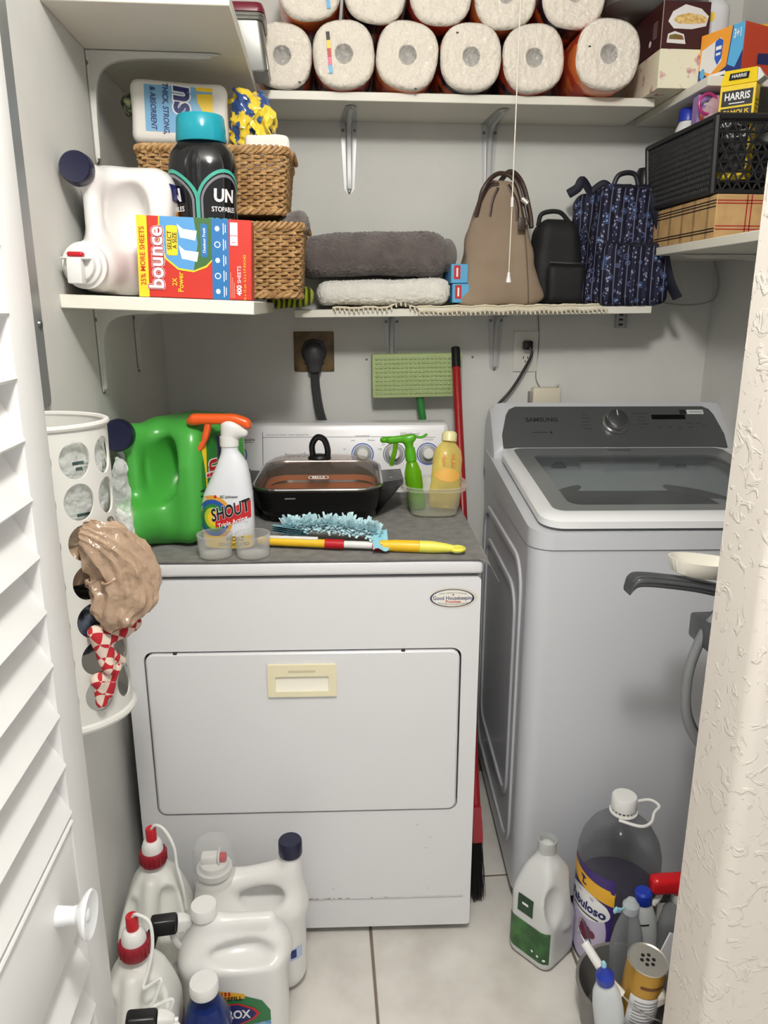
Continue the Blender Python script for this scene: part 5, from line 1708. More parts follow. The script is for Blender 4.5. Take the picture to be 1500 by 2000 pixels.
m.build('head', M_redp, t, angle=30)
m = MB()
for k in range(420):
    x, y = random.uniform(-0.011, 0.011), random.uniform(-0.034, 0.034)
    sp = random.uniform(0.9, 1.5)
    p0 = Vector((-0.020 + x, -0.297 + y, 0.171))
    p1 = Vector((-0.018 + x * sp * 1.1 + random.uniform(-0.004, 0.010), -0.297 + y * 1.25, random.uniform(0.002, 0.02)))
    m.tube([p0, (p0 + p1) / 2 + Vector((random.uniform(-0.003, 0.003), 0, 0)), p1], [0.0011, 0.001, 0.0006], 3, cap=False)
o = m.build('bristles', mat('black_bristle', (16, 16, 18), 0.6), t)
o['kind'] = 'stuff'

# ================================================================== on top of the dryer
DZ = 0.9095
M_mat = mat('grey_microfibre', (124, 122, 118), 0.95, spec=0.1, sheen=0.3, var=(40, (104, 102, 99), 0.35, 0.65), bump=(500, 0.3, 0.001))
t = thing('dryer_top_towel', 'flat grey towel covering the top of the dryer', 'towel', (-0.0345, 0.364, DZ), -2.6)
m = MB()
def tw(u, v):
    x = -0.358 + 0.724 * u
    y = -0.352 + 0.565 * v
    z = 0.0042 + 0.0006 * math.sin(u * 17 + v * 9)
    if u > 0.985:
        x += 0.004
    c = max(0, u - 0.95) / 0.05 * max(0, 0.20 - v) / 0.20
    x += 0.026 * c
    y -= 0.006 * c
    z += 0.0015 * min(1, c * 4)
    over = max(0, x - 0.3715)
    if over > 0 and c > 0:
        z -= over * 1.9
    return (x, y, z)
nu, nv = 70, 40
m.grid(tw, nu, nv)
m.grid(lambda u, v: tuple(Vector(tw(u, v)) - Vector((0, 0, 0.003))), nu, nv)
n1 = (nu + 1) * (nv + 1)
m.f = [f if i < nu * nv else tuple(reversed(f)) for i, f in enumerate(m.f)]
edge = [i for i in range(nu + 1)] + [(j + 1) * (nu + 1) - 1 for j in range(1, nv + 1)] + [nv * (nu + 1) + i for i in range(nu - 1, -1, -1)] + [j * (nu + 1) for j in range(nv - 1, 0, -1)]
for k in range(len(edge)):
    a, b = edge[k], edge[(k + 1) % len(edge)]
    m.f.append((b, a, a + n1, b + n1))
m.build('cloth', M_mat, t, angle=60)
TZ = DZ + 0.0052

# ------------------------------------------------------------------ jugs with a push tap, lying down
def tap_jug(name, label, loc, rot, M_body, s=1.0, A=(0, -1, 0), kx=1.0):
    """front (tap side) faces -Y, base of the bottle at +Y"""
    t = thing(name, label, 'jug', loc, rot=rot)
    def f_(X, Y, Z):
        X, Y, Z = X / (s * kx), Y / s, Z / s
        body = sd_rbox(X, Y, Z, (0.004, 0.110, 0.116), (0.086, 0.105, 0.1145), 0.042)
        # the front upper part leans back
        body = smax(body, -(Y - 0.020 + 0.0 * Z) + 0.35 * np.clip(Z - 0.15, 0, 1), 0.03)
        boss = sd_cap(X, Y, Z, (-0.034, -0.018, 0.050), (-0.014, 0.10, 0.060), 0.047, 0.058)
        neck = sd_cap(X, Y, Z, (-0.052, -0.006, 0.205), (-0.030, 0.07, 0.185), 0.024, 0.034)
        d = smin(smin(body, boss, 0.03), neck, 0.025)
        hole = sd_ell(X, Y, Z, (0.014, 0.000, 0.146), (0.041, 0.085, 0.064))
        d = smax(d, -hole, 0.009)
        hole2 = sd_ell(X, Y, Z, (-0.086, -0.006, 0.140), (0.036, 0.060, 0.058))
        d = smax(d, -hole2, 0.009)
        bar = sd_cap(X, Y, Z, (-0.044, 0.004, 0.195), (-0.036, -0.002, 0.085), 0.015, 0.018)
        return smin(d, bar, 0.014) * kx
    h = 0.0045 * s
    m = nets(f_, (-0.12 * s, -0.09 * s, -0.012 * s), (0.12 * s, 0.27 * s, 0.25 * s), h)
    m.v = [(x, y, max(z, 0)) for x, y, z in m.v]
    m.build('jug_body', M_body, t, angle=180)
    A = Vector(A).normalized()
    c0 = Vector((-0.053 * kx, -0.018, 0.210)) * s
    q = MB()
    q.lathe([(0.0275 * s, 0.0), (0.0285 * s, 0.003), (0.0275 * s, 0.024 * s), (0.025 * s, 0.028 * s), (0.021 * s, 0.0275 * s), (0.004 * s, 0.0265 * s)], 36)
    for k in range(0):
        pass
    rotm = A.to_track_quat('Z', 'Y').to_matrix().to_4x4()
    q.xf(Matrix.Translation(c0) @ rotm)
    q.build('vent_cap', M_navy_cap, t)
    tp = Vector((-0.036 * kx, -0.062, 0.048)) * s
    F_ = Matrix.Translation(tp) @ RX(90)
    q = MB().lathe([(0.040 * s, -0.006), (0.040 * s, 0.004), (0.034 * s, 0.006), (0.033 * s, 0.014), (0.027 * s, 0.016), (0.026 * s, 0.026), (0.022 * s, 0.028), (0.004, 0.028)], 36).xf(F_)
    q.build('tap_collar', M_white_plastic, t)
    q = MB().rbox(-0.014 * s, 0.012 * s, -0.032 * s, 0.010 * s, 0.026 * s, 0.046 * s, 0.003, 2).xf(F_)
    q.build('tap_spout', M_white_plastic, t)
    q = MB().rbox(-0.026 * s, 0.024 * s, 0.008 * s, 0.012 * s, 0.024 * s, 0.044 * s, 0.002, 1).xf(F_)
    q.build('tap_wing', M_white_plastic, t)
    q = MB().rbox(-0.015 * s, 0.013 * s, 0.0125 * s, 0.021 * s, 0.026 * s, 0.040 * s, 0.0038 * s, 3).xf(F_)
    q.v = [p for p in q.v]
    q.build('tap_button', M_red_plastic, t)
    return t, m
t, m = tap_jug('detergent_jug', 'white laundry detergent jug lying on the shelf, tap facing out', (-0.3590, 0.032, z_ll(-0.36) + 0.002), (0, R(1.5), R(-7)), M_white_plastic, 0.97, (0.12, -0.97, 0.05))
bv = m.bvh()
def sideprint(q, mm, nm='label', off=0.0010, o=(0, 0, 0)):
    return wrap(q, bv, o, (0, 1, 0), (0, 0, 1), off).build(nm, mm, t)
sideprint(oval2d(0, 0, 0.055, 0.085, e=2.6), mat('label_pale_blue', (176, 196, 222), 0.35), 'label', 0.0008, (0, 0.135, 0.115))
sideprint(oval2d(0, 0, 0.046, 0.052), mat('label_orange', (240, 150, 30), 0.35), 'logo', 0.0013, (0, 0.095, 0.105))
sideprint(oval2d(0, 0, 0.038, 0.044), M_yellow_print, 'logo', 0.0018, (0, 0.095, 0.105))
q = text2d('Tide', 0.040, 0.03, 0.1)
sideprint(q, M_navy_print, 'lettering', 0.0024, (0, 0.092, 0.105))
sideprint(rect2d(-0.022, 0.030, -0.014, 0.014, 6, 6), M_navy_print, 'label', 0.0016, (0, 0.07, 0.180))
q = oval2d(0, 0, 0.0125, 0.0165, r0=0.80, k=1)
wrap(q, bv, (0.062, 0, 0.042), (1, 0.0, 0), (0, 0, 1), 0.001).build('he_mark', M_navy_print, t)
wrap(oval2d(0, 0, 0.009, 0.0125), bv, (0.062, 0, 0.042), (1, 0, 0), (0, 0, 1), 0.001).build('he_mark', M_navy_print, t)
wrap(text2d('he', 0.014, 0.03), bv, (0.062, 0, 0.042), (1, 0, 0), (0, 0, 1), 0.0016).build('lettering', M_white_print, t)

M_green = mat('green_jug_plastic', (70, 164, 64), 0.3, coat=0.15)
t, m = tap_jug('detergent_jug', 'large green laundry detergent jug lying on the dryer', (-0.353, 0.108, TZ + 0.001), (0, R(0), R(-30)), M_green, 1.13, (0.56, -0.82, 0.06), 0.82)
bv = m.bvh()
S_ = 1.13
def gp(q, mm, nm='label', off=0.001, o=(0, 0, 0)):
    return wrap(q, bv, Vector(o) * S_, (0, 1, 0), (0, 0, 1), off).build(nm, mm, t)
gp(oval2d(0, 0, 0.066, 0.098, e=2.4), mat('label_deep_green', (42, 128, 52), 0.35), 'label', 0.0008, (0, 0.113, 0.118))
gp(MB().loft([[(-0.070 + 0.012 * math.sin(PI * k / 10), -0.085 + 0.17 * k / 10, 0) for k in range(11)], [(-0.050 - 0.004 * math.sin(PI * k / 10), -0.085 + 0.17 * k / 10, 0) for k in range(11)]], False, False, closed=False), M_yellow_print, 'label_band', 0.0014, (0, 0.116, 0.118))
gp(rect2d(-0.012, 0.030, -0.085, 0.090, 6, 14), mat('label_purple', (60, 38, 110), 0.35), 'label_band', 0.0013, (0, 0.114, 0.118))
for bb, mm, of in ((0.07, M_white_print, 0.0018), (0.025, M_red_print, 0.0026)):
    q = text2d('Gain', 0.052, bb)
    q.v = [(-y, x, z) for x, y, z in q.v]
    gp(q, mm, 'lettering', of, (0, 0.083, 0.115))
q = text2d('11', 0.022, 0.02)
q.v = [(-y, x, z) for x, y, z in q.v]
gp(q, M_ink, 'lettering', 0.002, (0, 0.055, 0.100))
q = rect2d(-0.06, 0.06, -0.002, 0.002, 16, 1)
q.v = [(-y, x, z) for x, y, z in q.v]
gp(q, M_white_print, 'fine_print', 0.002, (0, 0.152, 0.12))
gp(oval2d(0, 0, 0.010, 0.014), M_yellow_print, 'label_band', 0.002, (0, 0.125, 0.06))

# ------------------------------------------------------------------ stain remover spray
t = thing('stain_spray', 'white stain remover spray bottle with orange trigger on the dryer', 'spray bottle', (-0.2005, 0.118, TZ), -6)
prof = [(0.0, 0.0), (0.050, 0.0), (0.053, 0.004), (0.054, 0.06), (0.053, 0.10)]
sm = MB()
def er(a, b, z, cx=0.0, e=2.6):
    return [(cx + x, y, z) for x, y, _ in ring(0, 0, a, b, 40, e)]
sm.loft([er(0.050, 0.026, 0), er(0.0535, 0.0295, 0.004), er(0.0545, 0.030, 0.05), er(0.054, 0.030, 0.085), er(0.050, 0.030, 0.115, 0.003), er(0.039, 0.028, 0.150, 0.010), er(0.029, 0.024, 0.178, 0.014), er(0.021, 0.019, 0.195, 0.012, 2.2), er(0.017, 0.017, 0.203, 0.010, 2), er(0.017, 0.017, 0.212, 0.010, 2)])
sm.build('bottle', mat('bottle_white', (224, 226, 232), 0.25, coat=0.2), t)
bv = sm.bvh()
MB().loft([er(0.019, 0.019, 0.2125, 0.010, 2), er(0.019, 0.019, 0.232, 0.010, 2)]).build('neck_collar', M_white_plastic, t)
m = nets(lambda X, Y, Z: smin(sd_cap(X, Y, Z, (0.010, 0, 0.228), (0.012, 0, 0.252), 0.0165, 0.018), sd_cap(X, Y, Z, (0.030, 0, 0.245), (0.040, 0, 0.240), 0.013, 0.010), 0.02), (-0.03, -0.03, 0.205), (0.065, 0.03, 0.28), 0.0035)
m.build('trigger_housing', M_white_plastic, t, angle=180)
M_or2 = mat('orange_plastic', (232, 92, 30), 0.28, coat=0.2)
m = nets(lambda X, Y, Z: smin(sd_rbox(X + 0.0, Y, Z + 0.9 * np.clip(X - 0.02, 0, 1) ** 1.3, (-0.005, 0, 0.267), (0.062, 0.0135, 0.0105), 0.009), sd_cap(X, Y, Z, (-0.055, 0, 0.264), (-0.066, 0, 0.262), 0.010, 0.0085), 0.006), (-0.09, -0.03, 0.225), (0.075, 0.03, 0.29), 0.0032)
m.build('trigger_top', M_or2, t, angle=180)
MB().tube(bez([(-0.030, 0, 0.258), (-0.036, 0, 0.236), (-0.044, 0, 0.216), (-0.055, 0, 0.203)], 16), [0.0075] * 8 + [0.006] * 8 + [0.004], 8, flat=1.3).build('trigger', M_or2, t)
def sp(q, mm, nm='label', off=0.0008, o=(0, 0, 0), U=(1, 0, 0), V=(0, 0, 1)):
    return wrap(q, bv, o, U, V, off).build(nm, mm, t)
for rr_, mm in ((0.040, mat('ring_gold', (222, 160, 60), 0.35)), (0.033, mat('ring_blue', (40, 84, 160), 0.35)), (0.025, M_green_print), (0.019, mat('ring_lime', (190, 200, 50), 0.35)), (0.012, M_yellow_print)):
    sp(oval2d(0, 0, rr_, rr_ * 1.18, 36, 6), mm, 'target_print', 0.0006 + (0.040 - rr_) * 0.02, (-0.024, 0, 0.068))
sp(MB().loft([[(-0.028 + 0.014 * k, -0.012 + 0.004 * k, 0) for k in range(6)], [(-0.028 + 0.014 * k, 0.016 + 0.006 * k, 0) for k in range(6)]], False, False, closed=False), mat('label_red', (196, 36, 40), 0.35), 'label_band', 0.0016, (0.008, 0, 0.060))
U2, V2 = Vector((1, 0, 0.30)).normalized(), Vector((-0.12, 0, 1)).normalized()
sp(text2d('SHOUT', 0.036, 0.05, 0.1, sx=0.66), M_white_print, 'lettering', 0.0020, (0.010, 0, 0.083), U2, V2)
sp(text2d('SHOUT', 0.036, 0.025, 0.1, sx=0.66), M_ink, 'lettering', 0.0025, (0.010, 0, 0.083), U2, V2)
sp(text2d('Triple Acting', 0.0135, 0.012, sx=0.85), M_white_print, 'lettering', 0.0025, (0.014, 0, 0.060), U2, V2)
sp(rect2d(-0.045, 0.050, 0.004, 0.030, 16, 3), M_yellow_print, 'label_band', 0.0010)
sp(text2d('MORE', 0.013, 0.02), M_ink, 'lettering', 0.0015, (0.018, 0, 0.024))
sp(text2d('CONCENTRATED', 0.0095, 0.02, sx=0.8), M_ink, 'lettering', 0.0015, (0.014, 0, 0.012))
sp(text2d('SC Johnson', 0.0075, 0.02), M_ink, 'lettering', 0.0012, (0.010, 0, 0.113))
sp(rect2d(-0.020, -0.015, 0.110, 0.116, 2, 2), M_red_print, 'label', 0.0012)

# measuring cups
M_cup = clear('clear_cup_plastic', (248, 248, 247), 0.07, 0.10, body=(236, 237, 237))
def cup(label, loc, r0, r1, h):
    t = thing('measuring_cup', label, 'cup', loc, group='clear measuring cups')
    m = MB().lathe([(r0 * 0.94, 0.0015), (r0, 0.0025), (r1, h - 0.001), (r1 - 0.0012, h), (r1 - 0.0018, h - 0.001), (r0 - 0.0018, 0.0045), (r0 * 0.5, 0.004)], 40)
    m.build('cup', M_cup, t)
    MB().tube([(x, y, h) for x, y, _ in ring(0, 0, r1 - 0.001, r1 - 0.001, 40)], 0.0010, 6, closed=True).build('rim', M_cup, t)
    return t
cup('clear plastic measuring cup in front of the stain spray, nearer the green jug', (-0.221, 0.052, TZ), 0.0325, 0.0358, 0.047)
cup('clear plastic measuring cup in front of the stain spray, nearer the skillet', (-0.146, 0.047, TZ), 0.0325, 0.0358, 0.047)
cup('clear plastic cup half hidden behind the stain spray bottle', (-0.195, 0.205, TZ), 0.030, 0.036, 0.095)

# ------------------------------------------------------------------ electric skillet
M_sk = mat('skillet_black', (17, 17, 18), 0.3)
t = thing('electric_skillet', 'black electric skillet with a glass lid and copper-coloured pan', 'skillet', (-0.011, 0.410, TZ), -2.6)
def sr(a, b, r_, z):
    return [(x, y, z) for x, y in rrect(-a, a, -b, b, r_, 8)]
MB().loft([sr(0.118, 0.128, 0.05, 0.012), sr(0.132, 0.142, 0.055, 0.018), sr(0.146, 0.160, 0.06, 0.060), sr(0.150, 0.166, 0.06, 0.080), sr(0.152, 0.168, 0.06, 0.082), sr(0.146, 0.162, 0.058, 0.081), sr(0.138, 0.152, 0.055, 0.030), sr(0.10, 0.11, 0.05, 0.029)]).build('skillet_body', M_sk, t, angle=40)
MB().loft([sr(0.1375, 0.1515, 0.055, 0.052), sr(0.1360, 0.150, 0.055, 0.032), sr(0.09, 0.10, 0.04, 0.0305)], False, True).build('pan_lining', mat('copper_coating', (196, 122, 74), 0.35, metal=0.2), t)
for sx in (-1, 1):
    m = MB()
    secs = []
    for k in range(7):
        f = k / 6.0
        x = sx * (0.140 + 0.062 * f)
        secs.append([(x, y, z) for y, z in ((-0.075 + 0.01 * f, 0.062 + 0.012 * f), (0.075 - 0.01 * f, 0.062 + 0.012 * f), (0.072 - 0.012 * f, 0.080 + 0.006 * f), (-0.072 + 0.012 * f, 0.080 + 0.006 * f))])
    m.loft(secs)
    m.build('handle', M_sk, t, angle=30)
    m = MB().loft([[(sx * 0.136, -0.085, 0.004), (sx * 0.136, 0.085, 0.004), (sx * 0.142, 0.085, 0.010), (sx * 0.142, -0.085, 0.010)], [(sx * 0.190, -0.070, 0.072), (sx * 0.190, 0.070, 0.072), (sx * 0.200, 0.070, 0.078), (sx * 0.200, -0.070, 0.078)]])
    m.build('leg', M_sk, t, angle=30)
q = poly2d([(0, 0.0), (0.008, 0.0), (0.004, 0.008)])
place(q, (0.170, -0.035, 0.0835), (1, 0, 0), (0, 1, 0), 0.001).build('arrow_mark', M_white_print, t)
M_gl = clear('lid_glass', (248, 244, 240), 0.06, 0.04, body=(150, 130, 116))
MB().loft([sr(0.148, 0.163, 0.06, 0.0845), sr(0.142, 0.156, 0.06, 0.096), sr(0.118, 0.128, 0.055, 0.112), sr(0.080, 0.085, 0.05, 0.121), sr(0.030, 0.032, 0.02, 0.125)], False, True).build('glass_lid', M_gl, t, angle=60)
MB().tube([(x, y, 0.0855) for x, y in rrect(-0.149, 0.149, -0.164, 0.164, 0.06, 8)], 0.0038, 8, closed=True).build('lid_rim', M_chrome, t)
MB().lathe([(0.028, 0.1245), (0.029, 0.128), (0.024, 0.134), (0.012, 0.137)], 32, a=1.0, b=0.8).build('knob_base', M_sk, t)
MB().tube(bez([(-0.016, 0, 0.132), (-0.017, 0, 0.160), (-0.004, 0, 0.178), (0.012, 0, 0.172), (0.020, 0, 0.150), (0.020, 0, 0.130)], 40), 0.0075, 10, flat=1.5).build('knob_loop', M_sk, t)
q = MB().loft([[(x, y, 0) for x, y in rrect(-0.023, 0.023, -0.005, 0.005, 0.005, 5)], [(x, y, 0) for x, y in rrect(-0.0215, 0.0215, -0.0038, 0.0038, 0.0038, 5)]], False, False)
LO, LV = (0.004, -0.1385, 0.1065), (0, 0.6, 0.34)
place(q, LO, (1, 0, 0), LV, 0.0035).build('logo_outline', M_white_print, t)
place(text2d('BELLA', 0.0085, 0.015, sx=1.3), LO, (1, 0, 0), LV, 0.0035).build('lettering', M_white_print, t)
place(rect2d(-0.012, 0.012, -0.0015, 0.0015, 1, 1), (-0.06, -0.1625, 0.066), (1, 0, 0), (0, 0, 1), 0.002).build('fine_print', M_grey_print, t)
for sx in (-1, 1):
    for sy in (-1, 1):
        MB().lathe([(0.010, 0.0003), (0.012, 0.004), (0.012, 0.016)], 14, (sx * 0.10, sy * 0.11, 0)).build('foot', M_sk, t)

# ------------------------------------------------------------------ duster
t = thing('duster', 'fluffy light blue duster with a yellow handle lying on the towel', 'duster', (0.065, 0.072, TZ))
M_yel = mat('duster_yellow', (238, 190, 40), 0.35)
M_pale = mat('duster_pale_yellow', (232, 226, 90), 0.4)
d0, d1 = Vector((-0.205, 0.030, 0.014)), Vector((0.208, -0.046, 0.012))
def dl(f, dz=0.0):
    p = d0 + (d1 - d0) * f
    return (p.x, p.y, p.z + dz)
MB().tube([dl(0.0), dl(0.01), dl(0.02)], [0.006, 0.0095, 0.0098], 12, flat=0.8).build('fork_tip', M_yel, t)
MB().tube([dl(0.02, 0), dl(0.335, -0.001)], 0.0092, 12, flat=0.85).build('fork_base', M_yel, t)
MB().tube([dl(0.05, 0.009), dl(0.30, 0.009)], 0.004, 8).build('fork_prong', M_white_plastic, t)
MB().tube([dl(0.336, -0.001), dl(0.43, -0.001)], 0.0105, 12).build('red_joint', M_red_plastic, t)
MB().tube([dl(0.431, -0.001), dl(0.57, -0.001)], 0.0080, 12).build('white_shaft', M_white_plastic, t)
MB().tube([dl(0.571, -0.001), dl(0.625, -0.001)], 0.0110, 12).build('red_joint', M_red_plastic, t)
MB().tube([dl(0.60, 0.0), dl(0.68, 0.0), dl(0.80, 0.0)], [0.0100, 0.0125, 0.0128], 14).build('handle', M_yel, t)
MB().tube([dl(0.801, 0), dl(0.86, 0), dl(0.93, -0.001), dl(0.965, -0.002)], [0.0127, 0.0125, 0.0095, 0.007], 14).build('grip', M_pale, t)
c = Vector(dl(0.982, -0.002))
MB().tube([tuple(c + Vector((0.013 * math.cos(a), 0.011 * math.sin(a), 0))) for a in [2 * PI * k / 24 for k in range(24)]], 0.0048, 8, closed=True).build('hanging_loop', M_pale, t)
m = MB()
random.seed(21)
f0, f1 = Vector((-0.150, 0.060, 0.030)), Vector((0.045, 0.012, 0.028))
for k in range(1500):
    f = random.random()
    c = f0 + (f1 - f0) * f + Vector((0, 0, 0.010 * math.sin(f * PI)))
    a = random.uniform(-0.35, PI + 0.35)
    el = random.uniform(0.6, 1.0)
    d = Vector((random.uniform(-0.45, 0.45), math.cos(a) * 1.0, math.sin(a) * 0.80 + 0.05)).normalized()
    L = (0.030 + 0.006 * math.sin(f * 30)) * el
    w_ = Vector((1, random.uniform(-0.6, 0.6), random.uniform(-0.5, 0.5))).normalized() * random.uniform(0.0018, 0.0042)
    p1 = c + d * L * 0.55
    p2 = c + d * L + Vector((random.uniform(-0.004, 0.004), random.uniform(-0.004, 0.004), random.uniform(-0.006, 0.002)))
    for p in (p1, p2):
        p.z = max(p.z, 0.003)
    n = len(m.v)
    m.v += [tuple(c - w_ * 0.4), tuple(c + w_ * 0.4), tuple(p1 + w_), tuple(p1 - w_), tuple(p2 + w_ * 0.7), tuple(p2 - w_ * 0.7)]
    m.f += [(n, n + 1, n + 2, n + 3), (n + 3, n + 2, n + 4, n + 5)]
o = m.build('fluff', mat('duster_fluff_blue', (200, 232, 238), 0.8, spec=0.15, sheen=0.4), t, smooth=False)
o['kind'] = 'stuff'
m = MB()
for k in range(4):
    f = k / 4.0
    m.grid(lambda u, v: (-0.175 + 0.07 * u + 0.004 * math.sin(9 * v), 0.070 - 0.055 * v, 0.026 + 0.012 * v - 0.012 * u + 0.004 * k), 4, 4)
m.build('backing_sheet', mat('duster_sheet_blue', (140, 196, 210), 0.7), t)
MB().grid(lambda u, v: (0.030 + 0.032 * u, 0.012 - 0.05 * v, 0.040 - 0.030 * v + 0.004 * math.sin(6 * u)), 6, 6).build('backing_sheet', mat('duster_sheet_blue', (140, 196, 210), 0.7), t)

# ------------------------------------------------------------------ tub with two bottles
M_tub = clear('tub_plastic', (248, 248, 243), 0.10, 0.15, body=(236, 236, 228))
t = thing('plastic_tub', 'clear plastic food tub holding two bottles on the dryer', 'tub', (0.264, 0.352, TZ), -6)
def tb(a, b, z, e=3.2):
    return [(x, y, z) for x, y, _ in ring(0, 0, a, b, 44, e)]
MB().loft([tb(0.052, 0.052, 0.002), tb(0.057, 0.057, 0.004), tb(0.068, 0.068, 0.070), tb(0.070, 0.070, 0.072), tb(0.0695, 0.0695, 0.071), tb(0.0675, 0.0675, 0.069), tb(0.0555, 0.0555, 0.006), tb(0.02, 0.02, 0.005)]).build('tub', M_tub, t)
MB().loft([tb(0.0705, 0.0705, 0.066), tb(0.079, 0.079, 0.066), tb(0.0795, 0.0795, 0.074), tb(0.077, 0.077, 0.0755), tb(0.0705, 0.0705, 0.0745)], False, False).build('rim', M_tub, t)
M_lime = clear('lime_plastic', (160, 214, 40), 0.52, 0.18, body=(120, 190, 24))
t = thing('spray_bottle', 'lime green trigger spray bottle standing in the clear tub', 'spray bottle', (0.226, 0.365, TZ + 0.0065), -12)
t.rotation_euler = (R(-3), R(-8), R(-10))
MB().lathe([(0.020, 0), (0.022, 0.003), (0.022, 0.03), (0.0195, 0.045), (0.021, 0.065), (0.0205, 0.09), (0.014, 0.112), (0.0105, 0.118)], 32).build('bottle', M_lime, t)
MB().lathe([(0.0135, 0.1185), (0.0135, 0.135), (0.0115, 0.150)], 20).build('collar', mat('green_trigger_plastic', (84, 170, 24), 0.3), t)
M_lg = mat('green_trigger_plastic', (84, 170, 24), 0.3)
m = nets(lambda X, Y, Z: smin(sd_cap(X, Y, Z, (0, 0, 0.145), (-0.002, 0, 0.168), 0.0095, 0.011), smin(sd_rbox(X, Y, Z, (-0.016, 0, 0.174), (0.034, 0.010, 0.0085), 0.006), sd_cap(X, Y, Z, (-0.048, 0, 0.176), (-0.062, 0, 0.177), 0.0075), 0.006), 0.01), (-0.085, -0.03, 0.125), (0.04, 0.03, 0.20), 0.003)
m.build('sprayer_head', M_lg, t, angle=180)
MB().tube(bez([(-0.032, 0, 0.168), (-0.036, 0, 0.150), (-0.046, 0, 0.125), (-0.050, 0, 0.112)], 16), [0.006] * 12 + [0.0045] * 4 + [0.003], 8, flat=1.3).build('trigger', M_lime, t)
MB().tube(bez([(0.012, 0, 0.178), (0.030, 0, 0.172), (0.046, 0, 0.178)], 12), 0.003, 6).build('wire_tail', M_lg, t)
M_amb = clear('amber_soap', (250, 236, 150), 0.40, 0.15, body=(244, 226, 140))
t = thing('yellow_bottle', 'pale yellow see-through bottle leaning in the clear tub', 'bottle', (0.287, 0.340, TZ + 0.024), 0)
t.rotation_euler = (R(-14), R(6), 0)
sm = MB().lathe([(0.020, -0.013), (0.033, -0.011), (0.038, 0.0), (0.0385, 0.03), (0.0355, 0.05), (0.036, 0.07), (0.036, 0.11), (0.032, 0.130), (0.018, 0.146), (0.0155, 0.150)], 36, a=1.0, b=0.62)
sm.build('bottle', M_amb, t)
MB().lathe([(0.0185, 0.1505), (0.0185, 0.168), (0.015, 0.174), (0.006, 0.176)], 24).build('cap', mat('pale_yellow_cap', (232, 224, 170), 0.3), t)
sb = sm.bvh()
for s_, z in (('E  E', 0.112), ('E  C', 0.102), ('E  E', 0.092)):
    wrap(text2d(s_, 0.016, 0.0, sx=1.2), sb, (0, 0, z), (1, 0, 0), (0, 0, 1), 0.0008).build('lettering', mat('orange_ink', (200, 110, 40), 0.4), t)
wrap(oval2d(0, 0, 0.030, 0.016), sb, (0, 0, 0.068), (1, 0, 0), (0, 0, 1), 0.0006).build('label', mat('orange_label', (232, 178, 84), 0.4), t)
# ================================================================== bag dispenser on the side wall
M_disp = clear('dispenser_white_plastic', (236, 236, 230), 0.80, 0.4, body=(226, 225, 219))
DY, DXc, DA, DB = -0.285, XL + 0.003, 0.118, 0.094
t = thing('bag_dispenser', 'white half-round plastic bag dispenser with round holes on the wall', 'bag dispenser', (XL, DY, 0.775))
def dp(phi, z, off=0.0):
    """phi in degrees, 0 points away from the wall, + towards the room"""
    a = R(phi)
    return (0.003 + (DA + off) * math.cos(a), -(DB + off) * math.sin(a), z)
H_, Z1 = 0.462, 0.003
m = MB()
rows, rp_ = 7, 0.0605
zbase = 0.023
def cell(p0, p1, z0, z1, pc, zc, ra, rz_):
    """wall patch with an oval hole, inner and outer skins"""
    n = 28
    out_, in_ = [], []
    for k in range(n):
        a = 2 * PI * k / n + PI / n
        c_, s_ = math.cos(a), math.sin(a)
        q = 1.0 / max(abs(c_), abs(s_))
        out_.append(((p0 + p1) / 2 + (p1 - p0) / 2 * c_ * q, (z0 + z1) / 2 + (z1 - z0) / 2 * s_ * q))
        in_.append((pc + ra * c_, zc + rz_ * s_))
    for off, fl in ((0.0, False), (-0.003, True)):
        rg = []
        for f in (0, 0.35, 0.7, 1.0):
            rg.append([dp(o_[0] + (i_[0] - o_[0]) * f, o_[1] + (i_[1] - o_[1]) * f, off) for o_, i_ in zip(out_, in_)])
        m.loft(rg, False, False)
    m.loft([[dp(i_[0], i_[1], 0) for i_ in in_], [dp(i_[0], i_[1], -0.003) for i_ in in_]], False, False)
for pc in (70, 40, 10, -20, -50):
    for r_ in range(rows):
        zc = zbase + rp_ * (r_ + 0.5)
        cell(pc - 15, pc + 15, zbase + rp_ * r_, zbase + rp_ * (r_ + 1), pc, zc, 12.6, 0.0272)
def plain(p0, p1, z0, z1, n=8):
    for off in (0.0, -0.003):
        m.grid(lambda u, v: dp(p0 + (p1 - p0) * u, z0 + (z1 - z0) * v, off), n, 4)
ztop = zbase + rp_ * rows
plain(-90, 90, ztop, H_, 30)
plain(-90, 90, Z1, zbase, 30)
plain(85, 90, zbase, ztop, 2)
plain(-90, -65, zbase, ztop, 5)
m.build('shell', M_disp, t, angle=60)
MB().box(0.0005, 0.003, -DB, DB, Z1, H_).build('back_plate', M_disp, t)
for z, rr_ in ((H_, 0.0045), (Z1, 0.0065)):
    MB().tube([dp(p, z) for p in range(-90, 91, 6)], rr_, 8).build('rim', M_disp, t)
m = MB()
rg = [[dp(p, Z1 - 0.001, -0.002 - q) for p in range(-90, 91, 6)] for q in (0.0, 0.02)]
m.loft(rg, False, False, closed=False)
m.build('bottom_lip', M_disp, t)

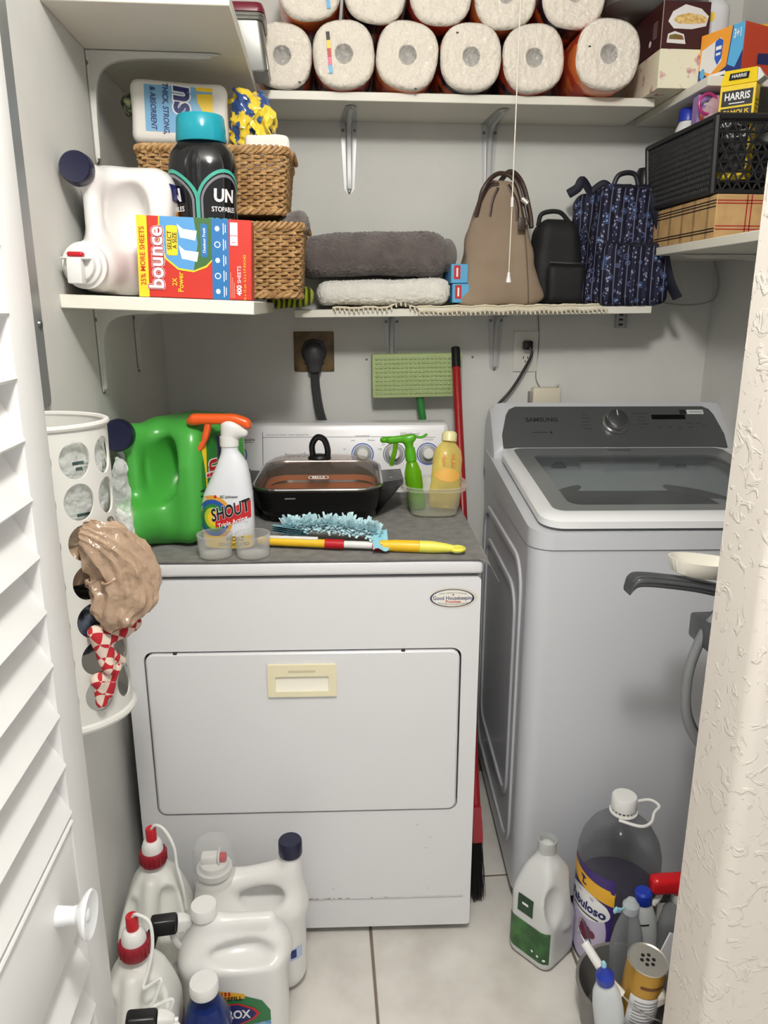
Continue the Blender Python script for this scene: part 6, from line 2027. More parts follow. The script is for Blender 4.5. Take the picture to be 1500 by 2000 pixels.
# bags in the dispenser
M_bagc = clear('clear_bag_film', (251, 252, 251), 0.28, 0.14, body=(240, 243, 240), bump=(70, 1.0, 0.01))
M_bagb = clear('brown_bag_film', (206, 182, 156), 0.72, 0.16, body=(188, 160, 134), bump=(70, 0.7, 0.006), spec=0.9)
M_bagk = mat('dark_bag_film', (42, 46, 56), 0.3, var=(22, (84, 92, 106), 0.52, 0.6), coat=0.2)
def crease(mb, amp, scale, seed):
    """flat facets meeting in sharp folds, as in crumpled film"""
    me = bpy.data.meshes.new('tmp')
    me.from_pydata(mb.v, [], mb.f)
    me.update()
    nn = [v.normal.copy() for v in me.vertices]
    bpy.data.meshes.remove(me)
    sv = Vector((seed, seed * 0.7, seed * 1.9))
    out = []
    for p, n_ in zip(mb.v, nn):
        q = Vector((p[0] * scale, p[1] * scale, p[2] * scale * 0.5)) + sv
        d = noise.voronoi(q)[0]
        out.append(tuple(Vector(p) + n_ * amp * ((d[1] - d[0]) - 0.4)))
    mb.v = out
    return mb
def wad(label, name, loc, rad, mm, seed, amp=0.010, h=0.0045, fs=70, inside=True):
    t_ = thing(name, label, 'plastic bag', loc)
    mg = max(rad) + 0.02
    m_ = nets(lambda X, Y, Z: sd_ell(X, Y, Z, (0, 0, 0), rad) * 0.85 + amp * 0.5 * wob(X, Y, Z, fs, seed) + amp * 0.3 * wob(X, Y, Z, fs * 2.2, seed * 2), (-rad[0] - 0.02, -rad[1] - 0.02, -rad[2] - 0.02), (rad[0] + 0.02, rad[1] + 0.02, rad[2] + 0.02), h)
    crease(m_, 0.008, 32, seed)
    crease(m_, 0.003, 80, seed * 2)
    m_.build('film', mm, t_, angle=30)
    return t_
def fill(label, name, z0, z1, mm, seed, k=0.955):
    """bag stuffed inside the dispenser, filling it without poking through"""
    t_ = thing(name, label, 'plastic bag', (XL, DY, (z0 + z1) / 2))
    hz = (z1 - z0) / 2
    def f2(X, Y, Z):
        q = np.sqrt((np.maximum(X - 0.003, 0) / (DA * k - 0.003)) ** 2 + (Y / (DB * k - 0.003)) ** 2)
        d = (q - 1) * DB
        d = smax(smax(d, np.abs(Z) - hz + 0.012, 0.03), 0.010 - X, 0.01)
        return d + 0.0045 * np.abs(wob(X, Y, Z, 75, seed)) + 0.0035 * np.abs(wob(X, Y, Z, 160, seed * 2))
    m_ = nets(f2, (-0.005, -0.11, -hz - 0.015), (0.13, 0.11, hz + 0.015), 0.004)
    m_.build('film', mm, t_, angle=28)
    return t_, m_
t_, m_ = fill('crumpled clear produce bag in the upper holes of the white dispenser', 'produce_bag', 1.075, 1.225, M_bagc, 1.3, 0.975)
bv = m_.bvh()
PU, PV = Vector((math.sin(R(40)) * 1.0, math.cos(R(40)), 0)), Vector((0, 0, 1))
PC = Vector((0.09, -0.06, 0))
for wd, z in ((0.018, 0.035), (0.010, 0.027), (0.020, -0.040), (0.016, -0.050), (0.012, -0.060)):
    wrap(rect2d(-wd / 2, wd / 2, -0.0022, 0.0022, 4, 1), bv, PC + Vector((0.006, 0.008, z)), PU, PV, 0.001).build('fine_print', mat('dark_green_ink', (40, 62, 56), 0.5), t_)
fill('brown bundled bag inside the middle of the white dispenser', 'stuffed_brown_bag', 0.985, 1.075, M_bagb, 2.7)
fill('dark bundled bag inside the lower part of the white dispenser', 'dark_bag', 0.872, 0.985, M_bagk, 2.1)
wad('clear plastic bag bulging from the dispenser beside the green jug', 'clear_bag', (-0.318, -0.235, 1.105), (0.018, 0.024, 0.064), M_bagc, 3.7, 0.006)
wad('grey plastic bag bulging out of the dispenser side', 'grey_bag', (-0.322, -0.250, 0.925), (0.012, 0.020, 0.048), mat('grey_bag_film', (118, 122, 126), 0.3, coat=0.2), 4.4, 0.006)
# printed mark on the clear bag
t = thing('brown_bag', 'crumpled brown plastic bag hanging out of the white dispenser', 'plastic bag', (-0.312, -0.336, 1.022))
AX = bez([(-0.040, -0.004, 0.062), (-0.030, -0.006, 0.058), (-0.008, 0.0, 0.036), (0.010, 0.010, 0.002), (0.008, 0.004, -0.035), (-0.004, -0.012, -0.066), (-0.012, -0.022, -0.086)], 60)
RAD = [0.012, 0.026, 0.044, 0.052, 0.050, 0.036, 0.010]
def tri(x):
    x = x % 1.0
    return 1 - 4 * abs(x - 0.5)
m = MB()
NA, NU = len(AX), 132
rg = []
for i, p in enumerate(AX):
    v = i / (NA - 1)
    f = v * (len(RAD) - 1)
    k = min(len(RAD) - 2, int(f))
    w_ = f - k
    w_ = w_ * w_ * (3 - 2 * w_)
    rr_ = RAD[k] * (1 - w_) + RAD[k + 1] * w_
    Tn = (Vector(AX[min(NA - 1, i + 1)]) - Vector(AX[max(0, i - 1)])).normalized()
    N1 = Tn.cross(Vector((0, 1, 0))).normalized()
    N2 = Tn.cross(N1).normalized()
    row = []
    for j in range(NU):
        u = j / NU
        a = 2 * PI * u
        tw_ = 0.35 * math.sin(3 * v + 2 * a) + 0.25 * noise.noise(Vector((math.cos(a) * 1.5, math.sin(a) * 1.5, v * 4)))
        pl = 0.11 * tri(6 * u + tw_) + 0.055 * tri(13 * u - 1.3 * tw_ + 0.6 * v) + 0.025 * tri(5.0 * v + 2 * math.sin(a) + 1.5 * tw_)
        pl += 0.10 * noise.noise(Vector((math.cos(a) * 1.2 + 3, math.sin(a) * 1.2, v * 3.0)))
        q = rr_ * (1 + pl)
        row.append(tuple(Vector(p) + N1 * (q * math.cos(a)) + N2 * (q * 0.82 * math.sin(a))))
    rg.append(row)
m.loft(rg)
crease(m, 0.006, 42, 3.0)
crease(m, 0.003, 90, 7.0)
m.build('film', M_bagb, t, angle=26)
# red and white checked cloths
def checker(name, c1, c2, s):
    m = mat(name, c1, 0.8)
    nt = m.node_tree
    tc = nt.nodes.new('ShaderNodeTexCoord')
    mp = nt.nodes.new('ShaderNodeMapping')
    mp.inputs['Rotation'].default_value = (R(45), R(12), R(45))
    ck = nt.nodes.new('ShaderNodeTexChecker')
    ck.inputs['Scale'].default_value = s
    ck.inputs['Color1'].default_value = rgb(*c1)
    ck.inputs['Color2'].default_value = rgb(*c2)
    nt.links.new(tc.outputs['Object'], mp.inputs[0])
    nt.links.new(mp.outputs[0], ck.inputs['Vector'])
    nt.links.new(ck.outputs['Color'], nt.nodes['Principled BSDF'].inputs['Base Color'])
    return m
M_chk = checker('red_check_cloth', (176, 28, 40), (214, 196, 180), 70)
for k, (lab, loc, caps) in enumerate((
        ('red and white checked bag poking from the second lowest dispenser hole', (-0.334, -0.352, 0.905), (((-0.006, -0.004, 0.030), (0.006, -0.004, -0.030), 0.012, 0.010), ((0.0, 0.0, 0.016), (0.034, 0.050, 0.020), 0.012, 0.013), ((0.004, 0.002, -0.005), (0.018, 0.022, -0.028), 0.010, 0.006))),
        ('red and white checked bag in the lowest dispenser hole', (-0.338, -0.350, 0.845), (((-0.008, -0.006, 0.012), (-0.006, -0.006, -0.024), 0.009, 0.008), ((-0.006, -0.006, 0.012), (0.014, 0.012, 0.024), 0.010, 0.009), ((0.010, 0.004, 0.014), (0.006, 0.0, -0.014), 0.008, 0.006))))):
    t = thing('checked_bag', lab, 'plastic bag', loc)
    def f_(X, Y, Z):
        d = None
        for a, b, r1, r2 in caps:
            q = sd_cap(X, Y, Z, a, b, r1, r2)
            d = q if d is None else smin(d, q, 0.008)
        return d + 0.0018 * wob(X, Y, Z, 140, 1.0 + k)
    m = nets(f_, (-0.04, -0.04, -0.06), (0.065, 0.08, 0.06), 0.003)
    m.build('film', M_chk, t, angle=40)

# ================================================================== floor, in front of the dryer
def jug_body(fn, lo, hi, h=0.0042):
    m = nets(fn, lo, hi, h)
    m.v = [(x, y, max(z, 0.0)) for x, y, z in m.v]
    return m
M_redlab = mat('maroon_label', (120, 22, 36), 0.4)
def pump_jug(label, loc, rz):
    t = thing('pump_jug', label, 'jug', loc, rz, 'jugs with red pump collars')
    def f_(X, Y, Z):
        q = np.clip((Z - 0.20) / 0.10, 0, 1)
        d = sd_rbox((X) / (1 - 0.55 * q ** 1.3), (Y - 0.022 * q) / (1 - 0.45 * q), Z, (0, 0, 0.145), (0.069, 0.078, 0.150), 0.030) * 0.75
        d = smin(d, sd_cap(X, Y, Z, (0, 0.026, 0.27), (0, 0.026, 0.315), 0.023, 0.021), 0.02)
        d = smax(d, -0.857 * Y + 0.514 * (Z - 0.288), 0.02)
        d = smax(d, -sd_cap(X, Y, Z, (0.030, -0.024, 0.262), (0.034, -0.070, 0.188), 0.026, 0.030), 0.006)
        d = smax(d, -sd_cap(X, Y, Z, (-0.046, -0.026, 0.255), (-0.050, -0.070, 0.188), 0.019, 0.022), 0.006)
        bar = sd_cap(X, Y, Z, (-0.004, -0.006, 0.284), (-0.010, -0.074, 0.172), 0.0130, 0.0145)
        return smin(d, bar, 0.018)
    m = jug_body(f_, (-0.085, -0.10, -0.012), (0.085, 0.10, 0.35))
    m.build('jug_body', M_milk_plastic, t, angle=180)
    bv = m.bvh()
    wrap(rect2d(-0.055, 0.055, 0.02, 0.165, 14, 14), bv, (0, 0, 0), (0, 1, 0), (0, 0, 1), 0.001).build('label', M_redlab, t)
    wrap(rect2d(-0.05, 0.05, 0.12, 0.122, 10, 1), bv, (0, 0, 0), (0, 1, 0), (0, 0, 1), 0.0016).build('label_line', M_white_print, t)
    MB().lathe([(0.0245, 0.314), (0.0262, 0.318), (0.0262, 0.340), (0.0245, 0.343)], 32, (0, 0.026, 0)).build('red_collar', mat('dark_red_plastic', (140, 18, 34), 0.35), t)
    for k in range(20):
        a = 2 * PI * k / 20
        MB().rbox(-0.0012, 0.0012, -0.0012, 0.0012, 0.319, 0.339, 0.0004, 1).xf(T(0.0264 * math.cos(a), 0.026 + 0.0264 * math.sin(a), 0) @ RZ(math.degrees(a))).build('grip_rib', mat('dark_red_plastic', (140, 18, 34), 0.35), t)
    MB().lathe([(0.021, 0.3432), (0.0205, 0.354), (0.017, 0.364), (0.013, 0.367)], 28, (0, 0.026, 0)).build('white_cap', M_white_plastic, t)
    MB().lathe([(0.0105, 0.366), (0.0105, 0.392), (0.0095, 0.394), (0.005, 0.392)], 20, (0, 0.026, 0)).build('red_pump', M_red_plastic, t)
    return t
M_tube = mat('white_tubing', (228, 228, 224), 0.4)
t = pump_jug('white jug with a red pump collar, tucked behind the other jugs', (-0.359, -0.118, 0.0005), 4)
MB().tube(bez([(0, 0.026, 0.388), (0.010, 0.022, 0.402), (0.028, 0.014, 0.396), (0.046, 0.0, 0.365), (0.050, -0.008, 0.325), (0.060, -0.02, 0.285), (0.064, -0.028, 0.24)], 40), 0.0032, 8).build('tubing', M_tube, t)
t = pump_jug('white jug with a red pump collar and zigzag tubing, nearest the door', (-0.343, -0.345, 0.0005), 4)
MB().tube(bez([(0, 0.026, 0.388), (0.010, 0.018, 0.402), (0.032, 0.008, 0.392), (0.036, -0.004, 0.355), (0.028, -0.02, 0.320), (0.022, -0.035, 0.300), (0.050, -0.032, 0.312), (0.040, -0.045, 0.285), (0.034, -0.050, 0.275), (0.068, -0.045, 0.280),
                (0.058, -0.052, 0.256), (0.048, -0.055, 0.240), (0.075, -0.050, 0.232), (0.066, -0.058, 0.205), (0.050, -0.062, 0.195), (0.070, -0.06, 0.175), (0.058, -0.066, 0.150), (0.030, -0.075, 0.13)], 170), 0.0030, 8).build('tubing', M_tube, t)
def wand(label, loc, rz, tilt):
    t = thing('spray_wand', label, 'spray wand', loc, rot=(0, R(tilt), R(rz)))
    MB().rbox(-0.026, 0.022, -0.013, 0.013, -0.017, 0.017, 0.006, 3).build('wand_body', M_black_plastic, t)
    m_ = MB().loft([[(x_, y * s_, z * s_) for y, z in rrect(-0.012, 0.012, -0.016, 0.016, 0.006, 4)] for x_, s_ in ((0.0225, 1.0), (0.034, 0.92), (0.044, 0.62), (0.048, 0.40))])
    m_.build('nozzle', M_white_plastic, t, angle=30)
    MB().tube([(0.0482, 0, 0.0), (0.054, 0, 0.0)], 0.004, 10).build('nozzle_tip', M_white_plastic, t)
    MB().tube(bez([(0.012, 0, -0.015), (0.020, 0, -0.04), (0.034, 0, -0.062)], 12), [0.006] * 10 + [0.005] * 2 + [0.004], 8, flat=0.7).build('trigger', M_white_plastic, t)
    MB().tube([(-0.02, 0, -0.012), (-0.035, 0, -0.085)], 0.011, 12, flat=0.8).build('wand_grip', M_black_plastic, t)
    return t
wand('black and white spray wand clipped to the red-collared jug', (-0.313, -0.232, 0.290), 12, 6)
wand('black and white spray wand at the bottom edge by the door', (-0.303, -0.452, 0.312), 6, 6)

# upright detergent jug with tap, clear cup and navy cap
t = thing('upright_detergent_jug', 'white detergent jug standing upright with navy cap and clear cup', 'jug', (-0.172, -0.086, 0.0005), 0)
def f_(X, Y, Z):
    q = np.clip((Z - 0.16) / 0.14, 0, 1)
    d = sd_rbox(X, Y, Z, (0.004, 0, 0.115), (0.109, 0.055, 0.118), 0.045)
    boss = sd_cap(X, Y, Z, (-0.068, 0, 0.18), (-0.070, 0, 0.242), 0.050, 0.040)
    neck = sd_cap(X, Y, Z, (0.080, 0, 0.20), (0.086, 0, 0.300), 0.034, 0.021)
    top = sd_cap(X, Y, Z, (-0.030, 0, 0.255), (0.075, 0, 0.275), 0.019, 0.020)
    d = smin(d, boss, 0.03)
    d = smin(d, neck, 0.03)
    d = smin(d, sd_rbox(X, Y, Z, (0.02, 0, 0.23), (0.06, 0.020, 0.04), 0.018), 0.03)
    d = smax(d, -sd_ell(X, Y, Z, (0.026, -0.012, 0.232), (0.046, 0.075, 0.026)), 0.012)
    return smin(d, top, 0.016)
m = jug_body(f_, (-0.135, -0.075, -0.012), (0.135, 0.075, 0.34))
m.build('jug_body', M_white_plastic, t, angle=180)
MB().lathe([(0.0235, 0.300), (0.0245, 0.303), (0.0242, 0.330), (0.022, 0.333), (0.004, 0.332)], 32, (0.086, 0, 0.012)).build('navy_cap', M_navy_cap, t)
MB().lathe([(0.036, 0.272), (0.036, 0.284), (0.030, 0.286), (0.029, 0.296), (0.024, 0.298), (0.004, 0.298)], 32, (-0.070, 0, 0.006)).build('tap_collar', M_white_plastic, t)
MB().rbox(-0.095, -0.062, -0.012, 0.012, 0.302, 0.320, 0.003, 2).build('tap_spout', M_white_plastic, t)
MB().rbox(-0.061, -0.057, -0.016, 0.016, 0.300, 0.326, 0.002, 1).build('tap_wing', M_white_plastic, t)
MB().lathe([(0.010, 0), (0.010, 0.010), (0.006, 0.0125)], 20).xf(T(-0.0565, 0, 0.311) @ RY(90)).build('tap_button', M_red_plastic, t)
MB().lathe([(0.043, 0.262), (0.0415, 0.33), (0.036, 0.345), (0.020, 0.349), (0.004, 0.350)], 40, (-0.070, 0, 0), cap0=False).build('clear_cup', M_cup, t)
bv = m.bvh()
wrap(rect2d(-0.012, 0.012, -0.014, 0.014, 4, 4), bv, (0.092, 0, 0.105), (1, 0, 0), (0, 0, 1), 0.001).build('label', mat('label_pale_blue', (176, 196, 222), 0.35), t)
wrap(rect2d(-0.008, 0.003, -0.010, 0.010, 3, 3), bv, (0.090, 0, 0.107), (1, 0, 0), (0, 0, 1), 0.0016).build('label', M_navy_print, t)

# bleach cleaner jug
t = thing('cleaner_jug', 'large white cleaner refill jug with a green label at the front', 'jug', (-0.190, -0.222, 0.0005), 0)
def f_(X, Y, Z):
    d = sd_rbox(X, Y, Z, (0, 0, 0.120), (0.098, 0.056, 0.122), 0.034)
    sh = sd_cap(X, Y, Z, (-0.050, 0, 0.225), (-0.052, 0, 0.282), 0.040, 0.022)
    d = smin(d, sh, 0.045)
    d = smin(d, sd_cap(X, Y, Z, (0.0, 0, 0.235), (0.068, 0, 0.235), 0.030, 0.026), 0.04)
    d = smax(d, -sd_ell(X, Y, Z, (0.024, -0.040, 0.238), (0.062, 0.034, 0.020)), 0.014)
    bar = np.minimum(sd_cap(X, Y, Z, (-0.030, 0, 0.280), (0.068, 0, 0.278), 0.0145, 0.015), sd_cap(X, Y, Z, (0.068, 0, 0.278), (0.086, 0, 0.215), 0.015, 0.02))
    return smin(d, bar, 0.022)
m = jug_body(f_, (-0.12, -0.08, -0.012), (0.12, 0.08, 0.315))
m.build('jug_body', M_white_plastic, t, angle=180)
MB().lathe([(0.0215, 0.296), (0.0245, 0.298), (0.0245, 0.318), (0.023, 0.321), (0.012, 0.3215), (0.004, 0.321)], 36, (-0.052, 0, 0)).build('cap', M_white_plastic, t)
bv = m.bvh()
def cl(q, mm, nm='label', off=0.001, o=(0, 0, 0)):
    return wrap(q, bv, o, (1, 0, 0), (0, 0, 1), off).build(nm, mm, t)
def strip(lo_, hi_, n=20, k=6):
    """area between two curves given as functions of u"""
    return MB().grid(lambda u, v: (lo_(u)[0], lo_(u)[1] + (hi_(u)[1] - lo_(u)[1]) * v, 0), n, k)
def top_curve(u):
    x = -0.078 + 0.146 * u
    return (x, 0.176 - 0.034 * max(0, u - 0.35) ** 1.2 / 0.6 - 0.018 * max(0, (u - 0.9)) / 0.1)
def low(u):
    return (-0.078 + 0.146 * u, 0.012)
cl(strip(low, top_curve), mat('label_green', (44, 118, 66), 0.35), 'label', 0.0008)
cl(strip(lambda u: (-0.078 + 0.10 * u, 0.152 + 0.004 * u), lambda u: (-0.078 + 0.10 * u, 0.177 - 0.022 * max(0, u - 0.5))), mat('label_amber', (232, 176, 50), 0.35), 'label_band', 0.0013)
for k in range(3):
    cl(rect2d(-0.002, 0.002, -0.004, 0.005, 2, 2), M_red_print, 'bottle_icon', 0.0018, (-0.020 + 0.007 * k, 0, 0.168))
cl(text2d('REFILL', 0.0125, 0.03), M_ink, 'lettering', 0.0018, (0.0, 0, 0.157))
dia = lambda s: MB().loft([[(x * s * f, y * s * f, 0) for x, y in ((-0.056, 0.0), (-0.045, 0.010), (-0.01, 0.024), (0.02, 0.024), (0.046, 0.012), (0.056, 0.0), (0.046, -0.012), (0.02, -0.024), (-0.01, -0.024), (-0.045, -0.010))] for f in (0.15, 0.4, 0.7, 1.0)], True, False)
cl(dia(1.06), mat('label_red', (196, 36, 40), 0.35), 'logo', 0.0016, (-0.010, 0, 0.120))
cl(dia(0.93), M_navy_print, 'logo', 0.0021, (-0.010, 0, 0.120))
cl(text2d('CLOROX', 0.026, 0.03, sx=0.78), M_white_print, 'lettering', 0.0027, (-0.012, 0, 0.120))
cl(strip(low, lambda u: (-0.078 + 0.146 * u, 0.084 + 0.030 * max(0, u - 0.4))), mat('label_water', (96, 150, 190), 0.3, var=(60, (200, 220, 232), 0.45, 0.7)), 'label_band', 0.0013)
cl(text2d('Clean-Up', 0.014, 0.015), M_ink, 'lettering', 0.0020, (0.006, 0, 0.088))
cl(text2d('SURFACE', 0.0135, 0.02), M_ink, 'lettering', 0.0020, (0.010, 0, 0.071))

# blue liquid bottle
t = thing('blue_liquid_bottle', 'clear bottle of dark blue liquid with a white cap', 'bottle', (-0.227, -0.345, 0.0005), 0)
M_blq = clear('blue_liquid', (60, 110, 220), 0.98, 0.06, body=(10, 38, 104))
M_clp = clear('clear_bottle_plastic', (240, 244, 252), 0.03, 0.06, body=(60, 80, 120))
def bq(a, b, z, e=2.6):
    return [(x, y, z) for x, y, _ in ring(0, 0, a, b, 36, e)]
MB().loft([bq(0.040, 0.036, 0), bq(0.044, 0.040, 0.004), bq(0.046, 0.042, 0.10), bq(0.043, 0.040, 0.170), bq(0.034, 0.033, 0.205), bq(0.026, 0.026, 0.225, 2)]).build('liquid', M_blq, t)
MB().loft([bq(0.0425, 0.0405, 0.190), bq(0.0355, 0.0345, 0.206), bq(0.0245, 0.0245, 0.236, 2), bq(0.0205, 0.0205, 0.250, 2)], False, False).build('bottle', M_clp, t)
MB().lathe([(0.0245, 0.250), (0.0252, 0.252), (0.0250, 0.268), (0.0235, 0.272), (0.012, 0.2725), (0.003, 0.2725)], 36).build('cap', M_white_plastic, t)

# ================================================================== floor, by the washer
M_hdpe = mat('translucent_jug_plastic', (206, 208, 206), 0.35)
t = thing('green_label_jug', 'translucent white gallon jug with a green label beside the washer', 'jug', (0.464, -0.060, 0.0005), 38)
def f_(X, Y, Z):
    q = np.clip((Z - 0.155) / 0.095, 0, 1)
    d = sd_rbox(X / (1 - 0.55 * q ** 1.5), Y / (1 - 0.55 * q ** 1.5), Z, (0, 0, 0.122), (0.056, 0.056, 0.125), 0.024) * 0.8
    d = smin(d, sd_cap(X, Y, Z, (0, 0, 0.23), (0, 0, 0.265), 0.022, 0.0195), 0.02)
    d = smax(d, -sd_ell(X, Y, Z, (0.050, -0.062, 0.170), (0.030, 0.042, 0.058)), 0.008)
    d = smax(d, -sd_ell(X, Y, Z, (-0.034, -0.066, 0.170), (0.026, 0.036, 0.055)), 0.008)
    bar = sd_cap(X, Y, Z, (0.004, -0.016, 0.232), (0.010, -0.048, 0.105), 0.0140, 0.016)
    return smin(d, bar, 0.014)
m = jug_body(f_, (-0.08, -0.08, -0.012), (0.085, 0.08, 0.29), 0.0038)
m.build('jug_body', M_hdpe, t, angle=180)
MB().lathe([(0.0205, 0.258), (0.0205, 0.290), (0.0190, 0.291), (0.0185, 0.262)], 32).build('neck_ring', clear('frosted_neck', (232, 234, 232), 0.5, 0.3, body=(214, 216, 214)), t)
bv = m.bvh()
def ml(q, mm, nm='label', off=0.001, o=(0, 0, 0)):
    return wrap(q, bv, o, (0, -1, 0), (0, 0, 1), off).build(nm, mm, t)
def ml2(q, mm, nm='label', off=0.001, o=(0, 0, 0)):
    return wrap(q, bv, o, (1, 0, 0), (0, 0, 1), off).build(nm, mm, t)
M_glab = mat('leaf_green_label', (58, 112, 50), 0.4, var=(30, (36, 80, 40), 0.4, 0.6))
ml(rect2d(-0.050, 0.052, 0.025, 0.105, 12, 10), M_glab)
ml(rect2d(-0.028, 0.012, 0.125, 0.168, 8, 6), mat('dark_green_label', (24, 60, 34), 0.4))
ml(rect2d(-0.010, 0.006, -0.003, 0.003, 3, 1), M_white_print, 'fine_print', 0.0016, (0, 0.006, 0.150))
for k in range(3):
    ml(oval2d(0, 0, 0.003, 0.003, 10, 2), M_white_print, 'spark_mark', 0.0016, (0, -0.044 + 0.014 * k, 0.036 + 0.004 * k))

# big purple cleaner bottle
t = thing('purple_cleaner_bottle', 'big clear bottle of purple cleaner with white cap and carry ring', 'bottle', (0.622, -0.070, 0.0005), 0)
M_pet = clear('clear_pet', (226, 227, 229), 0.08, 0.06, body=(150, 152, 154))
M_plq = clear('purple_liquid', (130, 118, 150), 0.40, 0.1, body=(58, 48, 84))
prof = [(0.074, 0), (0.085, 0.006), (0.088, 0.02), (0.088, 0.175), (0.0865, 0.180), (0.088, 0.186), (0.088, 0.215), (0.0865, 0.220), (0.088, 0.226), (0.087, 0.262), (0.080, 0.290), (0.064, 0.318), (0.042, 0.340), (0.024, 0.352), (0.0195, 0.356), (0.0195, 0.376)]
sm = MB().lathe(prof, 48, cap1=False)
sm.build('bottle', M_pet, t)
MB().lathe([(0.072, 0.003), (0.083, 0.008), (0.0862, 0.02), (0.0862, 0.172), (0.02, 0.1725)], 48).build('liquid', M_plq, t)
MB().lathe([(0.0265, 0.368), (0.027, 0.371), (0.0265, 0.394), (0.0245, 0.397), (0.004, 0.3975)], 36).build('cap', M_white_plastic, t)
for k in range(18):
    a = 2 * PI * k / 18
    MB().rbox(-0.0015, 0.0015, -0.001, 0.001, 0.3605, 0.3665, 0.0003, 1).xf(T(0.0245 * math.cos(a), 0.0245 * math.sin(a), 0) @ RZ(math.degrees(a) + 90)).build('cap_tooth', M_white_plastic, t)
MB().lathe([(0.0245, 0.357), (0.0295, 0.358), (0.0295, 0.3605), (0.0245, 0.361)], 36).build('neck_ring', M_white_plastic, t)
MB().tube(bez([(-0.020, -0.026, 0.356), (0.02, -0.044, 0.352), (0.046, -0.036, 0.354), (0.062, -0.014, 0.360), (0.078, 0.0, 0.366), (0.062, 0.014, 0.372), (0.030, 0.022, 0.362)], 40), 0.0034, 8).build('carry_ring', M_white_plastic, t)
bv = sm.bvh()
FU = Vector((math.cos(R(-68)), math.sin(R(-68)), 0))
def fb(q, mm, nm='label', off=0.001, o=(0, 0, 0)):
    return wrap(q, bv, o, FU, (0, 0, 1), off).build(nm, mm, t)
fb(rect2d(-0.062, 0.060, 0.012, 0.248, 22, 20), mat('label_violet', (64, 44, 116), 0.35), 'label', 0.0008)
fb(oval2d(0, 0, 0.052, 0.090), mat('label_lilac', (196, 186, 212), 0.35), 'label', 0.0013, (0, 0, 0.105))
fb(strip(lambda u: (-0.06 + 0.12 * u, 0.205 - 0.02 * u), lambda u: (-0.06 + 0.12 * u, 0.240 - 0.02 * u), 16, 3), mat('label_amber', (232, 176, 50), 0.35), 'label_band', 0.0016)
fb(text2d('L', 0.026, 0.03), M_navy_print, 'lettering', 0.0022, (FU.x * -0.005, FU.y * -0.005, 0.213))
fb(oval2d(0, 0, 0.056, 0.034), M_white_print, 'logo', 0.0018, (0, 0, 0.160))
fb(text2d('Fabuloso', 0.030, 0.035, 0.1, sx=0.9), M_navy_print, 'lettering', 0.0024, (0, 0, 0.156))
fb(rect2d(-0.036, 0.036, -0.0016, 0.0016, 10, 1), M_ink, 'fine_print', 0.0024, (0, 0, 0.137))
random.seed(3)
for k in range(7):
    fb(oval2d(0, 0, 0.009, 0.010, 10, 2), mat('berry_print', (110, 34, 66), 0.3), 'berry_picture', 0.002 + 0.0002 * k, (0.0 + FU.x * random.uniform(-0.03, 0.03), FU.y * random.uniform(-0.03, 0.03), 0.095 + random.uniform(-0.016, 0.016)))
fb(rect2d(0.026, 0.050, 0.020, 0.050, 5, 3), M_white_print, 'barcode_panel', 0.0016)
for k in range(7):
    fb(rect2d(0.028 + 0.003 * k, 0.0294 + 0.003 * k, 0.023, 0.047, 1, 3), M_ink, 'barcode_bar', 0.0021)

# bucket of cleaning supplies
BX, BY = 0.578, -0.258
M_bkt = mat('grey_bucket_plastic', (120, 118, 114), 0.45)
t = thing('bucket', 'grey bucket full of cleaning supplies behind the door jamb', 'bucket', (BX, BY, 0.0005))
MB().lathe([(0.082, 0), (0.085, 0.003), (0.096, 0.098), (0.100, 0.099), (0.100, 0.106), (0.094, 0.105), (0.0825, 0.006), (0.02, 0.005)], 48).build('bucket', M_bkt, t)
bail = bez([(-0.04, 0.090, 0.100), (-0.075, 0.070, 0.20), (-0.098, 0.03, 0.225), (-0.100, 0.0, 0.222), (-0.070, -0.055, 0.185), (-0.02, -0.088, 0.140), (0.03, -0.095, 0.112)], 50)
MB().tube(bail, 0.0018, 8).build('bail_wire', M_chrome, t)
MB().tube(bez([(-0.098, -0.008, 0.219), (-0.070, -0.055, 0.185), (-0.046, -0.074, 0.162)], 16), 0.0085, 12).build('bail_grip', M_white_plastic, t)
# scouring powder can
t = thing('shaker_can', 'gold shaker can with holes in its silver top', 'can', (BX - 0.010, BY - 0.044, 0.0065))
t.rotation_euler = (R(4), R(4), 0)
sm = MB().lathe([(0.0345, 0), (0.036, 0.002), (0.036, 0.212), (0.0345, 0.214)], 40)
sm.build('can', mat('gold_foil_print', (176, 136, 58), 0.3, metal=0.5), t)
bv = sm.bvh()
MB().lathe([(0.0352, 0.2135), (0.0372, 0.216), (0.0365, 0.2185), (0.034, 0.2165), (0.010, 0.2165), (0.003, 0.2165)], 40).build('metal_top', mat('tin_top', (196, 192, 182), 0.35, metal=0.7), t)
for k in range(7):
    a = 2 * PI * k / 6
    q = (0, 0) if k == 6 else (0.0115 * math.cos(a), 0.0115 * math.sin(a))
    MB().lathe([(0.0036, 0.2166), (0.0036, 0.2172)], 12, (q[0], q[1], 0)).build('shaker_hole', M_ink, t)
wrap(rect2d(-0.030, 0.032, 0.05, 0.160, 14, 6), bv, (0, 0, 0), (1, 0, 0), (0, 0, 1), 0.0008).build('label', mat('label_paper_white', (220, 220, 222), 0.5), t)
for k in range(9):
    wrap(rect2d(-0.024, 0.026, 0, 0.0022, 12, 1), bv, (0, 0, 0.148 - 0.0075 * k), (1, 0, 0), (0, 0, 1), 0.0014).build('fine_print', M_grey_print, t)
wrap(rect2d(-0.020, 0.022, -0.003, 0.003, 10, 1), bv, (0, 0, 0.185), (1, 0, 0), (0, 0, 1), 0.0012).build('fine_print', mat('brown_ink', (96, 56, 24), 0.4), t)
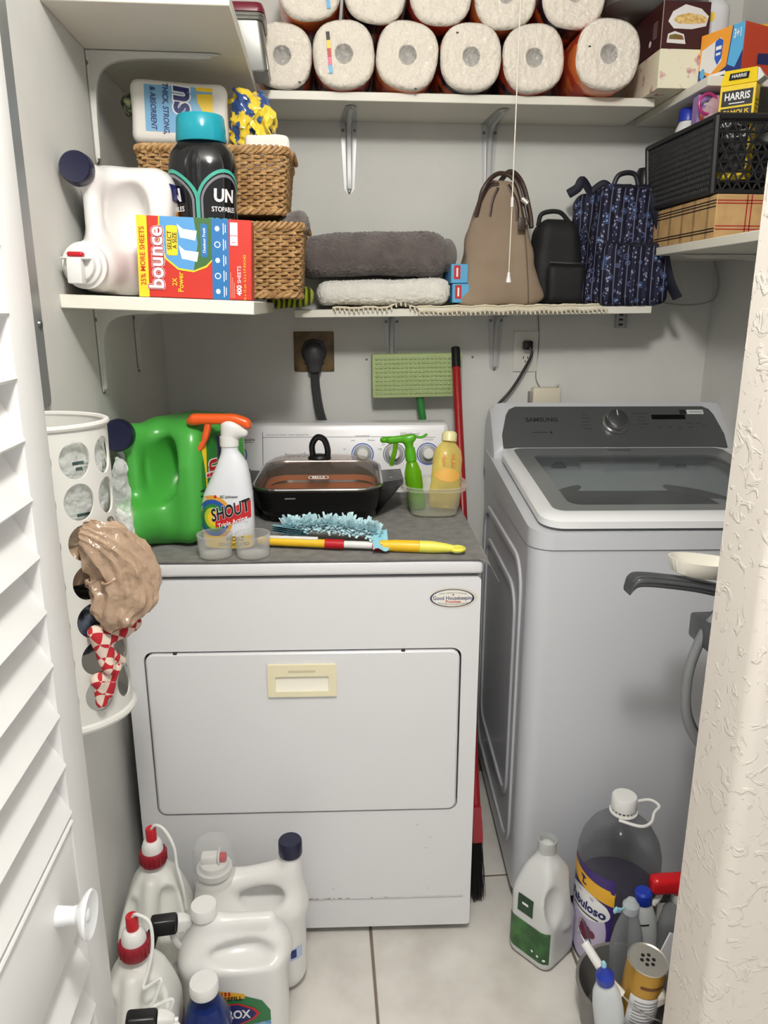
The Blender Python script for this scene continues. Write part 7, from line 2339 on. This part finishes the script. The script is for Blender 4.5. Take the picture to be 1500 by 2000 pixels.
# squeeze bottle
t = thing('squeeze_bottle', 'white squeeze bottle with a blue cap leaning in the bucket', 'bottle', (BX - 0.046, BY - 0.058, 0.012))
t.rotation_euler = (R(10), R(-8), R(-20))
def sq(a, b, z, e=2.2):
    return [(x, y, z) for x, y, _ in ring(0, 0, a, b, 32, e)]
MB().loft([sq(0.026, 0.017, 0), sq(0.028, 0.019, 0.004), sq(0.028, 0.019, 0.13), sq(0.025, 0.018, 0.165), sq(0.017, 0.015, 0.190), sq(0.012, 0.012, 0.197)]).build('bottle', mat('pale_blue_white_plastic', (206, 212, 216), 0.3), t)
MB().lathe([(0.0145, 0.1972), (0.0165, 0.199), (0.0165, 0.214), (0.0125, 0.219), (0.006, 0.232), (0.0055, 0.237)], 28).build('cap', mat('royal_blue_cap', (22, 52, 160), 0.25), t)
MB().lathe([(0.0048, 0.2372), (0.0052, 0.242), (0.003, 0.248)], 16).build('tip', mat('pale_blue_tip', (150, 196, 214), 0.3), t)
# clear spray bottle without trigger
t = thing('clear_bottle', 'empty clear bottle with a pale flip cap standing in the bucket', 'bottle', (BX + 0.012, BY + 0.044, 0.0065))
MB().loft([bq(0.030, 0.024, 0), bq(0.033, 0.027, 0.004), bq(0.033, 0.027, 0.14), bq(0.026, 0.022, 0.185), bq(0.016, 0.016, 0.222, 2), bq(0.0135, 0.0135, 0.228, 2)], True, False).build('bottle', clear('clear_bottle_grey', (214, 216, 218), 0.16, 0.08, body=(190, 194, 198)), t)
MB().lathe([(0.0155, 0.228), (0.016, 0.230), (0.016, 0.246), (0.013, 0.249), (0.008, 0.258), (0.006, 0.259)], 24).build('cap', clear('frosted_cap', (226, 230, 232), 0.55, 0.25, body=(200, 206, 210)), t)
MB().tube(bez([(-0.014, -0.004, 0.243), (-0.026, -0.007, 0.240), (-0.038, -0.010, 0.244)], 12), [0.003] * 5 + [0.006] * 5 + [0.008, 0.008, 0.005], 8, flat=0.5).build('flip_tab', mat('pale_blue_tip', (150, 196, 214), 0.3), t)
# toilet cleaner bottle
t = thing('blue_cap_bottle', 'grey bottle with a blue screw cap behind the clear bottle', 'bottle', (BX + 0.060, BY + 0.058, 0.0065), 0)
t.rotation_euler = (R(0), R(-4), 0)
sm = MB().loft([bq(0.026, 0.020, 0), bq(0.028, 0.022, 0.003), bq(0.028, 0.022, 0.16), bq(0.026, 0.021, 0.20), bq(0.018, 0.017, 0.232, 2), bq(0.015, 0.015, 0.238, 2)])
sm.build('bottle', mat('grey_white_plastic', (186, 190, 192), 0.3), t)
wrap(rect2d(-0.012, 0.006, -0.0016, 0.0016, 4, 1), sm.bvh(), (-0.002, 0, 0.200), (1, 0, 0), (0, 0, 1), 0.001).build('fine_print', M_ink, t)
MB().lathe([(0.0165, 0.2385), (0.0175, 0.240), (0.0170, 0.262), (0.013, 0.266)], 28).build('cap', mat('royal_blue_cap', (22, 52, 160), 0.25), t)
# red trigger spray
t = thing('red_trigger_spray', 'clear spray bottle with a red trigger half hidden by the jamb', 'spray bottle', (BX + 0.140, BY + 0.095, 0.0005), 0)
MB().loft([bq(0.036, 0.026, 0), bq(0.039, 0.029, 0.004), bq(0.039, 0.029, 0.13), bq(0.030, 0.024, 0.18), bq(0.016, 0.016, 0.205, 2)]).build('bottle', clear('clear_bottle_grey', (214, 216, 218), 0.16, 0.08, body=(190, 194, 198)), t)
MB().lathe([(0.0165, 0.2052), (0.0175, 0.207), (0.0175, 0.226)], 24).build('collar', M_white_plastic, t)
m = nets(lambda X, Y, Z: smin(sd_rbox(X, Y, Z, (-0.012, 0, 0.250), (0.055, 0.016, 0.020), 0.012), sd_cap(X, Y, Z, (0, 0, 0.228), (0, 0, 0.245), 0.016), 0.01), (-0.08, -0.03, 0.205), (0.06, 0.03, 0.285), 0.004)
m.build('sprayer_head', mat('bright_red_plastic', (204, 26, 34), 0.25), t, angle=180)
MB().tube(bez([(-0.040, 0, 0.235), (-0.046, 0, 0.215), (-0.056, 0, 0.200)], 10), 0.006, 8).build('trigger', M_white_plastic, t)
# cloth rag
t = thing('white_rag', 'crumpled white rag lying in the bucket', 'rag', (BX + 0.012, BY - 0.072, 0.150))
m = nets(lambda X, Y, Z: sd_ell(X, Y, Z, (0, 0, 0), (0.030, 0.016, 0.026)) + 0.005 * wob(X, Y, Z, 110, 1.4), (-0.05, -0.035, -0.045), (0.05, 0.035, 0.045), 0.0035)
m.build('rag', mat('rag_cotton', (226, 218, 206), 0.9), t, angle=30)
t = thing('paper_sheet', 'folded white paper stuck behind the bottles in the bucket', 'paper', (BX + 0.055, BY + 0.010, 0.08), 20)
t.rotation_euler = (R(-8), R(32), R(10))
MB().rbox(-0.022, 0.022, -0.0015, 0.0015, 0, 0.115, 0.0006, 1).build('sheet', mat('paper_white', (232, 232, 236), 0.6), t)

# ================================================================== behind the door jamb
M_dk = mat('dark_grey_plastic', (70, 72, 75), 0.35)
t = thing('wall_rack', 'dark grey plastic rack arm reaching out from behind the jamb', 'rack', (0.60, -0.355, 0.94))
pth = bez([(-0.086, 0.118, -0.010), (-0.080, 0.118, 0.004), (-0.066, 0.117, 0.010), (-0.02, 0.115, 0.006), (0.04, 0.113, -0.004), (0.10, 0.110, -0.022), (0.13, 0.10, -0.05)], 36)
m = MB()
sec_ = rrect(-0.019, 0.019, -0.010, 0.008, 0.006, 4)
rg = []
for i, p in enumerate(pth):
    k = 0.55 + 0.45 * min(1, i / 5.0)
    rg.append([(p[0], p[1] + dy * (0.85 + 0.15 * min(1, i / 5.0)), p[2] + dz * k) for dy, dz in sec_])
m.loft(rg)
m.build('arm', M_dk, t, angle=30)
MB().tube([(p[0], p[1] - 0.0195, p[2] + 0.002) for p in pth[4:]], 0.0022, 6).build('ridge', M_dk, t)
MB().tube([(p[0], p[1] - 0.0150, p[2] + 0.0085) for p in pth[4:]], 0.0028, 6).build('ridge', M_dk, t)
MB().rbox(0.02, 0.16, 0.0, 0.10, -0.09, -0.045, 0.006, 2).build('mount', M_dk, t)
t = thing('ribbed_dish', 'white ribbed dish resting on the dark rack arm', 'dish', (0.640, -0.240, 0.9545), 0)
t.rotation_euler = (0, R(6), 0)
m = MB()
def dr(a, b, z):
    return [(x * (1 + 0.012 * math.cos(i * PI)), y * (1 + 0.012 * math.cos(i * PI)), z) for i, (x, y, _) in enumerate(ring(0, 0, a, b, 64, 2.3))]
m.loft([dr(0.040, 0.024, 0), dr(0.050, 0.030, 0.004), dr(0.058, 0.036, 0.020), dr(0.060, 0.038, 0.028), dr(0.057, 0.035, 0.028), dr(0.048, 0.028, 0.008), dr(0.02, 0.012, 0.006)])
m.build('dish', mat('ivory_dish', (230, 226, 214), 0.35), t)
t = thing('grey_hose', 'grey flexible hose hanging in a loop behind the jamb', 'hose', (0.62, -0.30, 0.66))
MB().tube(bez([(0.075, 0.0, 0.262), (0.030, 0.0, 0.248), (0.002, 0.0, 0.205), (-0.014, 0.0, 0.136), (-0.008, 0.0, 0.06), (0.020, 0.0, 0.006), (0.06, 0.0, -0.03)], 60), 0.0085, 12).build('hose', mat('grey_hose_rubber', (118, 120, 122), 0.4), t)
MB().tube(bez([(0.075, 0.016, 0.262), (0.036, 0.016, 0.248), (0.010, 0.016, 0.205), (-0.004, 0.016, 0.136), (0.002, 0.016, 0.06), (0.030, 0.016, 0.006), (0.06, 0.016, -0.02)], 60), 0.0065, 12).build('hose_strand', M_dk, t)
t = thing('strike_plate', 'small worn metal catch behind the jamb beside the grey hose', 'catch', (0.640, -0.330, 0.752))
MB().rbox(-0.020, 0.020, -0.030, 0.0, 0, 0.040, 0.003, 2).build('catch_body', mat('worn_nickel', (176, 168, 152), 0.4, metal=0.5), t)
MB().rbox(-0.024, -0.0205, -0.020, -0.004, 0.006, 0.034, 0.002, 2).build('catch_tongue', M_chrome, t)

# ================================================================== prints and small fittings become sub-parts of the part they sit on
SUB = {'lettering', 'label', 'label_band', 'label_line', 'logo', 'logo_outline', 'print', 'picture', 'side_print', 'badge', 'shield', 'fine_print', 'panel',
       'icon', 'tag_panel', 'sheet_picture', 'price_label', 'price_label_line', 'plaid_line', 'edge_line', 'arch_print', 'barcode_panel', 'barcode_bar', 'he_mark',
       'target_print', 'seam_mark', 'tear_strip', 'screw', 'berry_picture', 'fringe_loop', 'crochet_row', 'pad_rib', 'arrow_mark', 'bottle_icon', 'spark_mark', 'seam', 'binding'}
OWNER = {'grip_rib': 'red_collar', 'cap_tooth': 'cap', 'shaker_hole': 'metal_top'}
def base(n):
    return n.split('.')[0]
for root in [o for o in scene.objects if o.parent is None and o.type == 'EMPTY']:
    kids = [c for c in root.children if c.type == 'MESH']
    if len(kids) < 2:
        continue
    main = [k for k in kids if base(k.name) not in SUB and base(k.name) not in OWNER][0]
    for k in kids:
        b = base(k.name)
        if k.children or k == main:
            continue
        if b in OWNER:
            k.parent = [q for q in kids if base(q.name) == OWNER[b]][0]
        elif b in SUB or (b in ('sticker_ring', 'sticker_face', 'star')):
            own = main
            if base(root.name) == 'clothes_dryer':
                zc = sum(v.co.z for v in k.data.vertices) / len(k.data.vertices)
                own = [q for q in kids if base(q.name) == ('console' if zc > 0.9 else 'cabinet')][0]
            elif base(root.name) == 'washing_machine':
                own = [q for q in kids if base(q.name) == 'control_panel'][0]
            k.parent = own
